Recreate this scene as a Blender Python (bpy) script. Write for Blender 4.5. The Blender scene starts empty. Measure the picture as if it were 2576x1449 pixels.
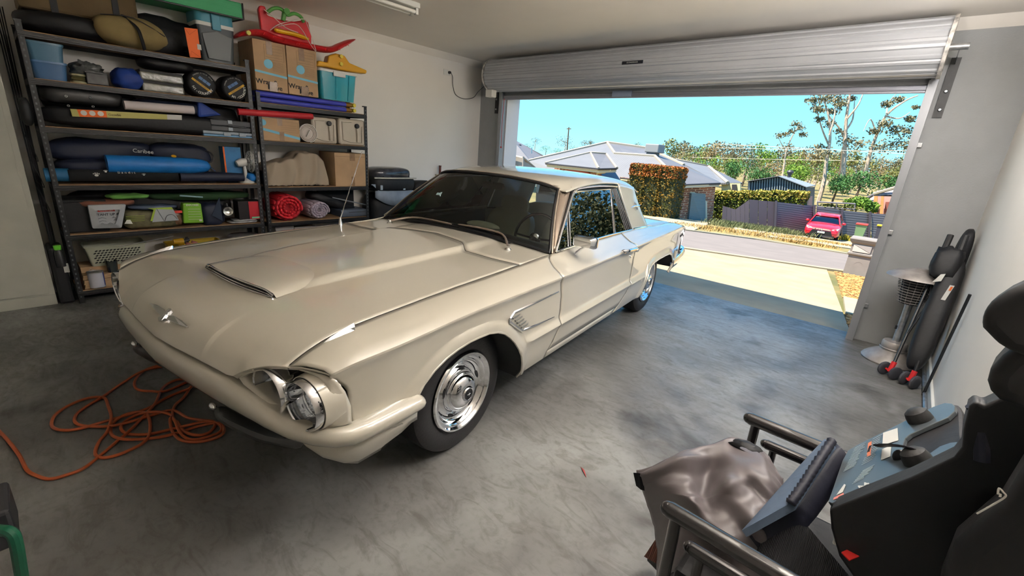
import bpy, bmesh, math, random
from mathutils import Vector, Matrix, noise
sc = bpy.context.scene
COL = sc.collection
rnd = random.Random(7)
pi = math.pi

# ------------------------------------------------------------------ camera
CAM = Vector((0.0, 0.0, 1.5139))
def _rodr(r):
    v = Vector(r); return Matrix.Rotation(v.length, 3, v.normalized())
RC = _rodr((1.7531779, 0.72656334, -0.43320573))      # world -> (right, down, forward)
FPX = 1110.357
cd = bpy.data.cameras.new('camera'); cam = bpy.data.objects.new('camera', cd); COL.objects.link(cam)
cd.sensor_width = 36.0; cd.lens = 36.0 * FPX / 2576.0; cd.clip_start = 0.02; cd.clip_end = 2000
m3 = Matrix((RC[0], -RC[1], -RC[2])).transposed()
cam.matrix_world = Matrix.Translation(CAM) @ m3.to_4x4()
sc.camera = cam
sc.view_settings.view_transform = 'Standard'; sc.view_settings.look = 'None'
sc.view_settings.exposure = EXPO = 1.3; sc.view_settings.gamma = 1.0; sc.view_settings.use_curve_mapping = False
FILL = 27.0      # base radiance of the two added fill lights
sc.cycles.max_bounces = 12; sc.cycles.diffuse_bounces = 6; sc.cycles.glossy_bounces = 5
sc.cycles.transmission_bounces = 6; sc.cycles.transparent_max_bounces = 12
sc.cycles.caustics_reflective = False; sc.cycles.caustics_refractive = False
sc.cycles.sample_clamp_indirect = 6.0

# ------------------------------------------------------------------ sky and sun
w = bpy.data.worlds.new('sky'); sc.world = w; w.use_nodes = True
nt = w.node_tree; nt.nodes.clear()
out = nt.nodes.new('ShaderNodeOutputWorld'); bg = nt.nodes.new('ShaderNodeBackground')
tc = nt.nodes.new('ShaderNodeTexCoord'); sx = nt.nodes.new('ShaderNodeSeparateXYZ'); cr = nt.nodes.new('ShaderNodeValToRGB')
nt.links.new(tc.outputs['Generated'], sx.inputs[0]); nt.links.new(sx.outputs['Z'], cr.inputs[0])
nt.links.new(cr.outputs[0], bg.inputs[0]); nt.links.new(bg.outputs[0], out.inputs[0])
e = cr.color_ramp.elements
e[0].position = 0.0; e[0].color = (0.27, 0.62, 0.76, 1)
e[1].position = 1.0; e[1].color = (0.06, 0.20, 0.50, 1)
for p_, c_ in ((0.06, (0.21, 0.53, 0.72)), (0.20, (0.14, 0.42, 0.70)), (0.45, (0.09, 0.32, 0.66))):
    k = e.new(p_); k.color = (*c_, 1)
bg.inputs[1].default_value = 0.9
sd = bpy.data.lights.new('sun', 'SUN'); sd.energy = 5.6; sd.angle = 0.01; sd.color = (1.0, 0.93, 0.80)
so = bpy.data.objects.new('sun', sd); COL.objects.link(so)
SUN = Vector((-0.40, -0.36, 1.0)).normalized()
so.rotation_euler = SUN.to_track_quat('Z', 'Y').to_euler(); so.location = (0, 8, 12)
# skylight entering by the open garage door: a sampling portal, it gives no light of its own
pd = bpy.data.lights.new('door_portal', 'AREA'); pd.shape = 'RECTANGLE'; pd.size = 4.8; pd.size_y = 2.2
pd.cycles.is_portal = True
po = bpy.data.objects.new('door_portal', pd); COL.objects.link(po); po.location = (-2.54, 5.3, 1.1); po.rotation_euler = (-pi/2, 0, 0)

# ------------------------------------------------------------------ helpers
def at(px, py, ax, val):
    """world point seen at a pixel of the photograph on the plane axis=val"""
    d = RC.transposed() @ Vector(((px-1288)/FPX, (py-724.5)/FPX, 1.0))
    return CAM + d * ((val - CAM[ax]) / d[ax])
def Y(px, py, y): return at(px, py, 1, y)
def lin(c):
    return tuple((x/12.92 if x <= .04045 else ((x+.055)/1.055)**2.4) for x in c)
def rgb(r, g, b): return lin((r/255, g/255, b/255))
_mats = {}
def mat(name, col=(.5,.5,.5), rough=.6, metal=0.0, n=0.0, ns=8.0, bump=0.0, bs=40.0, coat=0.0, spec=.5, alpha=1.0, col2=None, wave=None, trans=0.0, emit=0.0, det=4.0, ior=1.45, coord='Object', sheen=0.0, st=None):
    """procedural principled material; n: amount of colour variation by noise"""
    if name in _mats: return _mats[name]
    m = bpy.data.materials.new(name); m.use_nodes = True; t = m.node_tree; b = t.nodes['Principled BSDF']
    b.inputs['Base Color'].default_value = (*col, 1); b.inputs['Roughness'].default_value = rough; b.inputs['Metallic'].default_value = metal
    b.inputs['Coat Weight'].default_value = coat; b.inputs['Coat Roughness'].default_value = .03; b.inputs['Specular IOR Level'].default_value = spec
    b.inputs['Alpha'].default_value = alpha; b.inputs['Transmission Weight'].default_value = trans; b.inputs['IOR'].default_value = ior
    if sheen: b.inputs['Sheen Weight'].default_value = sheen
    if emit: b.inputs['Emission Color'].default_value = (*col, 1); b.inputs['Emission Strength'].default_value = emit
    co = t.nodes.new('ShaderNodeTexCoord'); src = co.outputs[coord]
    if st:
        mp = t.nodes.new('ShaderNodeMapping'); t.links.new(src, mp.inputs[0]); mp.inputs['Scale'].default_value = st; src = mp.outputs[0]
    if n or col2:
        nz = t.nodes.new('ShaderNodeTexNoise'); nz.inputs['Scale'].default_value = ns; nz.inputs['Detail'].default_value = det
        t.links.new(src, nz.inputs['Vector'])
        rp = t.nodes.new('ShaderNodeValToRGB'); t.links.new(nz.outputs['Fac'], rp.inputs[0])
        a = col2 if col2 else tuple(x*(1-n) for x in col); c = col if col2 else tuple(min(1, x*(1+n)) for x in col)
        rp.color_ramp.elements[0].position = .36; rp.color_ramp.elements[0].color = (*a, 1)
        rp.color_ramp.elements[1].position = .64; rp.color_ramp.elements[1].color = (*c, 1)
        t.links.new(rp.outputs[0], b.inputs['Base Color'])
    if bump:
        nb = t.nodes.new('ShaderNodeTexNoise'); nb.inputs['Scale'].default_value = bs; nb.inputs['Detail'].default_value = 3
        t.links.new(src, nb.inputs['Vector']); bp = t.nodes.new('ShaderNodeBump'); bp.inputs['Strength'].default_value = bump; bp.inputs['Distance'].default_value = .01
        t.links.new(nb.outputs['Fac'], bp.inputs['Height']); t.links.new(bp.outputs[0], b.inputs['Normal'])
    if wave:   # (axis, scale, strength) fine corrugation
        wv = t.nodes.new('ShaderNodeTexWave'); wv.bands_direction = wave[0]; wv.inputs['Scale'].default_value = wave[1]
        t.links.new(src, wv.inputs['Vector']); bp = t.nodes.new('ShaderNodeBump'); bp.inputs['Strength'].default_value = wave[2]; bp.inputs['Distance'].default_value = .02
        t.links.new(wv.outputs['Fac'], bp.inputs['Height']); t.links.new(bp.outputs[0], b.inputs['Normal'])
    _mats[name] = m; return m
def glassmat(name, tint, ior=1.5, rough=0.0, base=.25):
    """tinted pane: see-through colour plus a clear mirror reflection that grows at grazing angles"""
    if name in _mats: return _mats[name]
    m = bpy.data.materials.new(name); m.use_nodes = True; t = m.node_tree; t.nodes.clear()
    o = t.nodes.new('ShaderNodeOutputMaterial'); mx = t.nodes.new('ShaderNodeMixShader'); tr = t.nodes.new('ShaderNodeBsdfTransparent')
    gl = t.nodes.new('ShaderNodeBsdfGlossy'); fr = t.nodes.new('ShaderNodeFresnel'); fr.inputs[0].default_value = ior
    tr.inputs[0].default_value = (*tint, 1); gl.inputs['Roughness'].default_value = rough; gl.inputs[0].default_value = (.95, .97, 1, 1)
    t.links.new(fr.outputs[0], mx.inputs[0]); t.links.new(tr.outputs[0], mx.inputs[1]); t.links.new(gl.outputs[0], mx.inputs[2]); t.links.new(mx.outputs[0], o.inputs[0])
    _mats[name] = m; return m

_W = {}
def Wm(o): return _W.get(o.name, Matrix.Identity(4))
def tag(o, label=None, cat=None, group=None, kind=None):
    if label: o['label'] = label
    if cat: o['category'] = cat
    if group: o['group'] = group
    if kind: o['kind'] = kind
    return o
def thing(name, label, cat, loc=(0,0,0), rz=0.0, group=None):
    o = bpy.data.objects.new(name, None); COL.objects.link(o); o.empty_display_size = .1
    o.location = loc; o.rotation_euler = (0, 0, rz); _W[o.name] = Matrix.Translation(Vector(loc)) @ Matrix.Rotation(rz, 4, 'Z')
    return tag(o, label, cat, group)
class MB:
    def __init__(s): s.v = []; s.f = []; s.M = None; s.mi = []; s.cur = 0
    def add(s, vs, fs):
        k = len(s.v)
        s.v += [tuple(s.M @ Vector(p)) if s.M else tuple(p) for p in vs]
        s.f += [tuple(i+k for i in f) for f in fs]; s.mi += [s.cur]*len(fs); return s
    def box(s, c, d, R=None):
        x, y, z = (q/2 for q in d); vs = [Vector((a*x, b*y, e*z)) for a in (-1,1) for b in (-1,1) for e in (-1,1)]
        if R is not None: vs = [R @ q for q in vs]
        vs = [q + Vector(c) for q in vs]
        return s.add(vs, [(0,1,3,2),(4,6,7,5),(0,4,5,1),(2,3,7,6),(0,2,6,4),(1,5,7,3)])
    def span(s, a, b):
        return s.box([(p+q)/2 for p, q in zip(a, b)], [abs(q-p) for p, q in zip(a, b)])
    def tube(s, path, r, n=8, closed=False, caps=True, sq=None):
        P = [Vector(p) for p in path]; N = len(P); rs = r if isinstance(r, (list, tuple)) else [r]*N
        T = []
        for i in range(N):
            a = P[(i-1) % N] if (closed or i > 0) else P[i]; b = P[(i+1) % N] if (closed or i < N-1) else P[i]
            d = (b-a); T.append(d.normalized() if d.length > 1e-9 else Vector((0,0,1)))
        up = Vector((0,0,1)) if abs(T[0].z) < .9 else Vector((1,0,0))
        x = T[0].cross(up).normalized(); vs = []
        for i in range(N):
            x = (x - T[i]*x.dot(T[i])); x = x.normalized() if x.length > 1e-6 else T[i].orthogonal().normalized()
            y = T[i].cross(x)
            for k in range(n):
                a = 2*pi*(k+.5)/n; kx, ky = (1, 1) if sq is None else sq
                vs.append(P[i] + (x*math.cos(a)*kx + y*math.sin(a)*ky)*rs[i])
        fs = []
        for i in range(N if closed else N-1):
            for k in range(n):
                j = (i+1) % N; fs.append((i*n+k, i*n+(k+1) % n, j*n+(k+1) % n, j*n+k))
        if caps and not closed: fs += [tuple(range(n-1, -1, -1)), tuple((N-1)*n+k for k in range(n))]
        return s.add(vs, fs)
    def lathe(s, prof, n=24, o=(0,0,0), ax=(0,0,1), a0=0.0, a1=2*pi):
        ax = Vector(ax).normalized(); x = ax.orthogonal().normalized(); y = ax.cross(x); o = Vector(o); full = abs(a1-a0-2*pi) < 1e-6
        m = n if full else n+1; vs = []
        for r, h in prof:
            for k in range(m):
                a = a0 + (a1-a0)*k/n; vs.append(o + ax*h + (x*math.cos(a)+y*math.sin(a))*r)
        fs = []
        for i in range(len(prof)-1):
            for k in range(n):
                j = (k+1) % m; fs.append((i*m+k, i*m+j, (i+1)*m+j, (i+1)*m+k))
        return s.add(vs, fs)
    def grid(s, P, cu=False, cv=False):
        nu, nv = len(P), len(P[0]); vs = [q for row in P for q in row]; fs = []
        for i in range(nu if cu else nu-1):
            for j in range(nv if cv else nv-1):
                a, b = (i+1) % nu, (j+1) % nv; fs.append((i*nv+j, i*nv+b, a*nv+b, a*nv+j))
        return s.add(vs, fs)
    def prism(s, pts, off):
        """polygon (3D points) extruded by off"""
        n = len(pts); o = Vector(off); vs = [Vector(p) for p in pts] + [Vector(p)+o for p in pts]
        return s.add(vs, [tuple(range(n-1,-1,-1)), tuple(range(n, 2*n))] + [(i, (i+1) % n, n+(i+1) % n, n+i) for i in range(n)])
    def ball(s, c, r, nu=12, nv=8, R=None, e=1.0, nz=0.0, nf=3.0, seed=0.0):
        """ellipsoid / superellipsoid, optional noise"""
        c = Vector(c); r = Vector(r if not isinstance(r, (int, float)) else (r, r, r)); P = []
        def pw(x): return math.copysign(abs(x)**e, x)
        for j in range(nv+1):
            la = -pi/2 + pi*j/nv; row = []
            for i in range(nu):
                lo = 2*pi*i/nu; q = Vector((pw(math.cos(la))*pw(math.cos(lo)), pw(math.cos(la))*pw(math.sin(lo)), pw(math.sin(la))))
                q = Vector((q.x*r.x, q.y*r.y, q.z*r.z))
                if nz: q *= 1 + nz*noise.noise(q*nf/ max(r) + Vector((seed, seed*1.3, 0)))
                if R is not None: q = R @ q
                row.append(c+q)
            P.append(row)
        return s.grid(P, cv=True)
    def build(s, name, m, parent=None, smooth=35, bevel=0.0, solid=0.0, sub=0, local=False, bseg=2, weld=True, loc=None):
        me = bpy.data.meshes.new(name); o = bpy.data.objects.new(name, me); COL.objects.link(o)
        vs = [Vector(q) for q in s.v]
        if parent is not None:
            o.parent = parent; base = Wm(parent); _W[o.name] = base
            if not local:
                inv = base.inverted(); vs = [inv @ q for q in vs]
        else:
            if loc is None:
                xs = [q.x for q in vs]; ys = [q.y for q in vs]; zs = [q.z for q in vs]
                loc = Vector(((min(xs)+max(xs))/2, (min(ys)+max(ys))/2, min(zs)))
            loc = Vector(loc); o.location = loc; vs = [q-loc for q in vs]; _W[o.name] = Matrix.Translation(loc)
        me.from_pydata(vs, [], s.f)
        ms = m if isinstance(m, (list, tuple)) else [m]
        for k in ms: me.materials.append(k)
        if len(ms) > 1: me.polygons.foreach_set('material_index', s.mi)
        bm = bmesh.new(); bm.from_mesh(me)
        if weld: bmesh.ops.remove_doubles(bm, verts=bm.verts, dist=1e-5)
        bmesh.ops.recalc_face_normals(bm, faces=bm.faces); bm.to_mesh(me); bm.free()
        if smooth is not None:
            me.polygons.foreach_set('use_smooth', [True]*len(me.polygons))
            if smooth < 179: me.set_sharp_from_angle(angle=math.radians(smooth))
        if solid:
            k = o.modifiers.new('thick', 'SOLIDIFY'); k.thickness = solid; k.offset = -1
        if bevel:
            k = o.modifiers.new('bevel', 'BEVEL'); k.width = bevel; k.segments = bseg; k.limit_method = 'ANGLE'; k.angle_limit = .6
        if sub:
            k = o.modifiers.new('sub', 'SUBSURF'); k.levels = sub; k.render_levels = sub
        me.update(); return o
def structure(o): o['kind'] = 'structure'; return o
def text(s, size, m, M, parent=None, name='lettering', ext=.0006, ax='CENTER', sx=1.0, bold=0.0):
    """flat lettering as a mesh; M: 4x4 world matrix whose XY plane carries the words"""
    cu = bpy.data.curves.new(name, 'FONT'); cu.body = s; cu.size = size; cu.extrude = ext; cu.align_x = ax; cu.align_y = 'CENTER'; cu.offset = bold
    cu.resolution_u = 3
    tmp = bpy.data.objects.new('tmp', cu); me = bpy.data.meshes.new_from_object(tmp); bpy.data.objects.remove(tmp); bpy.data.curves.remove(cu)
    me.name = name; me.materials.clear(); me.materials.append(m)
    o = bpy.data.objects.new(name, me); COL.objects.link(o)
    M = M @ Matrix.Scale(sx, 4, (1,0,0)) if sx != 1 else M
    if parent is not None: o.parent = parent; M = Wm(parent).inverted() @ M
    o.matrix_basis = M; return o
def frame(o, x, y):
    """4x4 with origin o, text running along x, up along y"""
    x = Vector(x).normalized(); y = (Vector(y) - x*Vector(y).dot(x)).normalized(); z = x.cross(y)
    M = Matrix((x, y, z)).transposed().to_4x4(); M.translation = Vector(o); return M
def copy_tree(o, parent=None, loc=None, rz=None, label=None, group=None):
    c = o.copy(); COL.objects.link(c)
    if parent is not None: c.parent = parent
    if loc is not None: c.location = loc
    if rz is not None: c.rotation_euler = (0, 0, rz)
    if label: c['label'] = label
    if group: c['group'] = group
    for ch in list(o.children): copy_tree(ch, c)
    return c
def interp(t, x):
    if x <= t[0][0]: return t[0][1]
    for (a, p), (b, q) in zip(t, t[1:]):
        if x <= b: return p + (q-p)*(x-a)/(b-a)
    return t[-1][1]
def spl(t, x):
    """smooth (monotone-ish cubic) interpolation of a table"""
    n = len(t)
    if x <= t[0][0]: return t[0][1]
    if x >= t[-1][0]: return t[-1][1]
    for i in range(n-1):
        if x <= t[i+1][0]: break
    x0, y0 = t[i]; x1, y1 = t[i+1]; h = x1-x0
    d = (y1-y0)/h
    def sl(k):
        if k == 0: return (t[1][1]-t[0][1])/(t[1][0]-t[0][0])
        if k == n-1: return (t[-1][1]-t[-2][1])/(t[-1][0]-t[-2][0])
        a = (t[k][1]-t[k-1][1])/(t[k][0]-t[k-1][0]); b = (t[k+1][1]-t[k][1])/(t[k+1][0]-t[k][0])
        return 0 if a*b <= 0 else 2*a*b/(a+b)
    m0, m1 = sl(i), sl(i+1); s = (x-x0)/h
    return (2*s**3-3*s*s+1)*y0 + (s**3-2*s*s+s)*h*m0 + (-2*s**3+3*s*s)*y1 + (s**3-s*s)*h*m1
def lerp(a, b, t): return a + (b-a)*t
def crom(pts, k=6, closed=False):
    """Catmull-Rom through 3D points"""
    P = [Vector(p) for p in pts]; n = len(P); o = []
    for i in range(n if closed else n-1):
        a, b, c, d = (P[(i-1) % n] if closed or i > 0 else P[0]), P[i], P[(i+1) % n], (P[(i+2) % n] if closed or i+2 < n else P[-1])
        for j in range(k):
            t = j/k; o.append(.5*((2*b) + (c-a)*t + (2*a-5*b+4*c-d)*t*t + (3*b-a-3*c+d)*t**3))
    if not closed: o.append(P[-1])
    return o

# ------------------------------------------------------------------ materials used in many places
M_black = mat('black_plastic', (.018,.018,.02), .45)
M_blackmetal = mat('black_painted_steel', (.009,.0095,.011), .42, n=.3, ns=30)
M_chrome = mat('chrome', (.82,.83,.85), .06, 1.0)
M_steel = mat('galvanised_steel', (.5,.51,.52), .38, .9, n=.25, ns=20)
M_rubber = mat('rubber', (.012,.012,.013), .6, bump=.1, bs=120)
M_white = mat('white_plastic', rgb(215,215,210), .4)
M_card = mat('cardboard', rgb(176,146,112), .85, n=.08, ns=6, bump=.08, bs=60)
# ------------------------------------------------------------------ room shell
XL, XR, YB, YD, ZC = -5.461, .46, -1.7, 5.257, 2.745
def wallmat(name, col):
    return mat(name, col, .75, n=.025, ns=1.2, bump=.04, bs=180)
M_wall = wallmat('white_wall_paint', rgb(232,228,222)); M_ceil = wallmat('ceiling_paint', rgb(236,230,222))
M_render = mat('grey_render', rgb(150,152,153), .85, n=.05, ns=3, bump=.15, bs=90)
m = bpy.data.materials.new('concrete_slab'); m.use_nodes = True; t = m.node_tree; b = t.nodes['Principled BSDF']
co = t.nodes.new('ShaderNodeTexCoord')
def nz(scale, det, dist=0.0, st=(1,1,1), rough=.5):
    mp = t.nodes.new('ShaderNodeMapping'); mp.inputs['Scale'].default_value = st; t.links.new(co.outputs['Object'], mp.inputs[0])
    q = t.nodes.new('ShaderNodeTexNoise'); q.inputs['Scale'].default_value = scale; q.inputs['Detail'].default_value = det; q.inputs['Distortion'].default_value = dist
    q.inputs['Roughness'].default_value = rough; t.links.new(mp.outputs[0], q.inputs['Vector']); return q
def ramp(src, stops):
    r = t.nodes.new('ShaderNodeValToRGB'); t.links.new(src, r.inputs[0])
    el = r.color_ramp.elements; el[0].position, el[0].color = stops[0][0], (*stops[0][1], 1); el[1].position, el[1].color = stops[-1][0], (*stops[-1][1], 1)
    for p_, c_ in stops[1:-1]: k = el.new(p_); k.color = (*c_, 1)
    return r
def mul(a, b_, f=1.0, mode='MULTIPLY'):
    x = t.nodes.new('ShaderNodeMix'); x.data_type = 'RGBA'; x.blend_type = mode; x.inputs[0].default_value = f
    t.links.new(a, x.inputs[6]); t.links.new(b_, x.inputs[7]); return x.outputs[2]
A = ramp(nz(1.1, 6, .6).outputs['Fac'], ((.3, rgb(86,85,82)), (.55, rgb(120,120,118)), (.75, rgb(146,147,146))))
B = ramp(nz(5, 8, 1.6, (1, 2.2, 1), .65).outputs['Fac'], ((.36, (.62,.60,.57)), (.5, (.95,.95,.95)), (.7, (1,1,1))))
Cc = ramp(nz(2.6, 3, .4).outputs['Fac'], ((.27, (.30,.28,.26)), (.37, (.85,.85,.85)), (.45, (1,1,1))))
D = ramp(nz(38, 4).outputs['Fac'], ((.3, (.80,.80,.79)), (.5, (1,1,1))))
F_ = ramp(nz(14, 2, .2).outputs['Fac'], ((.17, (.35,.33,.32)), (.25, (1,1,1))))
c_ = mul(A.outputs[0], B.outputs[0], .8); c_ = mul(c_, Cc.outputs[0], .75); c_ = mul(c_, D.outputs[0], .7); c_ = mul(c_, F_.outputs[0], .8)
t.links.new(c_, b.inputs['Base Color'])
rr = ramp(nz(3.5, 8, 2.2, (1,2.4,1), .7).outputs['Fac'], ((.35, (.30,)*3), (.65, (.62,)*3))); t.links.new(rr.outputs[0], b.inputs['Roughness'])
b.inputs['Specular IOR Level'].default_value = .55
bp = t.nodes.new('ShaderNodeBump'); bp.inputs['Strength'].default_value = .12; bp.inputs['Distance'].default_value = .004
t.links.new(nz(9, 8, 2.5, (1,3,1), .7).outputs['Fac'], bp.inputs['Height']); t.links.new(bp.outputs[0], b.inputs['Normal'])
M_floor = m

def slab(name, a, b_, m, bevel=0.0): return structure(MB().span(a, b_).build(name, m, smooth=None, bevel=bevel))
slab('floor', (XL-.2, YB-.2, -.15), (XR+.2, 5.43, 0), M_floor)
slab('ceiling', (XL-.2, YB-.2, ZC), (XR+.2, YD+.3, ZC+.12), M_ceil)
slab('wall_left', (XL-.2, YB-.2, 0), (XL, YD+.3, ZC), M_wall)
slab('wall_right', (XR, YB-.2, 0), (XR+.2, YD+.3, ZC), M_wall)
slab('wall_back', (XL, YB-.2, 0), (XR, YB, ZC), M_wall)
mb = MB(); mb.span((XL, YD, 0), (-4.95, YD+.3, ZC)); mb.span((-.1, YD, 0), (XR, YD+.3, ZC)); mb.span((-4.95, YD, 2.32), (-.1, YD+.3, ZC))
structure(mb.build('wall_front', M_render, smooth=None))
# white outer reveal beside the left jamb
structure(MB().span((-4.95, YD+.02, 0), (-4.90, 5.56, 2.32)).build('trim_1', mat('reveal_white', rgb(226,226,228), .7), smooth=None))
# cornice all round (cove)
def cornice(name, pts, inward):
    prof = [(0, 0), (.075, 0), (.055, -.02), (.02, -.055), (0, -.078)]
    P = [[Vector(p) + Vector((inward[0]*a, inward[1]*a, b_)) for a, b_ in prof] for p in pts]
    o = MB().grid(P, cv=True).build(name, M_ceil, smooth=60); return structure(o)
cornice('trim_2', [(XL, YB, ZC), (XL, YD, ZC)], (1, 0)); cornice('trim_3', [(XR, YB, ZC), (XR, YD, ZC)], (-1, 0))
cornice('trim_4', [(XL, YD, ZC), (XR, YD, ZC)], (0, -1))
# skirting on the right wall
structure(MB().span((XR-.018, YB, 0), (XR, 5.2, .10)).build('baseboard_right', mat('skirting', rgb(205,205,200), .5), smooth=None, bevel=.004))
structure(MB().tube([(XR-.03, .2, .03), (XR-.03, 5.15, .03)], .012, 8).build('trim_5', M_steel))
# threshold strip: slab edge, joint and driveway beyond come in the outdoor part

# ---- left wall cupboard (white panel front)
cu = thing('wall_cabinet', 'tall off-white cupboard with a flat framed door at the left edge', 'cabinet', (-5.27, -.6, 0))
M_cup = mat('cupboard_paint', rgb(176,176,164), .55, n=.05, ns=5)
MB().span((XL+.005, -1.45, 0), (-5.10, .12, 2.08)).build('body', M_cup, cu, smooth=None, bevel=.004)
MB().span((-5.10, -1.42, .10), (-5.082, .085, 2.05)).build('door_panel', M_cup, cu, smooth=None, bevel=.003)
MB().span((-5.10, -1.45, 0), (-5.088, .12, .085)).build('plinth', M_cup, cu, smooth=None, bevel=.003)

# ---- roller door
rd = thing('roller_door', 'rolled up corrugated grey garage roller door above the opening', 'roller door', (-2.5, 5.0, 2.2))
M_roller = mat('roller_door_steel', rgb(172,174,178), .32, .15, n=.04, ns=3)
cy, cz, R0 = 4.985, 2.498, .203
mb = MB(); prof = []
nr = 132
for k in range(nr):
    a = 2*pi*k/nr; ph = (k % 12)/12
    r = R0 + (.0 if ph < .18 or ph > .82 else .010) - (.006 if .45 < ph < .55 else 0)
    prof.append((cy + r*math.cos(a), cz + r*math.sin(a)))
mb.grid([[Vector((x, y, z)) for y, z in prof] for x in (-4.93, -2.6, -.10)], cv=True)
mb.build('drum', M_roller, rd, smooth=25)
for x in (-4.945, -.088):
    MB().lathe([(.0, -.004), (.200, -.004), (.221, -.012), (.221, .012), (.200, .004), (0, .004)], 48, (x, cy, cz), (1,0,0)).build('end_disc', mat('disc_steel', rgb(190,186,180), .5, .3, n=.4, ns=25), rd)
# curtain hanging from the drum and its bottom rail
P = []; zz = 2.50
while zz > 2.262:
    ph = ((2.5-zz) % .075)/.075; P.append([Vector((x, 5.205+(.008 if .2 < ph < .8 else 0), zz)) for x in (-4.92, -.13)]); zz -= .0125
MB().grid(P).build('curtain', M_roller, rd, smooth=25, solid=.002)
mb = MB(); mb.span((-4.90, 5.19, 2.205), (-.14, 5.222, 2.262)); mb.span((-4.9, 5.175, 2.222), (-.14, 5.19, 2.232)); mb.build('bottom_rail', mat('rail_alu', rgb(150,152,162), .35, .6), rd, smooth=None, bevel=.003)
MB().span((-3.06, 5.165, 2.215), (-2.80, 5.19, 2.285)).build('lift_handle', mat('handle_blue_grey', rgb(140,150,170), .5), rd, smooth=None, bevel=.004)
mb = MB(); mb.span((-2.75, 4.769, 2.488), (-2.50, 4.775, 2.522)); mb.build('name_badge', mat('badge_black', (.01,.012,.02), .3), rd, smooth=None, bevel=.002)
text('ECONODOOR', .02, M_white, frame((-2.625, 4.768, 2.505), (1,0,0), (0,0,1)), rd, 'badge_lettering', .0003)
mb = MB(); mb.tube([(-.12, cy, cz), (.03, cy, cz)], .024, 12); mb.tube([(-5.0, cy, cz), (-5.10, cy, cz)], .024, 12); mb.build('axle', M_steel, rd)
for x0 in (-.02, -5.10):
    mb = MB(); mb.span((x0-.002, YD-.30, 2.42), (x0+.004, YD, 2.47)); mb.span((x0-.028, YD-.012, 2.02), (x0+.032, YD-.002, 2.47))
    mb.build('bracket', M_blackmetal, rd, smooth=None)
    for z in (2.08, 2.22): MB().lathe([(0,.0),(.014,0),(.014,.008),(.009,.016),(0,.017)], 10, (x0+.004, YD-.012, z), (0,-1,0)).build('bolt', M_steel, rd)
# motor box at the left end and its cable
MB().span((-4.93, 4.83, 2.20), (-4.80, 4.93, 2.30)).build('motor_cover', M_white, rd, smooth=None, bevel=.01)
# side guides
M_guide = mat('guide_alu', rgb(150,152,156), .4, .5)
for x0, s in ((-.135, 1), (-4.915, -1)):
    g = thing('door_guide', ('upright metal guide rail at the right side of the garage opening' if s > 0 else 'upright metal guide rail at the left side of the garage opening'), 'guide rail', (x0, 5.22, 0))
    mb = MB(); mb.span((x0-.004*s, 5.17, 0), (x0+.012*s, 5.257, 2.30)); mb.span((x0+.012*s, 5.17, 0), (x0+.055*s, 5.178, 2.34)); mb.span((x0+.012*s, 5.246, 0), (x0+.055*s, 5.256, 2.34)); mb.span((x0+.045*s, 5.178, 0), (x0+.055*s, 5.246, 2.34))
    mb.build('rail', M_guide, g, smooth=None)
    for z in (.35, 1.05, 1.80): MB().span((x0+.05*s, 5.235, z-.02), (x0+.085*s, 5.257, z+.02)).build('lug', M_steel, g, smooth=None, bevel=.003)
# red pull cord
MB().tube([(-4.86, 5.16, 2.22), (-4.865, 5.15, 1.9), (-4.86, 5.155, 1.55)], .004, 6).ball((-4.86, 5.155, 1.53), .014, 8, 6).build('pull_cord', mat('cord_red', rgb(190,50,50), .6), rd)
# socket and plug on the left wall
so_ = thing('power_socket', 'white power socket with black plug high on the left wall', 'socket', (XL, 4.55, 2.5))
MB().span((XL, 4.49, 2.465), (XL+.010, 4.61, 2.54)).build('plate', M_white, so_, smooth=None, bevel=.003)
MB().lathe([(0,0),(.02,0),(.018,.03),(.008,.045),(0,.045)], 12, (XL+.01, 4.585, 2.505), (1,0,0)).build('plug', M_black, so_)
tag(MB().tube(crom([(XL+.05, 4.59, 2.50), (XL+.03, 4.64, 2.45), (XL+.015, 4.66, 2.35), (XL+.015, 4.72, 2.23), (XL+.015, 4.88, 2.19), (XL+.015, 5.08, 2.23), (XL+.03, 5.17, 2.33), (XL+.2, 5.20, 2.45), (-5.05, 5.1, 2.47)], 6), .004, 6).build('power_cable', M_black), 'thin black cable looping from the wall socket to the roller door', 'cable')
# ceiling batten at the top edge of view, then two added unseen fill lights
def batten(x, y0, label):
    fl = thing('ceiling_light', label, 'light', (x, y0+.6, ZC))
    MB().span((x-.07, y0, ZC-.045), (x+.07, y0+1.22, ZC)).build('body', M_white, fl, smooth=None, bevel=.006)
    for s in (-.04, .04):
        MB().tube([(x+s, y0+.04, ZC-.075), (x+s, y0+1.18, ZC-.075)], .016, 12).build('tube', mat('lamp_tube', rgb(235,232,224), .2), fl)
        for y in (y0+.025, y0+1.195): MB().span((x+s-.018, y-.014, ZC-.098), (x+s+.018, y+.014, ZC-.04)).build('lamp_holder', M_white, fl, smooth=None, bevel=.004)
def added_wall_fill(y0, y1, z, k, col, label):  # added only to brighten the room
    """added fill light, out of view high on the right wall"""
    fl = thing('added_wall_fill', label, 'light', (XR, (y0+y1)/2, z))
    MB().span((XR-.05, y0, z-.05), (XR, y1, z+.05)).build('mount', M_white, fl, smooth=None)
    MB().span((XR-.17, y0, z-.06), (XR-.05, y1, z+.06)).build('fill_emitter', mat('fill_glow', col, .5, emit=FILL*k), fl, smooth=None, bevel=.01)
batten(-3.93, 1.66, 'white twin batten light on the ceiling at the top edge')
added_wall_fill(2.1, 4.15, 2.45, .62, (.96, .94, .93), 'long added fill light, out of view high on the right wall')
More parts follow.
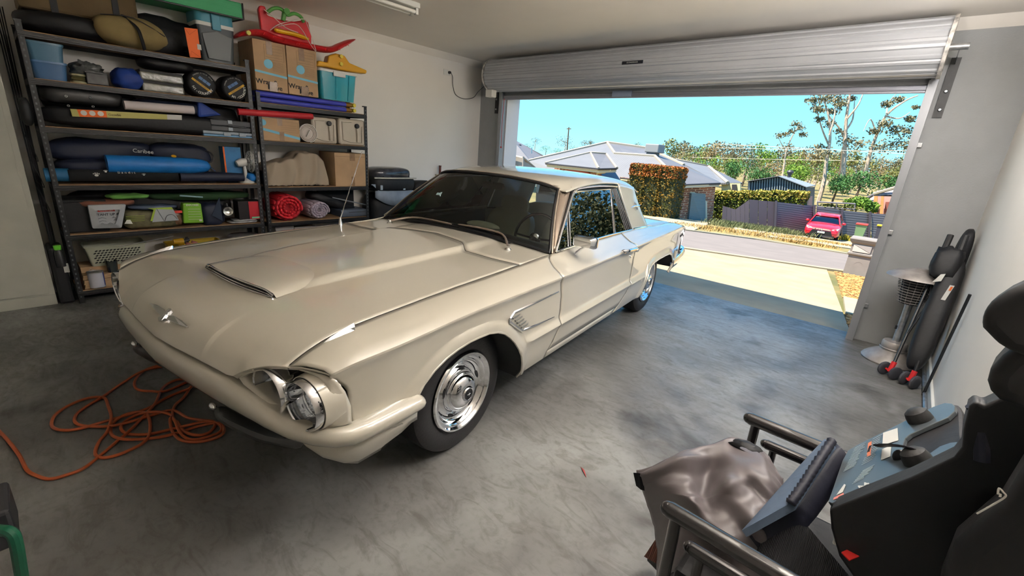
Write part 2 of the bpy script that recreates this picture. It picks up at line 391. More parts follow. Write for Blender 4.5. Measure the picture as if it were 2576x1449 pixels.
# uplight added as room fill, out of view: opaque tray, glowing upwards only
up = thing('added_uplight', 'added fill uplight hung out of view near the camera position', 'light', (-.45, 1.65, ZC))
MB().span((-.57, 1.0, 2.24), (-.33, 2.3, 2.26)).build('tray', M_white, up, smooth=None)
for x in (-.58, -.33): MB().span((x, 1.0, 2.24), (x+.01, 2.3, 2.31)).build('tray_side', M_white, up, smooth=None)
MB().span((-.56, 1.01, 2.261), (-.34, 2.29, 2.27)).build('fill_strip', mat('fill_strip_glow', (1.0, .95, .90), .5, emit=FILL*2.2), up, smooth=None)
for y in (1.1, 2.2): MB().tube([(-.45, y, 2.26), (-.45, y, ZC)], .003, 5).build('hanger', M_steel, up)
# ================================================================== the white coupe, built in its own frame: x back, y to its left side, z up
car = thing('car', 'cream white classic two-door hardtop coupe parked nose-in on the garage floor', 'car', (-2.2796, 1.2553, 0))
car.rotation_euler = (0, 0, pi/2+.1262)
_W[car.name] = Matrix.Translation((-2.2796, 1.2553, 0)) @ Matrix.Rotation(pi/2+.1262, 4, 'Z')
# car frame: x = u (towards the tail), y = -v (v: towards the visible flank)
def cv(u, v, z): return Vector((u, -v, z))
M_paint = mat('cream_car_paint', rgb(184,179,165), .32, coat=1.0, spec=.5)
M_paint.node_tree.nodes['Principled BSDF'].inputs['Coat IOR'].default_value = 1.8
M_dark = mat('car_underside', (.01,.01,.011), .8); M_seal = mat('window_rubber', (.008,.008,.009), .35)
def B(mb, name, m, par=None, **k): return mb.build(name, m, par or car, local=True, **k)
# ---- tables
L0 = [.29,.31,.33,.364,.40,.44,.475,.495,.507,.515,.523,.535,.548,.56,.58,.61,.65,.69,.73,.76,.785,.80,.808,.815,.822]
side_off = [(.29,-.060),(.31,-.036),(.36,-.022),(.44,-.012),(.485,-.006),(.502,.002),(.512,.009),(.519,.009),(.53,.0),(.545,-.012),(.56,-.016),(.65,-.018),(.74,-.016),(.785,-.012),(.803,-.005),(.813,.001),(.822,0)]
crease = [(-.80,.772),(-.70,.795),(-.50,.806),(-.03,.825),(.7,.823),(1.6,.832),(2.6,.846),(3.39,.85),(3.72,.815),(3.85,.79)]
vmaxt = [(-.80,.930),(-.70,.955),(-.50,.970),(0,.976),(2,.976),(3.0,.966),(3.5,.945),(3.85,.905)]
farch = [(-.52,.47),(-.47,.50),(-.44,.545),(-.40,.585),(-.34,.625),(-.27,.655),(-.2,.672),(-.12,.682),(-.05,.682),(.02,.678),(.09,.662),(.15,.637),(.20,.602),(.25,.555),(.29,.505),(.32,.455),(.345,.40),(.36,.345),(.368,.29)]
rarch = [(2.33,.29),(2.345,.35),(2.37,.42),(2.40,.49),(2.44,.545),(2.5,.58),(2.6,.60),(2.75,.606),(2.95,.606),(3.1,.60),(3.2,.575),(3.26,.53),(3.30,.48),(3.33,.42)]
def zb(u):
    if u < -.52: return .47
    if u < .368: return interp(farch, u)
    if u < 2.33: return .29
    if u < 3.33: return interp(rarch, u)
    return .42
def archd(u, z):
    d = 9
    for T in (farch, rarch):
        if T[0][0]-.1 < u < T[-1][0]+.1:
            for (a, p), (b_, q) in zip(T, T[1:]):
                t_ = max(0, min(1, ((u-a)*(b_-a)+(z-p)*(q-p))/max(1e-9, (b_-a)**2+(q-p)**2))); d = min(d, math.hypot(u-a-(b_-a)*t_, z-p-(q-p)*t_))
    return d
def side_v(u, z):
    zc = spl(crease, u); zz = z if z < .6 else .6+(z-.6)*(.822-.6)/(zc-.6)
    o = interp(side_off, zz)
    amp = max(0, min(1, (u-.30)/.12)) * max(0, min(1, (2.45-u)/.15)) if .49 < zz < .548 else 1
    if .49 < zz < .548: o = lerp(-.012, o, amp)
    d = archd(u, z)
    if d < .055: o += .016*math.cos(d/.055*pi/2)**.7
    return spl(vmaxt, u)+o
cutv = [(-.84,.79),(.78,.79),(.95,.815),(2.35,.815),(2.9,.80),(3.8,.78)]
cutz = [(-.845,.775),(-.83,.783),(-.80,.797),(-.75,.815),(-.69,.831),(-.6,.845),(-.39,.857),(-.07,.872),(.28,.882),(.52,.89),(.85,.905),(1.1,.922),(2.26,.922),(2.6,.905),(3.0,.885),(3.5,.868),(3.75,.835),(3.85,.80)]
NS = 7
def shoulder(u, k):      # k 0..1 from crease to cut line
    v0, v1 = spl(vmaxt, u), interp(cutv, u); z0, z1 = spl(crease, u), spl(cutz, u)
    d = max(0, min(1, (u-.6)/.5))*max(0, min(1, (3.3-u)/.8))
    return lerp(v0, v1, k), lerp(z0, z1, k) + (.012*(1-d) - .010*d)*math.sin(pi*k) + .006*math.sin(pi*min(1, k*3))*(k < .34)
doorf = [(.29,.64),(.36,.65),(.41,.70),(.49,.738),(.60,.757),(.69,.75),(.83,.70)]
doorr = [(.29,1.74),(.36,1.79),(.39,1.82),(.44,1.90),(.5,1.955),(.6,1.985),(.68,1.99),(.76,1.985),(.83,1.985)]
front_edge = [(.29,-.70),(.55,-.725),(.64,-.722),(.70,-.74),(.75,-.765),(.80,-.785)]
tail_edge = [(.42,3.62),(.5,3.66),(.6,3.72),(.71,3.79),(.80,3.815),(.85,3.80)]
def panel(u0, u1, du=.03, zlo=.29, zhi=9, sh=True, k0=0, k1=1.0):
    """u0/u1: functions (kind, value) -> u at a level or a shoulder fraction"""
    rows = []
    lv = [z for z in L0 if z >= zlo-1e-6]
    n = max(4, int(4.6/du*abs(u1('z',.6)-u0('z',.6))/4.6))
    for z in lv:
        r = []
        a, b_ = u0('z', z), u1('z', z)
        for i in range(n+1):
            u = lerp(a, b_, i/n); zc = spl(crease, u); lo = max(zb(u), zlo)
            s = (z-zlo)/(.822-zlo); zz = max(lo, zlo+(zc-zlo)*s) if lo <= zlo+1e-6 else lo+(zc-lo)*s
            r.append((u, side_v(u, zz), zz))
        rows.append(r)
    if sh:
        for j in range(1, NS+1):
            k = j/NS; r = []; a, b_ = u0('s', k), u1('s', k)
            for i in range(n+1):
                u = lerp(a, b_, i/n); v, z = shoulder(u, k); r.append((u, v, z))
            rows.append(r)
    return rows
def f_front(kd, x): return interp(front_edge, x) if kd == 'z' else lerp(-.785, -.842, x)
def f_df(g_): return lambda kd, x: (interp(doorf, x) if kd == 'z' else interp([(0,.70),(.45,.735),(.8,.79),(1,.84)], x)) + g_
def f_dr(g_): return lambda kd, x: (interp(doorr, x) if kd == 'z' else lerp(1.985, 2.0, x)) + g_
def f_tail(kd, x): return interp(tail_edge, x) if kd == 'z' else lerp(3.815, 3.80, x)
for s in (1, -1):
    def emit(rows, name, m=M_paint, **k): return B(MB().grid([[cv(u, v*s, z) for u, v, z in r] for r in rows]), name, m, smooth=32, **k)
    emit(panel(f_front, f_df(-.003), .015), 'front_fender', solid=.008)
    for T_, zs in ((doorf, [.30+.01*k for k in range(53)]), (doorr, [.37+.01*k for k in range(46)])):
        B(MB().tube([cv(interp(T_, z), (side_v(interp(T_, z), z)-.001)*s, z) for z in zs] + [cv(*(lambda u, k: (u, shoulder(u, k)[0]*s, shoulder(u, k)[1]-.001))(interp([(0,.70),(.45,.735),(.8,.79),(1,.84)], k) if T_ is doorf else lerp(1.985,2.0,k), k)) for k in (.15,.3,.45,.6,.75,.9,1)], .0014, 5), 'door_gap', M_seal)
    B(MB().tube([cv(u, (side_v(u, .361)-.003)*s, .361) for u in [lerp(.65,1.79,k/20) for k in range(21)]], .0016, 5), 'sill_gap', M_seal)
    dr = emit(panel(f_df(.003), f_dr(-.003), .03, zlo=.364), 'door', solid=.008)
    emit(panel(f_dr(.003), f_tail, .018), 'rear_quarter_panel', solid=.008)
    rk = [(.29,.355),]
    rows = [[(lerp(.655, 1.73, i/20), spl(vmaxt, 1)+interp(side_off, z), z) for i in range(21)] for z in (.29, .31, .33, .356)]
    emit(rows, 'rocker_panel', solid=.008)
    # wheel arch lips and dark inner wells
    for T, nm in ((farch, 0), (rarch, 1)):
        B(MB().tube([cv(a, (side_v(a, p)-.004)*s, p+.002) for a, p in T], .007, 6), 'wheel_arch_lip', M_paint)
        P = [[cv(a+(.0 if k < 2 else 0), (side_v(a, p)-.012)*s if k == 0 else .52*s, p+.004) for k in range(2)] for a, p in T]
        B(MB().grid(P), 'wheel_well', M_dark, solid=.004)
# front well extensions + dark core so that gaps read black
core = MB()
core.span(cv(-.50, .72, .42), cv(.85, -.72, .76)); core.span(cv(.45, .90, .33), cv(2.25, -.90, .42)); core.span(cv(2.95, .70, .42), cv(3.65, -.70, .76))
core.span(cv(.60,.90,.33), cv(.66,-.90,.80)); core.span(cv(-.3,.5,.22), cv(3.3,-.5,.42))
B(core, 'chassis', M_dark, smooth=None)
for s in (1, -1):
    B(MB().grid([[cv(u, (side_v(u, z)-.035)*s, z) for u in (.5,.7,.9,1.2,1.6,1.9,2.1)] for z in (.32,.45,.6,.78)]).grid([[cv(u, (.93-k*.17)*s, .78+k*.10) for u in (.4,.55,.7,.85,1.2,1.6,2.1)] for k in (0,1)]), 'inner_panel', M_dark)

# ---- hood: profiles from nose edge to cowl
nose = [(0,-.965,.680),(.14,-.958,.680),(.28,-.945,.679),(.42,-.930,.677),(.52,-.922,.676),(.555,-.917,.682),(.60,-.908,.712),(.65,-.890,.738),(.70,-.875,.758),(.75,-.858,.770),(.787,-.845,.775)]
rear_u = [(0,.665),(.18,.62),(.30,.585),(.345,.545),(.39,.51),(.6,.50),(.787,.52)]
z0t = [(0,0),(.03,.30),(.07,.52),(.13,.70),(.22,.82),(.35,.90),(.55,.955),(1.0,1.0)]     # fraction of rise along the hood (t)
def hood_z(u, v):
    """surface height at (u, v) behind the nose"""
    a = abs(v); ue = interp([(p[0], p[1]) for p in nose], a); ze = interp([(p[0], p[2]) for p in nose], a)
    c = spl([(-.965,.680),(-.95,.705),(-.92,.742),(-.87,.778),(-.80,.808),(-.70,.832),(-.55,.853),(-.3,.868),(0,.880),(.3,.893),(.62,.905)], u)
    e_ = spl(cutz, u)
    w_ = (a/.79)**2.2; z = lerp(c, e_, w_)
    # pull to the nose edge
    d = u-ue
    f_ = math.exp(-max(0, d)/.05) if a > .35 else math.exp(-max(0, d)/.03)
    z0 = lerp(spl([(-.965,.680),(-.95,.705),(-.92,.742),(-.87,.778),(-.80,.808)], ue), spl(cutz, ue), w_)
    z += (ze-z0)*f_
    # raised centre panel
    rw = interp([(-.64,.27),(-.2,.325),(.2,.345),(.5,.36),(.7,.36)], u); k = max(0, min(1, (u+.60)/.25))
    t_ = max(0, min(1, (rw+.035-a)/.05)); t_ = t_*t_*(3-2*t_)
    return z + .024*k*t_
nv = 64; nu = 60; rows = []
vs_ = []
for j in range(nv+1):
    v = -.785 + 1.570*j/nv; vs_.append(v)
extra = [.5375, .555, .57, .6, .345, .36, .375, .325, .335]
vs_ = sorted(set([round(v, 4) for v in vs_] + extra + [-q for q in extra]))
for v in vs_:
    a = abs(v); ue = interp([(p[0], p[1]) for p in nose], a); ur = interp(rear_u, a); r = []
    for i in range(nu+1):
        t_ = (i/nu)**1.8; u = lerp(ue, ur, t_); z = interp([(p[0], p[2]) for p in nose], a) if i == 0 else hood_z(u, v); r.append(cv(u, v, z))
    rows.append(r)
B(MB().grid(rows), 'hood', M_paint, smooth=40, solid=.012)
hl = [cv(u+.003, a, z+.0005) for a, u, z in nose if a <= .55]; hl = [cv(u+.003, -a, z+.0005) for a, u, z in reversed(nose) if 0 < a <= .55] + hl
B(MB().tube(hl, .0022, 5), 'nose_gap', M_seal)
for s in (1, -1):
    B(MB().tube([cv(u, .7875*s, spl(cutz, u)-.0006) for u in [lerp(-.838,.52,k/60) for k in range(61)]], .0014, 5), 'hood_gap', M_seal)
    B(MB().tube([cv(interp(rear_u, a)+.003, a*s, hood_z(interp(rear_u, a)+.003, a)-.0004) for a in [lerp(0,.787,k/60) for k in range(61)]], .0014, 5), 'cowl_gap', M_seal)
# recessed return under the brow over the lamps
lipv = [p for p in nose if p[0] >= .54] + [(.83,-.826,.781),(.87,-.810,.781),(.905,-.795,.778),(.929,-.786,.773)]
outer = [(p[0], p[1]+.012, p[2]-.016) for p in lipv] + [(.943,-.768,.75),(.949,-.743,.70),(.953,-.727,.64),(.955,-.727,.56),(.92,-.775,.562),(.87,-.812,.568),(.80,-.84,.580),(.72,-.865,.600),(.64,-.885,.630),(.585,-.900,.656)]
def ray_loop(P, c, th):
    d = Vector((math.cos(th), math.sin(th))); best = None
    for i in range(len(P)):
        a, b_ = P[i], P[(i+1) % len(P)]; e = Vector((b_[0]-a[0], b_[2]-a[2])); w_ = Vector((a[0]-c[0], a[2]-c[1])); den = d.x*e.y-d.y*e.x
        if abs(den) < 1e-9: continue
        t_ = (w_.x*e.y-w_.y*e.x)/den; q = (w_.x*d.y-w_.y*d.x)/den
        if t_ > 0 and -1e-6 <= q <= 1+1e-6 and (best is None or t_ < best[0]): best = (t_, lerp(a[1], b_[1], q))
    return (c[0]+d.x*best[0], best[1], c[1]+d.y*best[0])
for s in (1, -1):
    B(MB().grid([[cv(u+.002, a*s, z-.002), cv(u+.012, a*s, z-.014), cv(u+.016, (a-.004)*s, z-.020)] for a, u, z in lipv]), 'headlamp_brow', M_paint, smooth=50, solid=.003)
    P = []; cc_ = (.775, .655)
    for i in range(73):
        th = 2*pi*i/72; o_ = ray_loop(outer, cc_, th); d = Vector((math.cos(th), math.sin(th)))
        # stadium round the two lamps
        r_ = .094; x_ = .086; k = None
        if abs(d.y)*x_ <= abs(d.x)*r_ + 1e9:
            t0 = r_/max(1e-6, abs(d.y)); 
            if abs(d.x)*t0 <= x_: k = t0
            else:
                bq = -2*abs(d.x)*x_; k = (-bq+math.sqrt(bq*bq-4*(x_*x_-r_*r_)))/2
        k = min(k, Vector((o_[0]-cc_[0], o_[2]-cc_[1])).length*.97)
        inn = (cc_[0]+d.x*k, -.795 if d.x > 0 else -.812, cc_[1]+d.y*k)
        P.append([cv(lerp(o_[1], inn[1], q) + .012*math.sin(pi*q)*(1 if d.x < .3 else -.6), lerp(o_[0], inn[0], q)*s, lerp(o_[2], inn[2], q)) for q in (0,.2,.4,.6,.8,1)])
    B(MB().grid(P), 'headlamp_panel', M_paint, smooth=60, solid=.004)
# front fender cap between brow and side crease is part of the fender; headlamps
M_lens = glassmat('lamp_glass', (.92,.94,.95), 1.45); M_refl = mat('lamp_reflector', (.85,.86,.88), .12, 1.0, bump=.6, bs=24)
for s in (1, -1):
    for uc, vc, zc_ in ((-.778,.855,.655), (-.80,.688,.655)):
        ax = Vector((-1, -.02*s, -.04)).normalized(); o = cv(uc, vc*s, zc_)
        MBz = MB().lathe([(.075,.0),(.080,.035),(.083,.070),(.087,.074),(.091,.066),(.092,.04),(.093,-.02)], 40, o, ax); h = B(MBz, 'headlamp', M_chrome, smooth=40)
        B(MB().lathe([(.0,-.028),(.03,-.022),(.055,-.008),(.074,.012)], 32, o, ax), 'reflector', M_refl, h)
        B(MB().lathe([(.0,.040),(.03,.038),(.055,.032),(.074,.020)], 32, o, ax), 'lens', M_lens, h)
        B(MB().lathe([(.0,.0),(.008,.004),(.008,.014),(0,.016)], 12, o, ax), 'bulb', M_chrome, h)
    B(MB().lathe([(.093,.00),(.0945,.045),(.098,.045),(.103,.0),(.103,-.03)], 40, cv(-.778, .855*s, .655), Vector((-1, -.02*s, -.04))), 'headlamp_bezel', M_paint, smooth=40)
# ---- front bumper
bt = [(0,-.972,.664),(.2,-.958,.664),(.4,-.94,.662),(.52,-.928,.660),(.60,-.912,.640),(.70,-.893,.610),(.80,-.868,.585),(.88,-.835,.575),(.94,-.795,.570),(.972,-.745,.568),(.982,-.68,.566),(.985,-.55,.564),(.985,-.44,.560)]
bl = [(0,-.90,.505),(.2,-.892,.505),(.4,-.882,.503),(.52,-.872,.502),(.60,-.865,.500),(.70,-.853,.498),(.80,-.835,.496),(.88,-.812,.495),(.94,-.778,.494),(.972,-.735,.493),(.982,-.68,.492),(.985,-.55,.490),(.985,-.44,.490)]
full = [(-a, u, z) for a, u, z in reversed(bt[1:])] + bt; fl_ = [(-a, u, z) for a, u, z in reversed(bl[1:])] + bl
rows = []
for (a, u, z), (a2, u2, z2) in zip(full, fl_):
    nrm = Vector((-1, 0)) if abs(a) < .8 else (Vector((-.7, math.copysign(.7, a))) if abs(a) < .975 else Vector((0, math.copysign(1, a))))
    nrm = Vector((-max(0, 1-(abs(a)/.985)**6), math.copysign((abs(a)/.985)**6, a))) if abs(a) < .98 else Vector((0, math.copysign(1, a)))
    nrm.normalize(); r = []
    for k, bulge in ((-.0, -.045), (0, -.01), (.08, .008), (.25, .022), (.45, .028), (.65, .024), (.85, .012), (.96, -.002), (1.0, -.02), (1.0, -.06)):
        zz = lerp(z, z2, k) - (.003 if bulge == -.045 else 0); uu = lerp(u, u2, k*.5)+nrm.x*bulge; vv = lerp(a, a2, k*.5)+nrm.y*bulge*.9; r.append(cv(uu, vv, zz))
    rows.append(r)
mb = MB().grid([[Vector(q) for q in r] for r in rows])
for s in (1, -1):   # rounded tips
    P = []
    end = rows[-1] if s > 0 else rows[0]; c_ = sum(end, Vector())/len(end)
    for k in range(5):
        a = k/4*pi/2; P.append([c_ + (q-c_)*max(.02, math.cos(a)) + Vector((.032*math.sin(a), 0, 0)) for q in end])
    mb.grid(P)
B(mb, 'front_bumper', M_paint, smooth=50)
# lower valance: wraps each corner below the bumper
for s in (1, -1):
    rows = []
    for a, u, ub_ in ((.70,-.80,-.72),(.80,-.81,-.72),(.88,-.80,-.73),(.935,-.76,-.71),(.958,-.70,-.68),(.965,-.60,-.58),(.967,-.50,-.49),(.967,-.43,-.44)):
        zt = .488; zm = interp([(.70,.44),(.85,.425),(.95,.42),(.97,.43)], a); zl = interp([(-.81,.40),(-.76,.365),(-.70,.352),(-.60,.355),(-.50,.38),(-.43,.42)], u)
        rows.append([cv(u, a*s, zt), cv(u-.004, (a+.002)*s, zt-.03), cv(u+.01, (a-.012)*s, zm), cv(lerp(u, ub_, .4), (a-.02)*s, lerp(zm, zl, .5)), cv(ub_, (a-.045)*s, zl)])
    B(MB().grid(rows), 'lower_valance', M_paint, smooth=40, solid=.006)
B(MB().span(cv(-.82,-.68,.43), cv(-.76,.68,.50)).tube([cv(-.80,-.6,.44), cv(-.80,.6,.44)], .008, 6), 'grille_opening', M_dark, smooth=None)
for s in (1, -1):   # bumper guards below
    B(MB().tube(crom([cv(-.93, .41*s, .485), cv(-.89, .42*s, .44), cv(-.80, .43*s, .35), cv(-.66, .44*s, .25)], 4), [.014,.024,.03,.034,.037,.040,.043,.046,.05,.052,.055,.058,.06], 12, sq=(1.5,.8)), 'bumper_guard', mat('guard_grey', rgb(84,84,84), .35, .5))
    B(MB().ball(cv(-.938, .40*s, .505), (.012,.022,.014), 10, 6), 'guard_cap', M_chrome)
# ---- emblem on the nose (outspread bird)
def nose_pt(u, v, h=.008):
    z = hood_z(u, v); dz = (hood_z(u+.01, v)-hood_z(u-.01, v))/.02; n_ = Vector((-dz, 0, 1)).normalized(); return Vector((u, -v, z)) + n_*h
em = MB()
def eplate(P, h):
    n_ = len(P); a = [nose_pt(u, v, h) for u, v in P]; b_ = [nose_pt(u, v, .0) for u, v in P]
    em.add(a+b_, [tuple(range(n_))] + [(i, (i+1) % n_, n_+(i+1) % n_, n_+i) for i in range(n_)])
for s in (1, -1):
    eplate([(-.908,.008*s),(-.898,.05*s),(-.897,.12*s),(-.902,.185*s),(-.906,.185*s),(-.911,.13*s),(-.916,.06*s),(-.918,.012*s)], .009)
eplate([(-.890,-.014),(-.886,0),(-.890,.014),(-.908,.009),(-.926,.020),(-.932,0),(-.926,-.020),(-.908,-.009)], .016)
B(em, 'bird_emblem', M_chrome, smooth=None, bevel=.0015)
# ---- fender-top ornaments
for s in (1, -1):
    m_ = MB(); rr_ = []
    for u, w_, h_ in ((-.735,.001,.001),(-.70,.008,.010),(-.66,.013,.014),(-.62,.016,.018),(-.600,.015,.020),(-.596,.010,.014)):
        zz = spl(cutz, u)-.002; rr_.append([cv(u, (.800-w_*.5)*s, zz), cv(u+.004, (.803)*s, zz+h_), cv(u+.002, (.803+w_*.55)*s, zz+h_*.55), cv(u, (.803+w_*.7)*s, zz+h_*.45), cv(u-.004, (.803+w_*1.3)*s, zz-.002)])
    m_.grid(rr_, cv=True); m_.add(rr_[-1], [(0,1,2,3,4)]); B(m_, 'fender_ornament', M_chrome, smooth=None, bevel=.002)
# ---- hood scoop
rows = []; NV = 36
def scoop_front(v): return -.648 + .02*(abs(v)/.30)**2
for j in range(NV+1):
    v = lerp(-.325, .325, j/NV); a = abs(v); uf = scoop_front(v); ub_ = -.655+.30*math.sqrt(max(0, 1-(a/.34)**4)); h = .030*max(0, 1-(a/.325)**8)**.6; r = []
    for i in range(13):
        k = i/12; u = lerp(uf, max(uf+.01, ub_), k); r.append(cv(u, v, hood_z(u, v) + .0015 + h*(1-k**1.5)))
    rows.append(r)
B(MB().grid(rows), 'hood_scoop', M_paint, smooth=50)
rows = [[cv(scoop_front(v)+.006, v, hood_z(scoop_front(v), v)+.002), cv(scoop_front(v)+.012, v, hood_z(scoop_front(v), v)+.028*max(0, 1-(abs(v)/.31)**8)**.6)] for v in [lerp(-.31, .31, j/24) for j in range(25)]]
B(MB().grid(rows), 'scoop_opening', M_seal, smooth=None)
top = [cv(scoop_front(v)-.002, v, hood_z(scoop_front(v), v)+.031*max(0, 1-(abs(v)/.315)**8)**.6) for v in [lerp(-.31, .31, j/30) for j in range(31)]]
bot = [cv(scoop_front(v)-.006, v, hood_z(scoop_front(v), v)+.003) for v in [lerp(-.31, .31, j/30) for j in range(31)]]
mid = [a.lerp(b_, .55) + Vector((-.002,0,0)) for a, b_ in zip(top, bot)]
B(MB().tube(top, .0042, 6).tube(bot, .003, 6).tube(mid, .0022, 6), 'scoop_trim', M_chrome)
# ---- cowl
def base_u(a): return interp([(0,.915),(.3,.905),(.5,.888),(.7,.880),(.784,.883)], a)
def base_z(a): return interp([(0,.937),(.3,.932),(.5,.922),(.7,.910),(.784,.900)], a)
rows = []
for j in range(61):
    v = lerp(-.79, .79, j/60); a = abs(v); r = []
    for i in range(9):
        k = i/8; u0_ = interp(rear_u, min(a,.787))+.006; u = lerp(u0_, base_u(min(a,.784))+.01, k); z = lerp(hood_z(u0_, v) if a < .787 else .89, base_z(min(a,.784))-.004, k)
        r.append(cv(u, v, z))
    rows.append(r)
B(MB().grid(rows), 'cowl_panel', M_paint, smooth=40, solid=.01)
B(MB().grid([[cv(base_u(abs(v))-.06, v, base_z(abs(v))+.001), cv(base_u(abs(v))-.012, v, base_z(abs(v))+.002)] for v in [lerp(-.5,.5,j/20) for j in range(21)]]), 'cowl_vent', M_seal, smooth=None)
# ---- windscreen
hdr = [(0,1.190,1.322),(.2,1.193,1.318),(.35,1.208,1.309),(.46,1.235,1.296),(.53,1.265,1.280),(.565,1.295,1.262)]
def hd(a): return interp([(p[0], p[1]) for p in hdr], a), interp([(p[0], p[2]) for p in hdr], a)
rows = []; NW = 40
def ws(j, k, off=0.0):      # j -1..1 across, k 0..1 up
    a0 = .778*abs(j); a1 = .565*abs(j); u1, z1 = hd(a1); u0_, z0_ = base_u(a0), base_z(a0)
    v = math.copysign(lerp(a0, a1, k), j); u = lerp(u0_, u1, k) - .018*math.sin(pi*k); z = lerp(z0_, z1, k) + .012*math.sin(pi*k); return cv(u-off, v, z+off)
for j in range(NW+1): rows.append([ws(-1+2*j/NW, k/12) for k in range(13)])
M_wind = glassmat('windscreen_glass', (.88,.92,.90), 1.75)
B(MB().grid(rows), 'windscreen', M_wind, smooth=180)
edge = [ws(-1, k/16, .002) for k in range(17)] + [ws(-1+2*j/40, 1, .002) for j in range(1, 41)] + [ws(1, 1-k/16, .002) for k in range(1, 17)] + [ws(1-2*j/40, 0, .002) for j in range(1, 40)]
B(MB().tube(edge, .011, 6, closed=True), 'windscreen_seal', M_seal)
edge2 = [ws(-1.025, k/16, .004) for k in range(17)] + [ws(-1.025+2.05*j/40, 1.02, .004) for j in range(1, 41)] + [ws(1.025, 1-k/16, .004) for k in range(1, 17)]
B(MB().tube(edge2, .006, 6), 'windscreen_trim', mat('pillar_trim', rgb(190,175,160), .25, .7))
tx = frame(car.matrix_world @ Vector((0,0,0)), (1,0,0), (0,0,1))
p0, px_, py_ = ws(-.50, .52, .003), ws(-.38, .52, .003), ws(-.50, .62, .003); MW = Wm(car)
text('Jim', .042, mat('sticker_white', rgb(190,225,230), .5), frame(MW @ p0, (MW.to_3x3() @ (px_-p0)), (MW.to_3x3() @ (py_-p0))) @ Matrix.Scale(-1, 4, (1,0,0)), car, 'sticker', .0003, bold=.0012)
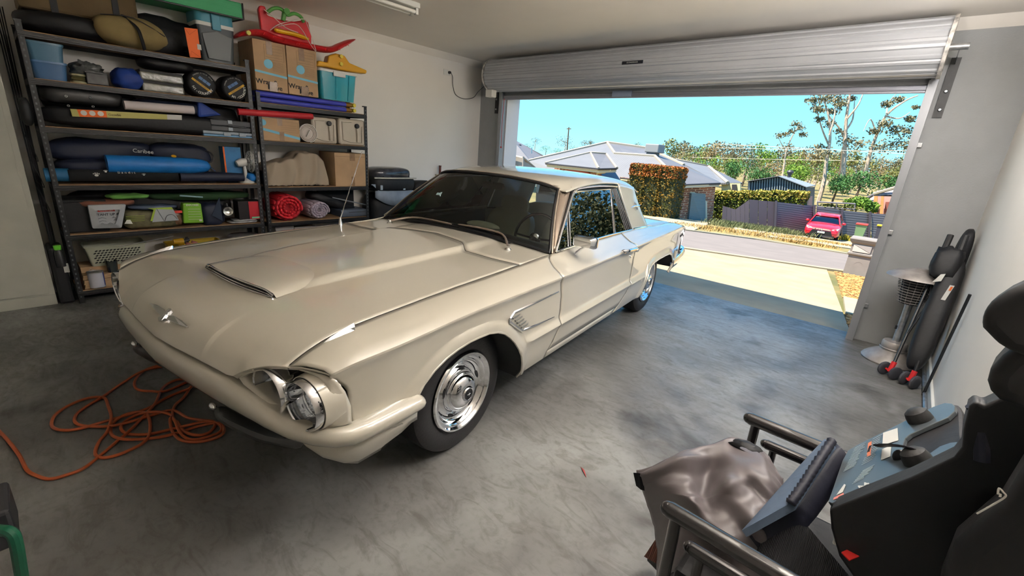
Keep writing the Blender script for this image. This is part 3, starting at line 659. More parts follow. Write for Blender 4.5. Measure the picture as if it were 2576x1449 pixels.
# ---- roof
rzc = [(1.19,1.322),(1.30,1.344),(1.45,1.359),(1.65,1.369),(1.9,1.373),(2.2,1.364),(2.5,1.340),(2.72,1.306),(2.84,1.272)]
def roof_pt(t_, v):
    a = abs(v); uf = hd(min(a,.565))[0]; u = lerp(uf, 2.84-.05*(a/.62)**3, t_)
    zf = spl(rzc, lerp(1.19, 2.84, t_)); drop = .030*(a/.6)**2.5 + (.030*max(0, (a-.56)/.07)**1.5)
    zf2 = hd(min(a,.565))[1]; w_ = math.exp(-t_/.07)
    return cv(u, v, lerp(zf-drop, zf2, w_))
rows = [[roof_pt((i/40)**1.2, v) for i in range(41)] for v in [-.635,-.62,-.60] + [lerp(-.58,.58,j/28) for j in range(29)] + [.60,.62,.635]]
B(MB().grid(rows), 'roof', M_paint, smooth=60, solid=.01)
for s in (1, -1):
    # C-pillar
    rows = []
    for i in range(13):
        k = i/12; u0_ = lerp(2.25, 2.285, k)+0; u1_ = lerp(2.80, 2.90, k); r = []
        vb = lerp(.632, .805, k**1.15); z_ = lerp(1.262, .905, k)
        for j in range(13):
            t_ = j/12; zz = z_ + (roof_pt((lerp(u0_,u1_,t_)-1.3)/1.54, .63*s).z-1.262)*(1-k) - (.03*t_*k)
            vv = vb - (.10*max(0, (t_-.75)/.25)**2)
            r.append(cv(lerp(u0_, u1_, t_), vv*s, zz))
        rows.append(r)
    B(MB().grid(rows), 'rear_pillar', M_paint, smooth=50, solid=.008)
    # A-pillar skin
    rows = []
    for i in range(11):
        k = i/10; a = ws(s*1.03, k, .0); b_ = cv(lerp(.91,1.43,k), s*lerp(.800,.625,k), lerp(.915,1.262,k)); rows.append([a, a.lerp(b_, .5)+Vector((0,-s*.006,.004)), b_])
    B(MB().grid([[q for q in r] for r in rows]), 'front_pillar', mat('pillar_skin', rgb(176,160,146), .22, .75), smooth=50, solid=.006)
    B(MB().tube([r[1].lerp(r[2], .62)+Vector((0,-.004*s,.002)) for r in rows], .008, 6), 'pillar_seal', M_seal)
    # side trim loop (drip rail + window surround)
    lo = [cv(.90,.812*s,.918), cv(1.13,.73*s,1.075), cv(1.37,.645*s,1.232), cv(1.43,.634*s,1.258), cv(1.52,.630*s,1.275), cv(1.85,.630*s,1.283), cv(2.23,.632*s,1.270)]
    B(MB().tube(crom(lo, 5), .009, 6), 'window_surround', M_chrome)
    B(MB().tube([cv(2.24,.634*s,1.270), cv(2.28,.81*s,.915)], .006, 6), 'pillar_trim', M_chrome)
    B(MB().tube(crom([cv(.90,.815*s,.918), cv(1.3,.818*s,.925), cv(1.8,.818*s,.926), cv(2.28,.815*s,.915)], 6), .007, 6), 'belt_moulding', M_chrome)
    B(MB().tube([cv(2.29,.82*s,.912), cv(2.6,.815*s,.895), cv(2.88,.79*s,.868)], .013, 6, sq=(.5,1.6)), 'rear_pillar_moulding', M_chrome)
    # glass: vent, main, quarter; all in the plane from belt to roof rail
    def sp(u, k, o=0.0): return cv(u, (lerp(.800, .622, k)+o)*s, lerp(.922, 1.262, k))
    M_side = glassmat('side_glass', (.06,.07,.08), 2.8, 0.0)
    def quad(name, pts, m, par=None, n=6):
        A_, B_, C_, D_ = pts; return B(MB().grid([[ (A_.lerp(B_, i/n)).lerp(D_.lerp(C_, i/n), j/n) for j in range(n+1)] for i in range(n+1)]), name, m, par, smooth=180)
    def pane(name, pts, par=None): return B(MB().add(pts, [tuple(range(len(pts)))]), name, M_side, par, smooth=None, solid=.004)
    pane('side_window', [sp(1.115,0), sp(1.875,0), sp(2.085,.97), sp(1.46,.97), sp(1.40,.92), sp(1.25,.63)], dr if s == 1 else None)
    pane('vent_window', [sp(.935,.01), sp(1.095,.0), sp(1.232,.60)])
    pane('quarter_window', [sp(1.90,0), sp(2.12,0), sp(2.122,.97), sp(2.115,.97)])
    B(MB().tube([sp(1.105,0,.004), sp(1.243,.62,.004)], .008, 6), 'vent_post', M_chrome)
    B(MB().tube([sp(1.885,0,.004), sp(2.10,.98,.004)], .009, 6).tube([sp(1.905,0,.004), sp(2.12,.98,.004)], .004, 6), 'glass_divider', M_chrome)
    B(MB().tube(crom([sp(1.25,.63,.003), sp(1.33,.79,.003), sp(1.40,.91,.003), sp(1.50,.965,.003), sp(2.09,.972,.003)], 5), .006, 6), 'glass_frame', M_chrome)
    m_ = MB().grid([[sp(2.12+.155*t_, 0, -.002), sp(2.122+.112*t_, .98, -.002)] for t_ in (0, .5, 1)])
    for q in (.1,.35,.6,.85): m_.tube([sp(2.12+.155*q,0,.003), sp(2.122+.112*q,.98,.003)], .006, 5)
    B(m_, 'window_channel', M_seal)
    B(MB().grid([[cv(u, .612*s, z) for z in (1.262,1.285)] for u in (1.4,2.25)]).grid([[sp(u, k, -.002) for k in (.93,1.03)] for u in (1.4, 1.8, 2.24)]), 'roof_rail_seal', M_seal)
    # C pillar badge
    m_ = MB(); cb_ = (2.56, 1.09)
    def bp_(u, z): 
        k = (1.262-z)/(1.262-.905); return cv(u, (lerp(.632,.805,k**1.15)+.006)*s, z)
    m_.tube([bp_(2.44,1.085), bp_(2.52,1.092), bp_(2.62,1.088), bp_(2.70,1.095)], [.003,.010,.010,.003], 6)
    m_.tube([bp_(2.565+.028*math.cos(a), 1.09+.034*math.sin(a)) for a in [2*pi*i/10 for i in range(10)]], .005, 6, closed=True)
    B(m_, 'pillar_badge', M_chrome)
# ---- rear glass, deck, tail
B(MB().grid([[cv(lerp(2.84,3.05,k), v*lerp(1,1.2,k), lerp(1.27,.895,k)-.03*(v/.56)**2*(1-k)) for k in (0,.5,1)] for v in (-.56,-.4,-.2,0,.2,.4,.56)]), 'rear_window', M_wind, smooth=180)
B(MB().grid([[cv(u, v, spl([(2.9,.905),(3.3,.900),(3.6,.878),(3.78,.835),(3.82,.80)], u) - (.905-spl(cutz,2.9))*(abs(v)/.80)**2 + (spl(cutz,u)-spl([(2.9,.905),(3.3,.900),(3.6,.878),(3.78,.835),(3.82,.80)], u)+(.905-spl(cutz,2.9)))*(abs(v)/.80)**3) for u in [lerp(2.86,3.815,i/20) for i in range(21)]] for v in [lerp(-.80,.80,j/16) for j in range(17)]]), 'trunk_lid', M_paint, smooth=60, solid=.008)
B(MB().grid([[cv(3.79-.12*k, v, lerp(.80,.50,k)) for k in (0,.5,1)] for v in (-.92,-.5,0,.5,.92)]), 'tail_panel', mat('tail_chrome', (.5,.5,.52), .2, .9))
rb = MB()
for s in (1, -1): rb.tube(crom([cv(3.30,.955*s,.47), cv(3.5,.965*s,.50), cv(3.72,.95*s,.53), cv(3.86,.84*s,.54)], 5), .04, 8, sq=(.6,1.5))
rb.tube([cv(3.86,.84,.54), cv(3.90,0,.54), cv(3.86,-.84,.54)], .045, 8, sq=(1.4,.7)); B(rb, 'rear_bumper', M_chrome)
B(MB().tube(crom([cv(3.34,.962,.60), cv(3.33,.965,.52), cv(3.30,.955,.44), cv(3.26,.94,.37)], 4), .014, 8), 'bumper_end_wrap', M_paint)
# ---- wheels
M_tyre = mat('tyre_rubber', (.016,.015,.017), .55, bump=.15, bs=90)
def wheel(uc, vs):
    r0 = .325; o = cv(uc, .845*vs, r0+.003); ax = Vector((0, -vs, 0))
    W_ = B(MB().lathe([(.205,-.16),(.235,-.20),(.29,-.205),(.318,-.19),(.325,-.15),(.325,-.05),(.320,-.018),(.30,-.002),(.27,.004),(.24,.002),(.222,-.004),(.208,-.012)], 64, o, ax), 'tyre', M_tyre, smooth=40)
    B(MB().lathe([(.208,-.010),(.214,.002),(.208,.010),(.199,.010),(.192,.0),(.186,-.008),(.182,.0),(.176,-.004),(.168,-.022),(.160,-.034),(.150,-.036)], 64, o, ax), 'trim_ring', M_chrome, smooth=50)
    B(MB().lathe([(.155,-.042),(.148,-.040),(.140,-.030),(.128,-.018),(.118,-.022),(.112,-.03),(.104,-.024),(.1,-.02)], 64, o, ax), 'wheel_disc', M_chrome, smooth=60)
    B(MB().lathe([(.109,-.024),(.106,-.008),(.100,-.004),(.094,-.006),(.090,.006),(.075,.020),(.055,.028),(.040,.030),(.038,.036),(.034,.040),(.030,.038)], 48, o, ax), 'hub_cap', M_chrome, smooth=50)
    B(MB().lathe([(.0,.036),(.022,.036),(.030,.038)], 24, o, ax), 'cap_centre', M_seal)
    B(MB().tube([o+ax*.039+Vector((-.012,0,0)), o+ax*.041, o+ax*.039+Vector((.012,0,0))], .002, 5).tube([o+ax*.040+Vector((0,0,-.012)), o+ax*.040+Vector((0,0,.012))], .002, 5), 'cap_emblem', M_chrome)
    for k in range(5):
        a = 2*pi*k/5+.35; c = o + Vector((math.cos(a), 0, math.sin(a)))*.131 + ax*(-.0165); tn = Vector((-math.sin(a), 0, math.cos(a))); rn = Vector((math.cos(a), 0, math.sin(a)))
        m_ = MB(); n_ = 14; m_.add([c + tn*.026*math.cos(2*pi*q/n_) + rn*.009*math.sin(2*pi*q/n_) + ax*(.004-.0*q) for q in range(n_)], [tuple(range(n_))]); B(m_, 'wheel_slot', M_seal, smooth=None)
for uc in (0, 2.873):
    for vs in (1, -1): wheel(uc, vs)
# ---- flank details on both sides
for s in (1, -1):
    def sd_(u, z, o=.004): return cv(u, (side_v(u, z)+o)*s, z)
    B(MB().tube([sd_(.205,.70), sd_(.235,.725), sd_(.45,.728), sd_(.70,.733)], [.007,.008,.006,.003], 6).tube([sd_(.205,.70), sd_(.20,.685), sd_(.325,.598)], .008, 6).tube([sd_(.325,.598), sd_(.50,.585), sd_(.68,.578)], [.006,.005,.002], 6), 'fender_vent_trim', M_chrome)
    for k in range(5): 
        t_ = (k+.6)/5.2; u, z = lerp(.215,.335,t_), lerp(.705,.605,t_); B(MB().tube([sd_(u+.0, z, .004), sd_(u+.045, z+.004, .006), sd_(u+.075, z+.005, .0)], [.0055,.005,.001], 6), 'vent_louvre', mat('louvre_metal', rgb(150,150,146), .3, .8))
    # door handle and lock
    h = MB().tube(crom([cv(1.63,.985*s,.845), cv(1.67,1.012*s,.85), cv(1.78,1.018*s,.845), cv(1.86,1.014*s,.838), cv(1.90,1.0*s,.832)], 4), [.008]+[.013]*15+[.01], 8); h.ball(cv(1.90,1.004*s,.822), .017, 10, 6); h.box(cv(1.66,.985*s,.84), (.05,.03,.02)); B(h, 'door_handle', M_chrome)
    B(MB().lathe([(0,.012),(.012,.01),(.014,0)], 12, cv(1.88, side_v(1.88,.765)*s, .765), (0,-s,0)), 'door_lock', M_chrome)
# mirror on the visible side
mr = MB(); c0 = cv(1.06, .875, .893); c1 = cv(1.062, .935, .952)
mr.tube([c0, c0.lerp(c1,.5)+Vector((0,0,.004)), c1], [.022,.014,.012], 10, sq=(1,.6))
P = []
for k, (sc_, off) in enumerate(((.72,-.055),(.95,-.03),(1.0,0),(1.0,.012))):
    P.append([c1 + Vector((off*-1 if 0 else off, 0, .03)) + Vector((0, -a*.080*sc_, b_*.036*sc_)) for a, b_ in ((-1,-.7),(-.9,-1),(.9,-1),(1,-.7),(1,.7),(.9,1),(-.9,1),(-1,.7))])
mr.grid(P, cv=True); mr.add(P[0], [tuple(range(8))])
m_o = B(mr, 'side_mirror', M_chrome, smooth=35)
B(MB().add([q + Vector((-.002,0,0)) for q in P[3]], [tuple(range(8))]), 'mirror_glass', mat('mirror_back', (.05,.06,.08), .02, 1.0), m_o, smooth=None)
# fuel flap line and tail script
B(MB().tube([cv(3.34, side_v(3.34,.70)+.002, .785), cv(3.42, side_v(3.42,.7)+.002, .785), cv(3.45, side_v(3.45,.7)+.002, .70), cv(3.44, side_v(3.44,.62)+.002, .62), cv(3.36, side_v(3.36,.62)+.002, .62)], .0022, 4), 'fuel_flap', mat('panel_gap', (.1,.09,.08), .7))
a = cv(3.60, side_v(3.60,.74)+.004, .725); b_ = cv(3.76, side_v(3.76,.74)+.004, .735); text('Thunderbird', .040, M_dark, frame(MW @ a.lerp(b_,.5), MW.to_3x3() @ (b_-a), (0,0,1)), car, 'tail_script', .001)
# wipers
M_wip = mat('wiper_metal', rgb(150,136,126), .35, .6)
def wsp(j, k, o): return ws(j, k, o)
for P in ([cv(.735,-.556,.925), ws(-.60,.02,.02), ws(-.36,.025,.016), ws(-.10,.012,.014)], [cv(.735,.556,.925), ws(.52,.03,.022), ws(.28,.045,.018), ws(-.02,.03,.014)]):
    wp = B(MB().tube(crom(P, 4), [.009]+[.007]*11+[.004], 6), 'wiper_arm', M_wip)
    B(MB().lathe([(.024,0),(.022,.012),(.012,.022),(.012,.035),(0,.036)], 14, P[0]-Vector((0,0,.03)), (0,0,1)), 'wiper_pivot', M_chrome, wp)
    B(MB().tube([P[2].lerp(P[1],.6)+Vector((.004,0,-.01)), P[2]+Vector((.002,0,-.010)), P[3].lerp(P[2],-.35)+Vector((0,0,-.008))], .004, 5), 'wiper_blade', M_seal, wp)
# aerial on the far fender
B(MB().lathe([(.02,0),(.014,.02),(.008,.05),(.006,.06)], 12, cv(.45,-.765,.882), (0,0,1)).tube([cv(.45,-.765,.93), cv(.66,-.765,1.42)], [.004,.0025], 6), 'aerial', M_chrome)
# ---- cabin
M_int = mat('cabin_dark', rgb(24,30,28), .6); M_seat = mat('seat_vinyl', rgb(196,204,180), .5)
dash = MB()
rows = [[cv(lerp(.96,1.22,k), v, base_z(min(.7,abs(v)))-.015 + .02*math.sin(pi*k) - .05*k*k) for k in (0,.25,.5,.75,1)] for v in (-.74,-.5,-.2,.2,.5,.74)]
dash.grid(rows); dash.grid([[cv(1.22, v, z) for z in (.875,.6)] for v in (-.74, .74)]); B(dash, 'dashboard', M_int)
for s in (.33, -.33):
    st_ = MB().ball(cv(1.85, s, .50), (.30,.27,.12), 16, 10, e=.6).ball(cv(2.02, s, .72), (.09,.27,.26), 16, 10, R=Matrix.Rotation(.25,3,'Y'), e=.6)
    so2 = B(st_, 'front_seat', M_seat); B(MB().ball(cv(2.10, s, 1.0), (.05,.16,.09), 14, 8, e=.7), 'headrest', M_seat, so2)
B(MB().ball(cv(2.72,0,.80), (.10,.62,.2), 20, 10, e=.5).ball(cv(2.5,0,.5), (.28,.62,.12), 20, 8, e=.5), 'rear_seat', M_seat)
B(MB().span(cv(.9,-.72,.30), cv(2.8,.72,.34)), 'cabin_floor', M_int, smooth=None)
B(MB().grid([[cv(u, v, z) for u in (1.0,2.2)] for v, z in ((.765,.90),(.765,.4))]).grid([[cv(u, -v, z) for u in (1.0,2.2)] for v, z in ((.765,.90),(.765,.4))]), 'door_trim', M_int)
B(MB().grid([[cv(u, v, 1.33-.05*(v/.6)**2) for u in (1.3,1.8,2.3,2.75)] for v in (-.55,-.3,0,.3,.55)]), 'headlining', mat('headlining', rgb(120,116,104), .9))
sw = [cv(1.30+.06*math.sin(a)*.8, .42+.19*math.cos(a), .895+.17*math.sin(a)) for a in [2*pi*i/28 for i in range(28)]]
B(MB().tube(sw, .011, 8, closed=True).tube([sw[0], cv(1.29,.42,.885), sw[14]], .008, 6).tube([cv(1.29,.42,.885), cv(1.15,.42,.84)], .03, 8), 'steering_wheel', M_seal)
B(MB().ball(cv(1.28,.42,.885), (.02,.05,.05), 12, 8), 'horn_button', M_chrome)
B(MB().ball(cv(1.18,-.0,.93), (.06,.16,.035), 14, 8), 'dash_pad', M_seat)
B(MB().tube([cv(1.25,0,1.29), cv(1.27,0,1.25)], .006, 6).ball(cv(1.28,0,1.235), (.012,.11,.028), 12, 6, e=.5), 'rear_view_mirror', M_int)
# ================================================================== shelving along the left wall
SX = -5.012
def S(px, py, d=0.0): return at(px, py, 0, SX-d)
M_mdf = mat('mdf_board', rgb(150,118,86), .8, n=.1, ns=10)
def rack(label, y0, y1, ztop, levels):
    t = thing('shelving_unit', label, 'shelf', (SX-.22, (y0+y1)/2, 0))
    for y in (y0, y1):
        for x in (SX, SX-.42):
            sg = 1 if y == y0 else -1; sx = -1 if x == SX else 1; mb = MB()
            mb.span((x, y, 0), (x+.003*sx, y+.036*sg, ztop)); mb.span((x, y, 0), (x+.036*sx, y+.003*sg, ztop)); o = mb.build('post', M_blackmetal, t, smooth=None)
            if x == SX:
                h = MB(); z = .05
                while z < ztop-.03: h.span((x+.0005, y+.012*sg, z), (x+.0015, y+.022*sg, z+.016)); z += .04
                tag(h.build('punched_slots', mat('slot_grey', rgb(88,90,94), .6), o, smooth=None), kind='stuff')
            MB().span((x-.001*sx, y-.002*sg, ztop-.005), (x+.038*sx, y+.038*sg, ztop+.006)).build('post_cap', M_black, t, smooth=None)
    for z in levels:
        for x in (SX-.004, SX-.416): 
            mb = MB(); mb.span((x-.004, y0, z), (x+.006, y1, z+.040)); mb.span((x-.010, y0, z+.012), (x+.010, y1, z+.026)); mb.build('beam', M_blackmetal, t, smooth=None, bevel=.002)
        for y in (y0+.004, y1-.004): MB().span((SX-.41, y-.004, z), (SX-.01, y+.004, z+.04)).build('end_beam', M_blackmetal, t, smooth=None)
        MB().span((SX-.412, y0+.01, z+.030), (SX-.008, y1-.01, z+.046)).build('shelf_board', M_mdf, t, smooth=None)
    return t
LV = [2.025, 1.71, 1.375, .94, .54, .062]; RV = [1.73, 1.372, .906, .533, .10]
rack('taller black steel shelving unit of six shelves beside the white cupboard', .245, 1.755, 2.13, LV)
rack('lower black steel shelving unit with a storage tub and boxes on top', 1.79, 2.985, 1.86, RV)
La = [z+.047 for z in LV]; Ra = [z+.047 for z in RV]
def one(mb, name, m, label, cat, group=None, smooth=35, **k): return tag(mb.build(name, m, smooth=smooth, **k), label, cat, group)
def ibox(px0, px1, pyt, lev, dep, d=.015, pym=None):
    """y span, z span and x span of a box standing on a shelf, from its outline"""
    zb = lev; y0 = S(px0, pym or pyt+10, d).y; y1 = S(px1, pym or pyt+10, d).y; zt = S((px0+px1)/2, pyt, d).z
    return (SX-d-dep, y0, zb), (SX-d, y1, max(zb+.02, zt))
def bag(c, r, m, name, label, cat='bag', e=.6, nz=.12, nf=2.2, seed=None, group=None, parts=None):
    mb = MB().ball(c, r, 28, 16, e=e, nz=nz, nf=nf, seed=seed if seed is not None else rnd.random()*50)
    if parts is None: return one(mb, name, m, label, cat, group, smooth=180)
    t = thing(name, label, cat, (c[0], c[1], c[2]-r[2]), 0, group); mb.build('body', m, t, smooth=180); parts(t); return t
def cloth(name, c, s=.85, **k): return mat(name, c, s, bump=.35, bs=14, n=.12, ns=6, **k)
C_black = cloth('black_nylon', rgb(13,13,17), .6); C_navy = cloth('navy_nylon', rgb(17,24,46), .6); C_blue = cloth('blue_nylon', rgb(22,104,176), .5); C_royal = cloth('royal_blue_fabric', rgb(24,54,130), .6)
M_cream_print = mat('print_black', rgb(20,20,22), .7); M_skyprint = mat('print_sky', rgb(126,190,216), .7); M_tape = mat('brown_tape', rgb(140,112,84), .25, n=.15, ns=20); M_line = mat('print_line', rgb(104,84,66), .8)
M_wprint = mat('print_white', rgb(205,205,200), .6)
def pbox(a, b_): return [(p+q)/2 for p, q in zip(a, b_)], [abs(q-p) for p, q in zip(a, b_)]
def flat(pts, m, par, name='print', th=.0012):   # y,z outline on plane x
    return MB().prism([(pts[0], y, z) for y, z in pts[1]], (th, 0, 0)).build(name, m, par, smooth=None)
# ---- top shelf, left unit
z = La[0]
a, b_ = ibox(55, 215, 12, z, .36, .05, 60); 
t = thing('storage_trunk', 'dull brown fabric storage box high at the far left of the top shelf', 'box', ((a[0]+b_[0])/2, .55, z+.17)); MB().span((a[0], .29, z+.165), (b_[0]-.06, .98, z+.42)).build('body', cloth('brown_canvas', rgb(92,76,50)), t, smooth=None, bevel=.02)
for y in (.48, .84): MB().span((b_[0]-.062, y-.02, z+.165), (b_[0]-.055, y+.02, z+.42)).build('strap', C_black, t, smooth=None)
bag((SX-.20, .60, z+.085), (.19, .36, .083), C_black, 'duffel_bag', 'long soft black bag lying under the brown fabric storage box', e=.7)
c = S(330, 92, .05)
def kh(t):
    MB().tube(crom([(c.x+.10, c.y-.05, c.z+.13), (c.x+.19, c.y+.01, c.z+.05), (c.x+.19, c.y+.03, c.z-.03), (c.x+.13, c.y+.05, c.z-.095)], 4), .016, 6, sq=(1, .4)).build('strap', C_black, t)
    MB().tube(crom([(c.x+.14, c.y-.19, c.z+.10), (c.x+.17, c.y, c.z+.115), (c.x+.13, c.y+.20, c.z+.03)], 4), .004, 5).build('zip', C_black, t)
bag((c.x-.0, c.y, z+.115), (.17, .235, .112), cloth('khaki_canvas', rgb(128,112,72)), 'duffel_bag', 'khaki canvas duffel bag with black strap on the top shelf', e=.75, nz=.1, parts=kh)
bag((SX-.30, 1.22, z+.16), (.12, .30, .158), C_black, 'duffel_bag', 'crumpled black bag piled behind the khaki duffel bag', e=.8, nz=.3)
bag((SX-.12, 1.335, z+.05), (.10, .06, .05), cloth('black_plastic_film', (.012,.012,.014), .25), 'bin_liner', 'small crumpled black plastic bag between khaki duffel and orange envelope', e=.9, nz=.4, nf=4)
e_ = [S(463.5, 69), S(497, 73), S(506, 146), S(478, 144)]
t = thing('envelope', 'bright orange postal envelope standing on the top shelf', 'envelope', tuple((e_[2]+e_[3])/2))
MB().prism([p for p in e_], (-.004, 0, 0)).build('body', mat('orange_paper', rgb(232,104,34), .6), t, smooth=None)
MB().prism([e_[0].lerp(e_[2], .55)+Vector((.001, .025, .01)), e_[0].lerp(e_[2], .55)+Vector((.001, .055, .008)), e_[0].lerp(e_[2], .55)+Vector((.001, .055, -.035)), e_[0].lerp(e_[2], .55)+Vector((.001, .025, -.033))], (.001,0,0)).build('barcode_label', M_wprint, t, smooth=None)
MB().tube([e_[0]+Vector((.001,0,0)), e_[0].lerp(e_[2],.22)+Vector((.001,.01,0)), e_[1]+Vector((.001,0,0))], .0014, 4).tube([e_[3]+Vector((.001,0,0)), e_[3].lerp(e_[1],.22)+Vector((.001,-.002,0)), e_[2]+Vector((.001,0,0))], .0014, 4).build('flap_crease', mat('orange_dark', rgb(180,76,20), .7), t)
# cooler box
ya, yb = S(502, 120, .01).y, S(594, 120, .01).y
t = thing('cooler_box', 'grey cooler box with teal lid and white band on the top shelf', 'cooler', (SX-.17, (ya+yb)/2, z))
def rr(x0, x1, y0, y1, zz, r=.03): 
    P = []
    for cx_, cy_, a0 in ((x1-r, y1-r, 0), (x0+r, y1-r, 90), (x0+r, y0+r, 180), (x1-r, y0+r, 270)):
        for k in range(4): a = math.radians(a0+30*k); P.append(Vector((cx_+r*math.cos(a), cy_+r*math.sin(a), zz)))
    return P
def tub(y0, y1, z0, z1, dep, m, name, par, taper=.03, xf=SX-.01, r=.03, cap=True):
    mb = MB().grid([rr(xf-dep+taper, xf-taper, y0+taper, y1-taper, z0, r), rr(xf-dep, xf, y0, y1, z1, r)], cv=True)
    n = len(rr(0,1,0,1,0)); k = len(mb.v); mb.f.append(tuple(range(n-1,-1,-1))); mb.mi.append(0)
    if cap: mb.f.append(tuple(range(k-n, k))); mb.mi.append(0)
    return mb.build(name, m, par, smooth=40)
M_teal = mat('teal_plastic', rgb(70,140,160), .45)
tub(ya, yb, z, z+.285, .30, mat('cooler_grey_body', rgb(66,72,76), .45), 'body', t, .02)
tub(ya-.006, yb+.006, z+.285, z+.315, .312, M_white, 'band', t, .0); tub(ya-.004, yb+.004, z+.315, z+.40, .308, M_teal, 'lid', t, -.0, r=.05)
MB().prism([(SX-.012, ya+.06, z+.02), (SX-.012, yb-.06, z+.02), (SX-.012, yb-.03, z+.22), (SX-.012, (ya+yb)/2, z+.255), (SX-.012, ya+.03, z+.22)], (.012, 0, 0)).build('front_panel', mat('cooler_panel', rgb(104,108,110), .5), t, smooth=None, bevel=.004)
MB().span((SX-.006, (ya+yb)/2-.035, z+.26), (SX+.012, (ya+yb)/2+.035, z+.41)).build('latch', M_teal, t, smooth=None, bevel=.006)
# green flat case lying over the cooler
t = thing('folded_awning', 'bright green fabric case with black piping lying above the cooler box', 'bag', (SX-.05, 1.30, z+.41))
P0 = [Vector(S(612, 49, -.06)), Vector(S(395, 0, -.06)), Vector(S(395, 0, -.06))+Vector((-.40,0,.02)), Vector(S(612, 49, -.06))+Vector((-.40,0,.02))]
P0[1] = P0[1] + (P0[1]-P0[0])*.35; P0[2] = P0[2]+(P0[1]-P0[0])*.26
MB().prism(P0, (0, 0, .13)).build('case', mat('green_fabric', rgb(62,156,104), .6, bump=.5, bs=30, st=(1,.15,1)), t, smooth=None, bevel=.012)
MB().tube([P0[1], P0[0], P0[3]], .007, 6).tube([P0[0]+Vector((0,.004,0)), P0[0]+Vector((0,.004,.13))], .007, 6).build('piping', M_black, t)
# ---- second shelf
z = La[1]
ya, yb = S(74, 160, .03).y, S(167, 160, .03).y
for i, (m_, lb) in enumerate(((mat('blue_tub', rgb(54,92,134), .35, trans=0), 'translucent blue storage tub, lower of two at the left of the second shelf'), (mat('blue_tub_top', rgb(72,112,138), .35), 'translucent pale blue storage tub stacked on the lower blue one'))):
    t = thing('storage_tub', lb, 'tub', (SX-.2, (ya+yb)/2, z+.13*i)); tub(ya, yb, z+.128*i, z+.128*i+.115, .36, m_, 'body', t, .012, SX-.03); tub(ya-.005, yb+.005, z+.128*i+.114, z+.128*(i+1), .37, m_, 'rim', t, .0, SX-.026)
c = S(197, 192, .05)
t = thing('wire_spool', 'clear spool wound with pale wire beside the blue tubs', 'spool', (c.x, c.y, z)); mb = MB().lathe([(0,0),(.05,0),(.05,.012),(.036,.014),(.036,.05),(.05,.052),(.05,.066),(0,.066)], 24, (c.x-.03, c.y, z)); mb.build('spool', mat('spool_cream', rgb(150,144,110), .4), t)
MB().lathe([(.037,.016),(.044,.02),(.044,.046),(.037,.05)], 24, (c.x-.03, c.y, z)).build('wire', mat('wire_olive', rgb(86,80,50), .4, wave=('Z', 60, .5)), t)
bag((SX-.20, S(215,165,.2).y, z+.10), (.10, .10, .07), mat('clear_film', rgb(96,98,96), .15, n=.4, ns=14), 'plastic_bag', 'crinkled clear plastic packaging behind the wire spool', e=.9, nz=.5, nf=4)
c = S(245, 200, .05); t = thing('parts_case', 'small dark parts organiser between the spool and the blue bag', 'box', (c.x, c.y, z)); MB().box((c.x-.05, c.y, z+.045), (.12, .13, .085)).build('body', mat('dark_case', rgb(50,50,50), .4, n=.4, ns=20), t, smooth=None, bevel=.006)
MB().box((c.x-.05, c.y, z+.09), (.124, .134, .008)).build('lid', M_black, t, smooth=None)
bag((SX-.12, S(322,200,.1).y, z+.075), (.12, .105, .082), C_royal, 'stuff_sack', 'royal blue drawstring sack on the second shelf', e=.8, nz=.25)
for i in range(2):
    ya, yb = S(352+6*i, 190+20*i, .03).y, S(462, 205+8*i, .03).y; zz = z+.085-.085*i
    t = thing('wrapped_slab', ['upper flat grey pack in crinkled clear film on the second shelf', 'lower flat grey pack in crinkled clear film on the second shelf'][i], 'package', (SX-.14, (ya+yb)/2, zz))
    MB().span((SX-.26, ya, zz), (SX-.03, yb, zz+.066)).build('pack', mat('film_grey', rgb(120,120,112), .2, n=.45, ns=9, bump=.6, bs=16), t, smooth=None, bevel=.012)
    MB().span((SX-.255, ya+.005, zz+.066), (SX-.035, yb-.005, zz+.083)).build('foam_layer', C_black, t, smooth=None)
bag((SX-.2, 1.13, z+.235), (.15, .2, .045), C_black, 'folded_bag', 'folded black bag tucked on the shelf above the film-wrapped packs', e=.6)
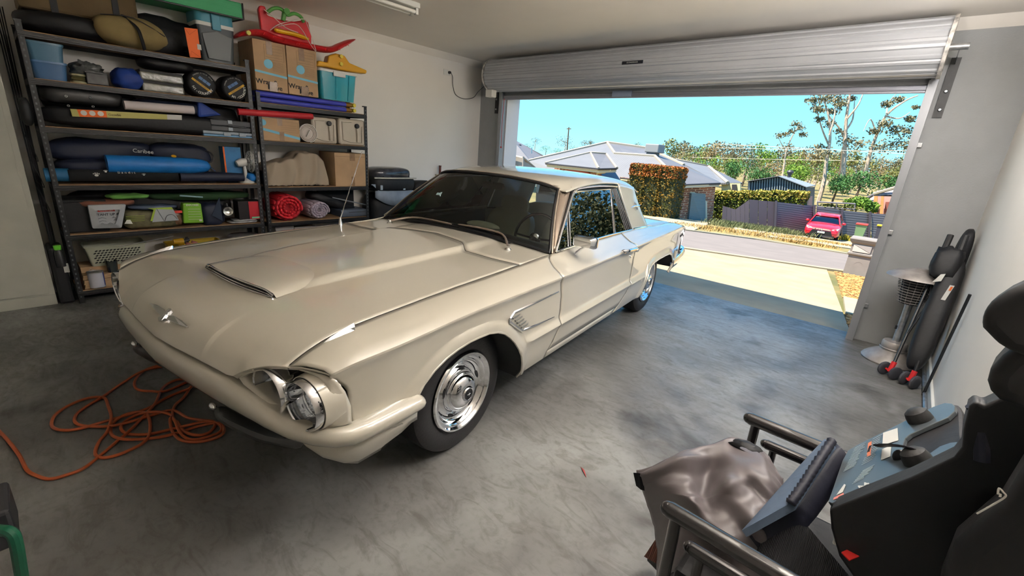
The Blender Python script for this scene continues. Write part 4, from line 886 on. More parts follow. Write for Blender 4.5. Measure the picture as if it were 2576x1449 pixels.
for i, (px, py, lb, rot) in enumerate(((509, 203, 'round black camp-oven bag with tilted yellow band, left of two on the second shelf', -.62), (592, 214, 'round black camp-oven bag with upward yellow band, right of two on the second shelf', .62))):
    c = S(px, py, .0); R_ = .112; c.z = z+R_; t = thing('round_case', lb, 'bag', (SX-.12, c.y, z))
    MB().lathe([(0,.005),(R_-.02,.003),(R_-.004,-.006),(R_,-.02),(R_,-.20),(R_-.01,-.21),(0,-.21)], 40, (SX-.015, c.y, c.z), (1,0,0)).build('case', C_black, t, smooth=50)
    X0 = SX-.008; rt = Matrix.Rotation(rot, 4, 'X')
    def pl(u, v): q = rt @ Vector((0, u, v)); return (X0+.0, c.y+q.y, c.z+q.z)
    o_ = .012
    MB().prism([pl(-.085,-.010-o_), pl(.085,-.010-o_), pl(.085,.008-o_), pl(-.085,.008-o_)], (.0015,0,0)).build('yellow_band', mat('yellow_print', rgb(196,150,30), .6), t, smooth=None)
    for k in range(3): MB().prism([pl(-.05+.034*k,.008+o_), pl(-.019+.034*k,.008+o_), pl(-.019+.034*k,.033+o_), pl(-.05+.034*k,.033+o_)], (.0015,0,0)).build('blue_badge', mat('blue_print', rgb(82,112,156), .6), t, smooth=None)
    ex, ez = rt.to_3x3() @ Vector((0,1,0)), rt.to_3x3() @ Vector((0,0,1))
    text('BUSH WORKS', .017, M_black, frame(pl(0,-.0135), ex, ez) @ Matrix.Translation((0,0,.0018)), t, 'band_lettering')
    s_ = 'HI-COUNTRY'; a0 = (math.radians(205), math.radians(250))[i]
    for k, ch in enumerate(s_):
        a = a0 + k*math.radians(13.5); d = Vector((0, math.cos(a), math.sin(a))); tn = Vector((0, -math.sin(a), math.cos(a)))
        text(ch, .028, M_wprint, frame(Vector((X0+.0016, c.y, c.z))+d*.080, tn, -d), t, 'letter', bold=.0008)
    s_ = 'TOUGH FIELD GEAR'; a0 = math.radians((25, 60)[i])+.0
    for k, ch in enumerate(s_):
        if ch == ' ': continue
        a = a0 + math.radians(110) - k*math.radians(7.2); d = Vector((0, math.cos(a), math.sin(a))); tn = Vector((0, math.sin(a), -math.cos(a)))
        text(ch, .013, M_wprint, frame(Vector((X0+.0016, c.y, c.z))+d*.088, tn, d), t, 'letter')
# ---- third shelf
z = La[2]
bag((SX-.17, .93, z+.085), (.15, .66, .082), C_black, 'long_bag', 'very long black bag along the bottom of the third shelf', e=.5, nz=.05)
ya, yb = S(105, 262, .03).y, S(312, 262, .03).y
t = thing('folded_cover', 'black vinyl cover with four metal eyelets at the left of the third shelf', 'cover', (SX-.15, (ya+yb)/2, z+.17)); MB().ball((SX-.15, (ya+yb)/2, z+.235), (.13, (yb-ya)/2, .062), 24, 12, e=.45, nz=.06).build('cover', mat('black_vinyl', rgb(30,30,31), .35, bump=.2, bs=12), t, smooth=180)
for px, py in ((166,242),(228,245),(172,266),(234,268)): c = S(px, py, .012); MB().lathe([(.004,0),(.0085,.002),(.009,.004),(.006,.006),(.004,.004)], 12, tuple(c), (1,0,0)).build('eyelet', M_steel, t)
# white roll
A_, B__ = S(312, 264, .05), S(487, 277, .05)
t = thing('paper_roll', 'thick white rolled tube on the third shelf', 'roll', tuple((A_+B__)/2-Vector((0,0,.035)))); MB().tube([A_, B__], .036, 18).build('roll', mat('white_roll', rgb(206,196,196), .6), t); MB().tube([B__-Vector((0,.002,0)), B__+Vector((0,.001,0))], .030, 18).build('roll_end', M_white, t)
# long yellow box with orange label
Q = [S(177,274), S(457,290), S(457.5,302), S(182,293)]
t = thing('long_carton', 'long slim pale yellow carton with orange label under the eyeleted cover', 'box', tuple((Q[2]+Q[3])/2)); M_yel = mat('pale_yellow_card', rgb(186,180,108), .7)
MB().prism(Q, (-.09, 0, 0)).build('carton', M_yel, t, smooth=None)
Q2 = [Q[0].lerp(Q[1],.05), Q[0].lerp(Q[1],.29), Q[3].lerp(Q[2],.29), Q[3].lerp(Q[2],.06)]; MB().prism([q+Vector((.001,0,0)) for q in Q2], (.001,0,0)).build('orange_label', mat('orange_print', rgb(224,106,40), .7), t, smooth=None)
for k in (.10,.17,.24): c = Q[0].lerp(Q[1],k).lerp(Q[3].lerp(Q[2],k),.45); MB().lathe([(0,.0035),(.019,.003),(.019,.002)], 16, (c.x, c.y, c.z), (1,0,0)).build('round_mark', M_wprint, t)
text('Gazebo', .026, M_line, frame(Q[0].lerp(Q[1],.36).lerp(Q[3].lerp(Q[2],.36),.55)+Vector((.0015,0,0)), Q[1]-Q[0], (0,0,1)), t)
Q2 = [Q[0].lerp(Q[1],.85), Q[1], Q[2], Q[3].lerp(Q[2],.85)]; MB().prism([q+Vector((.001,0,0)) for q in Q2], (.001,0,0)).build('white_label', M_wprint, t, smooth=None)
bag((SX-.18, 1.13, z+.225), (.14, .28, .05), C_navy, 'folded_tarp', 'dark navy folded tarp lying behind the white roll', e=.6)
P = [S(497,250,.02), S(560,290,.02), S(500,296,.02)]; one(MB().prism([*P], (-.22,0,0)), 'folded_tent', C_royal, 'royal blue triangular folded fabric beside the grey tool case', 'fabric', smooth=None, bevel=.02)
ya, yb = S(548, 310, .02).y, S(632, 310, .02).y; zt = z+.045
t = thing('tool_case', 'light grey flat plastic case under the dark tool case', 'case', (SX-.15, (ya+yb)/2, z)); M_lg = mat('light_grey_plastic', rgb(140,150,160), .4)
MB().span((SX-.30, S(512,335).y, z+.001), (SX-.01, S(640,335).y, z+.022)).build('lower_shell', mat('blue_grey_shell', rgb(96,140,176), .4), t, smooth=None, bevel=.006); MB().span((SX-.30, S(512,335).y, z+.024), (SX-.008, S(640,335).y, z+.05)).build('upper_shell', M_lg, t, smooth=None, bevel=.006)
for k in (.45,.75): y = lerp(S(512,335).y, S(640,335).y, k); MB().span((SX-.008, y-.03, z+.012), (SX+.004, y+.03, z+.044)).build('clasp', M_lg, t, smooth=None, bevel=.003)
t = thing('tool_case', 'dark grey moulded tool case with handle on the third shelf', 'case', (SX-.15, (ya+yb)/2, z+.053)); M_dg = mat('dark_grey_plastic', rgb(62,64,68), .5)
MB().span((SX-.28, ya-.06, z+.053), (SX-.02, yb, z+.10)).build('lower_shell', M_dg, t, smooth=None, bevel=.008); MB().span((SX-.28, ya-.06, z+.102), (SX-.02, yb, z+.155)).build('upper_shell', M_dg, t, smooth=None, bevel=.008)
for k in (.35,): 
    for dz in (.06,.125): MB().span((SX-.022, lerp(ya,yb,k)-.018, z+dz), (SX-.012, lerp(ya,yb,k)+.018, z+dz+.03)).build('clasp', M_lg, t, smooth=None)
MB().tube([(SX-.02, lerp(ya,yb,.3), z+.104), (SX+.012, lerp(ya,yb,.38), z+.104), (SX+.012, lerp(ya,yb,.72), z+.104), (SX-.02, lerp(ya,yb,.8), z+.104)], .008, 8).build('handle', M_dg, t)
bag((SX-.30, .62, z+.20), (.10, .33, .12), C_black, 'shade_filler', 'added black shape for the shade behind the eyeleted cover on the third shelf', e=.6)  # black shapes added to stand for shade at the back of this shelf
bag((SX-.32, 1.45, z+.17), (.08, .26, .12), C_black, 'shade_filler', 'added black shape for the shade behind the tool cases on the third shelf', e=.6)
# ---- fourth shelf
z = La[3]
bag((SX-.24, .60, z+.255), (.15, .34, .10), C_navy, 'tent_bag', 'navy blue nylon bag high at the left of the fourth shelf', e=.6, nz=.14)
bag((SX-.24, 1.14, z+.25), (.15, .24, .10), C_navy, 'tent_bag', 'navy nylon bag with white script behind the bright blue bag', e=.6, nz=.12)
text('Caribee', .045, M_wprint, frame(S(360, 381, .085)+Vector((.004,0,0)), (0,1,-.06), (0,0,1)), None, 'script_print').parent = None
_o = bpy.data.objects['script_print']; _p = [o for o in COL.objects if o.name.startswith('tent_bag')][-1]; _o.parent = _p; _o.matrix_parent_inverse = Matrix.Translation(-_p.location)
bag((SX-.22, .60, z+.135), (.16, .33, .062), C_navy, 'tent_bag', 'flat navy bag lying above the black patterned bag', e=.6)
A_, B__ = S(268, 412, .03), S(528, 418, .03); R_ = .072; P = [A_.lerp(B__, k) for k in (0,.15,.4,.7,.88,1.0)]
t = thing('camp_bag', 'bright blue sleeve bag with small sun print on the fourth shelf', 'bag', tuple((A_+B__)/2-Vector((0,0,R_)))); MB().tube(crom(P, 3), [R_]*9+[R_*.96,R_*.95,R_*.92,R_*.86,R_*.78,R_*.62,R_*.3][:7], 22, sq=(1,1)).build('sleeve', C_blue, t, smooth=60)
c = S(438, 393, -.01); MB().lathe([(0,.001),(.02,.0)], 14, (SX+.0, c.y, c.z+.0), (.55,0,.83)).build('sun_print', mat('sun_yellow', rgb(214,160,30), .6), t)
MB().tube([A_+Vector((.0,-.003,-R_)), A_+Vector((R_,-.003,0)), A_+Vector((0,-.003,R_))], .003, 5).tube([B__, B__+Vector((.04,.03,-.045))], .004, 5).build('seam', mat('blue_dark', rgb(16,60,110), .6), t)
A_, B__ = S(112, 440, .06), S(175, 440, .06); one(MB().tube([A_, B__], .052, 16), 'sleeping_mat', cloth('blue_mat', rgb(30,96,140), .6), 'teal blue rolled mat poking out at the left of the fourth shelf', 'mat')
A_, B__ = S(172, 441, .04), S(446, 442, .04)
t = thing('pet_mat', 'black rolled fleece with white paw prints on the fourth shelf', 'roll', tuple((A_+B__)/2-Vector((0,0,.05)))); MB().tube([A_, A_.lerp(B__,.5), B__], [.046,.05,.05], 18).build('roll', cloth('black_fleece', rgb(20,22,24), .9), t)
def paw(c, s_, par):
    mb = MB().ball(c, (.003, s_*.55, s_*.42), 10, 6)
    for k in (-.7,-.25,.25,.7): mb.ball(c+Vector((0, k*s_, s_*(.75-abs(k)*.35))), (.003, s_*.2, s_*.24), 8, 5)
    mb.build('paw_print', M_wprint, par)
for px, py, s_ in ((243,441,.024),(266,432,.015),(384,430,.017),(362,440,.015)): paw(S(px, py, -.012)+Vector((-.002,0,0)), s_, t)
text('B a n d i t', .03, M_wprint, frame(S(318, 434, -.013), B__-A_, (0,0,1)), t)
MB().prism([S(352,424,.0), S(372,432,-.005), S(395,421,-.01), S(440,420,-.01), S(455,432,-.01), S(430,415,.0), S(400,413,.02)], (-.006,0,0)).build('white_flap', M_wprint, t, smooth=None)
A_, B__ = S(452, 444, .05), S(612, 446, .05); one(MB().tube([A_, A_.lerp(B__,.5), B__], [.045,.048,.04], 16), 'camp_chair_bag', C_navy, 'navy rolled chair bag between the black fleece and the white fan', 'bag')
c = S(518, 385, .12)
t = thing('wall_clamp_lamp', 'black hoop-handled lantern behind the blue bag on the fourth shelf', 'lantern', (c.x, c.y, z)); MB().tube([Vector((c.x, c.y+.055*math.cos(a), z+.24+.055*math.sin(a))) for a in [2*pi*k/20 for k in range(20)]], .007, 6, closed=True).build('hoop', M_black, t); MB().lathe([(.05,0),(.055,.05),(.04,.10),(.02,.16),(.01,.19)], 16, (c.x, c.y, z)).build('base', M_black, t)
ya, yb = S(562, 390, .14).y, S(606, 390, .14).y; zt = S(585, 370, .14).z
t = thing('carton', 'small blue printed carton with orange edge behind the white fan', 'box', (SX-.2, (ya+yb)/2, z)); MB().span((SX-.26, ya, z), (SX-.14, yb, zt)).build('carton', mat('blue_carton', rgb(28,104,156), .5, n=.15, ns=10), t, smooth=None); MB().span((SX-.14, ya, z), (SX-.138, ya+.014, zt)).build('orange_edge', mat('orange_print', (0,0,0)), t, smooth=None)
# desk fan
c = S(627, 455, .02); t = thing('desk_fan', 'white desk fan facing right at the end of the fourth shelf', 'fan', (c.x-.06, c.y, z)); X_ = c.x-.07
MB().lathe([(0,0),(.075,0),(.078,.012),(.06,.03),(.03,.045),(.018,.05)], 28, (X_, c.y, z)).build('base', M_white, t)
MB().tube([(X_, c.y, z+.04), (X_, c.y-.008, z+.17)], [.018,.013], 12).build('neck', M_white, t)
MB().tube([(X_, c.y-.075, z+.185), (X_, c.y-.03, z+.20), (X_, c.y+.012, z+.205)], [.03,.042,.036], 16).build('motor_housing', M_white, t)
gc = Vector((X_, c.y+.05, z+.21)); m_ = MB()
for r_, dy in ((.105,0),(.09,-.022),(.07,-.03),(.05,-.034),(.105,.004),(.09,.026),(.06,.036),(.03,.04)): m_.tube([gc+Vector((r_*math.cos(a), dy, r_*math.sin(a))) for a in [2*pi*k/28 for k in range(28)]], .0016, 4, closed=True)
for k in range(24): a = 2*pi*k/24; d = Vector((math.cos(a), 0, math.sin(a))); m_.tube([gc+d*.02+Vector((0,.04,0)), gc+d*.09+Vector((0,.026,0)), gc+d*.105, gc+d*.09+Vector((0,-.022,0)), gc+d*.03+Vector((0,-.036,0))], .0011, 4)
m_.build('grille', mat('grille_wire', rgb(190,190,186), .4), t)
m_ = MB()
for k in range(3):
    a = 2*pi*k/3; P = []
    for q in range(6): r_ = .02+.07*q/5; P.append([gc+Vector((r_*math.cos(a+w_), -.01+.02*(w_), r_*math.sin(a+w_))) for w_ in (-.35,0,.35)])
    m_.grid(P)
m_.build('blades', mat('fan_blade', rgb(200,204,206), .3), t)
bag((SX-.10, 1.70, z+.05), (.08, .05, .05), C_blue, 'stuff_sack', 'small blue bag end behind the base of the white fan', e=.8)
# ---- fifth shelf
z = La[4]
ya, yb = .27, S(222, 540, .06).y
t = thing('storage_box', 'large black fabric box at the left end of the fifth shelf', 'box', (SX-.2, .4, z)); MB().span((SX-.38, .275, z), (SX-.06, yb+.12, z+.25)).build('body', C_black, t, smooth=None, bevel=.01); MB().span((SX-.385, .272, z+.25), (SX-.055, yb+.125, z+.268)).build('lid', C_black, t, smooth=None, bevel=.004)
Q = [S(221,517,-.0), S(317,514,-.0), S(306,573,-.0), S(233,575,-.0)]; Qb = [q+Vector((-.18,0,0)) for q in Q]
t = thing('tent_bag', 'white printed tent bag reading instant up on the fifth shelf', 'bag', tuple((Q[2]+Q[3])/2)); MB().grid([Q, [q+Vector((.025,0,0)) for q in [Q[0].lerp(Q[2],.2), Q[1].lerp(Q[3],.2), Q[2].lerp(Q[0],.2), Q[3].lerp(Q[1],.2)]]], cv=True).prism(Q, (-.18,0,0)).build('bag', mat('white_poly', rgb(176,180,184), .5, n=.05, ns=5), t, smooth=None, bevel=.008)
ex = Q[1]-Q[0]; c = (Q[0]+Q[1]+Q[2]+Q[3])/4+Vector((.004,0,0))
MB().add([c+Vector((.0,-.055,.042)), c+Vector((0,.055,.044)), c+Vector((0,.055,.068)), c+Vector((0,-.055,.066))], [(0,1,2,3)]).build('red_badge', mat('badge_red', rgb(190,56,44), .6), t, smooth=None, solid=.0)
text('Coleman', .024, M_wprint, frame(c+Vector((.001,0,.055)), ex, (0,0,1)), t); text('INSTANT UP 4PV', .027, mat('print_grey', rgb(70,72,78), .7), frame(c+Vector((.0,0,.018)), ex, (0,0,1)), t, bold=.0006)
for k, (dy, dz, w_) in enumerate(((-.035,-.015,.05),(.04,-.012,.02),(.045,-.035,.02),(-.035,-.04,.045),(-.04,-.062,.025),(.01,-.062,.03),(.05,-.062,.03))): MB().tube([c+Vector((0,dy-w_/2,dz)), c+Vector((0,dy,dz+.009)), c+Vector((0,dy+w_/2,dz))], .0015, 4).build('diagram', mat('print_grey', (0,0,0)), t)
# camouflage sleeping bag pack
ya, yb = S(312, 545, .03).y, S(455, 545, .03).y; zc_ = z+.075
t = thing('camouflage_pack', 'camouflage green tent pack with a printed tent picture on the fifth shelf', 'bag', (SX-.14, (ya+yb)/2, z)); MB().ball((SX-.15, (ya+yb)/2, zc_+.01), (.14, (yb-ya)/2+.01, .085), 28, 14, e=.45, nz=.06).build('pack', mat('camouflage_print', rgb(104,98,70), .6, col2=rgb(58,60,40), ns=14, det=2), t, smooth=180)
Q = [S(392,524,-.0), S(436,527,-.0), S(450,554,-.0), S(383,559,-.0)]; MB().prism([q for q in Q], (.002,0,0)).build('picture_panel', mat('grey_print', rgb(165,170,174), .6), t, smooth=None)
MB().prism([S(372,524,-.002), S(432,521,-.002), S(436,527,-.002), S(392,526,-.002), S(384,556,-.002), S(378,556,-.002), S(386,528,-.002)], (.002,0,0)).build('lime_border', mat('lime_print', rgb(150,176,60), .6), t, smooth=None)
MB().tube([S(394,525,-.004), S(413,556,-.004)], .0016, 4).tube(crom([S(415,556,-.004), S(420,543,-.004), S(434,540,-.004), S(446,551,-.004)], 4), .0022, 4).build('tent_outline', M_cream_print, t)
for k in range(4): MB().tube([S(316+0*k, 545+4*k,-.001), S(364, 542+4.2*k,-.001)], .0018, 4).build('pattern_stripe', mat('lime_print', (0,0,0)), t)
MB().prism([S(319,553,-.002), S(328,553,-.002), S(334,563,-.002), S(313,563,-.002)], (.002,0,0)).build('small_picture', M_wprint, t, smooth=None)
ya, yb = S(432,540,.0).y, S(460,540,.0).y; t = thing('snack_bag', 'clear bag with red header strip beside the lime green pouch', 'bag', (SX-.03, (ya+yb)/2, z+.03)); MB().ball((SX-.05, (ya+yb)/2, z+.085), (.04, (yb-ya)/2, .065), 16, 10, e=.7, nz=.2).build('bag', mat('clear_brown', rgb(110,84,66), .25, n=.4, ns=20), t, smooth=180)
MB().span((SX-.012, ya, z+.135), (SX-.008, yb, z+.158)).build('red_header', mat('badge_red', (0,0,0)), t, smooth=None)
Q = [S(460,512,-.01), S(506,512,-.01), S(513,561,-.01), S(462,562,-.01)]
t = thing('green_pouch', 'lime green printed pouch standing on the fifth shelf', 'pouch', tuple((Q[2]+Q[3])/2)); MB().prism(Q, (-.09,0,0)).build('pouch', mat('lime_pouch', rgb(118,172,44), .4, n=.06, ns=8), t, smooth=None, bevel=.01)
ex = Q[1]-Q[0]; text('EXPLORER', .021, M_wprint, frame(Q[0].lerp(Q[1],.5)+Vector((.001,0,-.016)), ex, (0,0,1)), t, bold=.0006)
for k in range(5): a = Q[0].lerp(Q[3], .28+.13*k).lerp(Q[1].lerp(Q[2], .28+.13*k), .25); b2 = Q[0].lerp(Q[3], .28+.13*k).lerp(Q[1].lerp(Q[2], .28+.13*k), .9); MB().tube([a+Vector((.0,0,0)), b2+Vector((.0,0,0))], .0025, 4).build('text_line', M_wprint, t)
MB().prism([Q[2]+Vector((.001,-.035,.02)), Q[2]+Vector((.001,-.012,.02)), Q[2]+Vector((.001,-.012,.035)), Q[2]+Vector((.001,-.035,.035))], (.001,0,0)).build('barcode_label', M_wprint, t, smooth=None)
ya, yb = S(512,535,.03).y, S(560,535,.03).y
t = thing('tote_bag', 'dark navy felt tote sagging between green pouch and silver torch', 'bag', (SX-.12, (ya+yb)/2, z)); MB().ball((SX-.12, (ya+yb)/2, z+.10), (.11, (yb-ya)/2+.02, .11), 22, 12, e=.5, nz=.12).build('bag', C_navy, t, smooth=180)
MB().prism([S(552,496,.02), S(560,556,.0), S(533,542,.0)], (-.01,0,0)).build('flap', cloth('slate_felt', rgb(42,52,70)), t, smooth=None)
c = S(575, 532, .0); t = thing('torch', 'silver-faced lantern torch with black body on the fifth shelf', 'torch', (SX-.06, c.y, z+.03)); MB().lathe([(0,-.10),(.045,-.10),(.05,-.02),(.052,.0),(.048,.006)], 26, (SX-.02, c.y, c.z), (1,0,0)).build('body', M_black, t); MB().lathe([(0,-.02),(.02,-.015),(.036,-.004),(.044,.006)], 26, (SX-.016, c.y, c.z), (1,0,0)).build('reflector', mat('torch_reflector', (.8,.8,.78), .15, 1.0, bump=.8, bs=50), t)
MB().tube([(SX-.10, c.y, c.z+.05), (SX-.09, c.y, c.z+.075), (SX-.03, c.y, c.z+.07), (SX-.025, c.y, c.z+.048)], .008, 8).build('handle', M_black, t)
ya, yb = S(600,525,.02).y, S(660,525,.02).y; ym = S(626,525,.02).y
t = thing('red_carton', 'red and black boxed product standing at the right of the fifth shelf', 'box', (SX-.1, (ya+yb)/2, z+.035)); MB().span((SX-.17, ya, z+.035), (SX-.02, yb, S(630,506,.02).z)).build('carton', mat('box_black', rgb(26,18,20), .4), t, smooth=None); MB().span((SX-.0205, ym, z+.037), (SX-.017, yb-.002, S(630,507,.02).z)).build('red_front', mat('box_red', rgb(176,32,44), .4), t, smooth=None)
MB().span((SX-.017, ym+.02, z+.045), (SX-.0155, yb-.025, z+.062)).build('green_picture', mat('mint_print', rgb(120,190,150), .5), t, smooth=None); text('AIR PUMP', .018, M_wprint, frame((SX-.016, yb-.018, z+.12), (0,0,-1), (0,1,0)), t)
for i in range(2): one(MB().ball((SX-.09, S(612,555,.05).y+.015*i, z+.012+.018*i), (.09, .135-.02*i, .011), 20, 8, e=.6, nz=.2), 'plastic_sleeve', mat('clear_sleeve', rgb(150,150,152), .2, n=.3, ns=12), ['crinkled clear plastic sleeve flat under the torch, lower', 'crinkled clear plastic sleeve flat under the torch, upper'][i], 'sleeve', smooth=180)
one(MB().ball((SX-.13, S(262,498,.1).y, z+.235), (.10, .19, .03), 22, 10, e=.7, nz=.25), 'folded_cloth', cloth('brown_cloth', rgb(116,74,58)), 'brown folded fabric on top of the white tent bag', 'fabric', smooth=180)
one(MB().ball((SX-.12, S(320,484,.1).y, z+.285), (.09, .14, .022), 22, 10, e=.7, nz=.3), 'green_bag', cloth('green_white_print', rgb(96,150,70)), 'green and white striped folded bag near the top of the fifth shelf', 'bag', smooth=180)
one(MB().ball((SX-.28, 1.28, z+.26), (.10, .42, .04), 26, 10, e=.6, nz=.3), 'hammock', cloth('dark_green', rgb(38,66,36)), 'dark green rolled hammock behind the packs on the fifth shelf', 'fabric', smooth=180)
one(MB().tube([S(452,492,.1), S(510,496,.1)], .008, 8), 'tent_pole', mat('pale_pole', rgb(130,158,170), .4), 'pale blue pole lying at the back of the fifth shelf', 'pole')
one(MB().ball((SX-.08, S(385,508,.05).y, z+.19), (.06, .17, .022), 22, 8, e=.7, nz=.3), 'folded_tarp', mat('slate_poly', rgb(70,82,104), .4), 'slate grey crumpled sheet over the camouflage pack', 'sheet', smooth=180)
bag((SX-.34, .95, z+.17), (.08, .62, .16), C_black, 'shade_filler', 'long added black shape for the shade at the back of the fifth shelf', e=.6)  # dark shape added in place of shade on the wall behind
# ---- bottom shelf
z = La[5]
n_ = 9
for i in range(n_):
    zz = z+.001+i*.0125; one(MB().span((SX-.36, S(208,700,.03).y+.003*(i % 3), zz), (SX-.02-.02*(i > 5), 1.62-.02*(i % 2), zz+.0105)), 'cardboard_sheet', M_card, 'flattened brown cardboard sheet stacked on the bottom shelf', 'cardboard', 'flattened cardboard sheets on the bottom shelf', smooth=None)
zc_ = z+n_*.0125+.001
one(MB().span((SX-.36, S(208,690,.05).y, zc_), (SX-.14, 1.5, zc_+.05)), 'cardboard_bundle', M_card, 'thicker folded cardboard bundle behind the paint tin', 'cardboard', smooth=None)
# paint tin
c = S(249, 722, -.04); t = thing('paint_tin', 'white and blue labelled paint tin on the bottom shelf', 'tin', (SX+.0, c.y, .115)); R_ = .052; ct = (SX-.03, c.y, z+.012)
MB().lathe([(R_,0),(R_,.128)], 30, ct).build('label', mat('tin_label', rgb(196,196,206), .4), t); MB().lathe([(0,.002),(R_+.002,.002),(R_+.002,-.003),(0,-.004)], 30, ct).lathe([(R_+.003,.126),(R_+.004,.133),(R_-.004,.134),(R_-.008,.128),(0,.128)], 30, ct).build('rim', M_steel, t)
MB().lathe([(R_+.0008,.01),(R_+.0008,.126)], 8, ct, (0,0,1), math.radians(10), math.radians(62)).build('blue_panel', mat('label_blue', rgb(40,64,150), .4), t); MB().tube([(ct[0]+.004, ct[1]-R_-.002, ct[2]+.11), (ct[0]-.05, ct[1]-.02, ct[2]+.15), (ct[0]-.0, ct[1]+R_+.002, ct[2]+.11)], .0015, 4).build('wire_handle', M_steel, t)
c = S(285, 680, .05); one(MB().lathe([(0,.001),(.036,.001),(.043,.10),(.040,.10),(.034,.006),(0,.006)], 26, (SX-.08, c.y, zc_)), 'metal_cup', mat('dull_tin', rgb(86,92,92), .25, .8), 'dull metal cup standing in front of the white basket', 'cup')
# white basket with slots
q0, q1, q2, q3 = S(211,624,.10), S(366,613,.10), S(362,660,.08), S(232,668,.08)
zb_, zt_ = zc_+.052, q0.z; ya, yb = q0.y, q1.y; t = thing('laundry_basket', 'white plastic basket with rows of slots on the bottom shelf', 'basket', (SX-.2, (ya+yb)/2, zb_))
M_bask = mat('basket_white', rgb(176,178,158), .5)
tub(ya, yb, zb_, zt_, .26, M_bask, 'body', t, .03, SX-.09, .02, cap=False); MB().tube(rr(SX-.352, SX-.088, ya-.004, yb+.004, zt_, .02), .006, 6, closed=True).build('rim', M_bask, t)
hm = MB(); nr_, nc_ = 6, 13
for r_ in range(nr_):
    for k in range(nc_):
        f_ = (r_+1)/(nr_+1.2); y = lerp(ya+.06, yb-.04, (k+.5*(r_ % 2))/nc_); zz = lerp(zb_+.012, zt_-.01, f_); x = SX-.09-.03*(1-(zz-zb_)/(zt_-zb_))+.0015; d = (yb-ya)/nc_*.30
        P = [(x+.0, y+d*math.cos(a)*1.1+.0, zz+.006*math.sin(a)+d*.35*math.cos(a)) for a in [2*pi*q/8 for q in range(8)]]; hm.add(P, [tuple(range(8))])
tag(hm.build('slots', M_seal, t, smooth=None), kind='stuff')
A_, B__ = S(300, 620, .05), S(436, 594, .05); one(MB().tube([A_, B__], .004, 6), 'metal_rod', M_steel, 'thin dark metal rod leaning over the white basket', 'rod')
# yellow tray with bits, pot rims
ya, yb = S(430, 620, .04).y, S(565, 608, .04).y; t = thing('yellow_tray', 'yellow plastic tray of odds and ends on the bottom shelf', 'tray', (SX-.2, (ya+yb)/2, .14)); zt_ = S(480,618,.04).z
tub(ya, yb, .14, zt_, .28, mat('yellow_plastic', rgb(190,160,24), .5), 'tray', t, .02, SX-.04, .02, cap=False)
MB().tube(rr(SX-.322, SX-.038, ya-.003, yb+.003, zt_, .02), .006, 6, closed=True).build('rim', mat('yellow_plastic', (0,0,0)), t)
c = S(445, 605, .12); t2 = thing('power_tool', 'yellow and black power tool standing in the yellow tray', 'tool', (c.x, c.y, .2)); MB().tube([(c.x, c.y-.03, zt_+.035), (c.x, c.y+.05, zt_+.03)], [.026,.034], 12).tube([(c.x, c.y+.02, zt_+.02), (c.x, c.y+.03, zt_-.10)], .018, 10).build('body', mat('yellow_tool', rgb(176,136,20), .5), t2); MB().tube([(c.x, c.y+.05, zt_+.03), (c.x, c.y+.10, zt_+.045)], [.026,.014], 12).tube([(c.x, c.y+.08, zt_+.01), (c.x, c.y+.08, zt_+.07)], .012, 8).build('chuck', M_black, t2)
for i, (px, py) in enumerate(((474,609),(488,603))): c = S(px, py, .10); one(MB().lathe([(.012,-.012),(.026,-.012),(.026,.012),(.012,.012),(.012,-.012)], 16, (c.x, c.y, zt_+.005+.01*i), (0,.5,1)), 'tape_roll', mat('pink_tape', rgb(160,96,90), .5), ['pink tape roll lying in the yellow tray, left one', 'pink tape roll lying in the yellow tray, right one'][i], 'tape')
for i, (px, py, w_, d) in enumerate(((590, 606, .135, .08), (612, 592, .14, .24))):
    c = S(px, py, d); one(MB().lathe([(w_-.03,-.2),(w_-.004,-.01),(w_+.006,-.012),(w_+.010,0),(w_+.004,.008),(w_-.008,.004),(w_-.014,-.02),(w_-.04,-.16),(0,-.16)], 32, (c.x, c.y, c.z)), 'plastic_tub', mat('grey_tub', rgb(112,108,108), .5), ['round grey tub on the bottom shelf, nearer one', 'round grey tub on the bottom shelf, further back'][i], 'tub')

# ================================================================== right unit
z = 1.727+.047
M_btube = mat('blue_tube', rgb(60,66,170), .45); M_hex = mat('yellow_hex', rgb(206,190,70), .4); M_brown = mat('brown_amber', rgb(130,92,24), .4)
for i, (dx, dz) in enumerate(((.04, .028), (.11, .028), (.04, .083), (.11, .083))):
    A_ = Vector((SX-dx, 1.80, z+dz)); B__ = Vector((SX-dx, 2.74, z+dz)); t = thing('swing_pole', ['blue play-set pole, front one of the lower pair', 'blue play-set pole, back one of the lower pair', 'blue play-set pole, front one of the upper pair', 'blue play-set pole, back one of the upper pair'][i], 'pole', (SX-dx, 2.3, z+dz-.026), 0, 'blue play-set poles on the lower unit')
    MB().tube([A_, B__], .026, 12, sq=(1,.95)).build('pole', M_btube, t); MB().tube([B__, B__+Vector((0,.08,0))], .023, 10).build('end_socket', M_brown, t)
    MB().tube([B__+Vector((.015,.085,0)), B__+Vector((.045,.09,0))], .022, 6).build('hex_knob', M_hex, t)
zb_ = z+.112
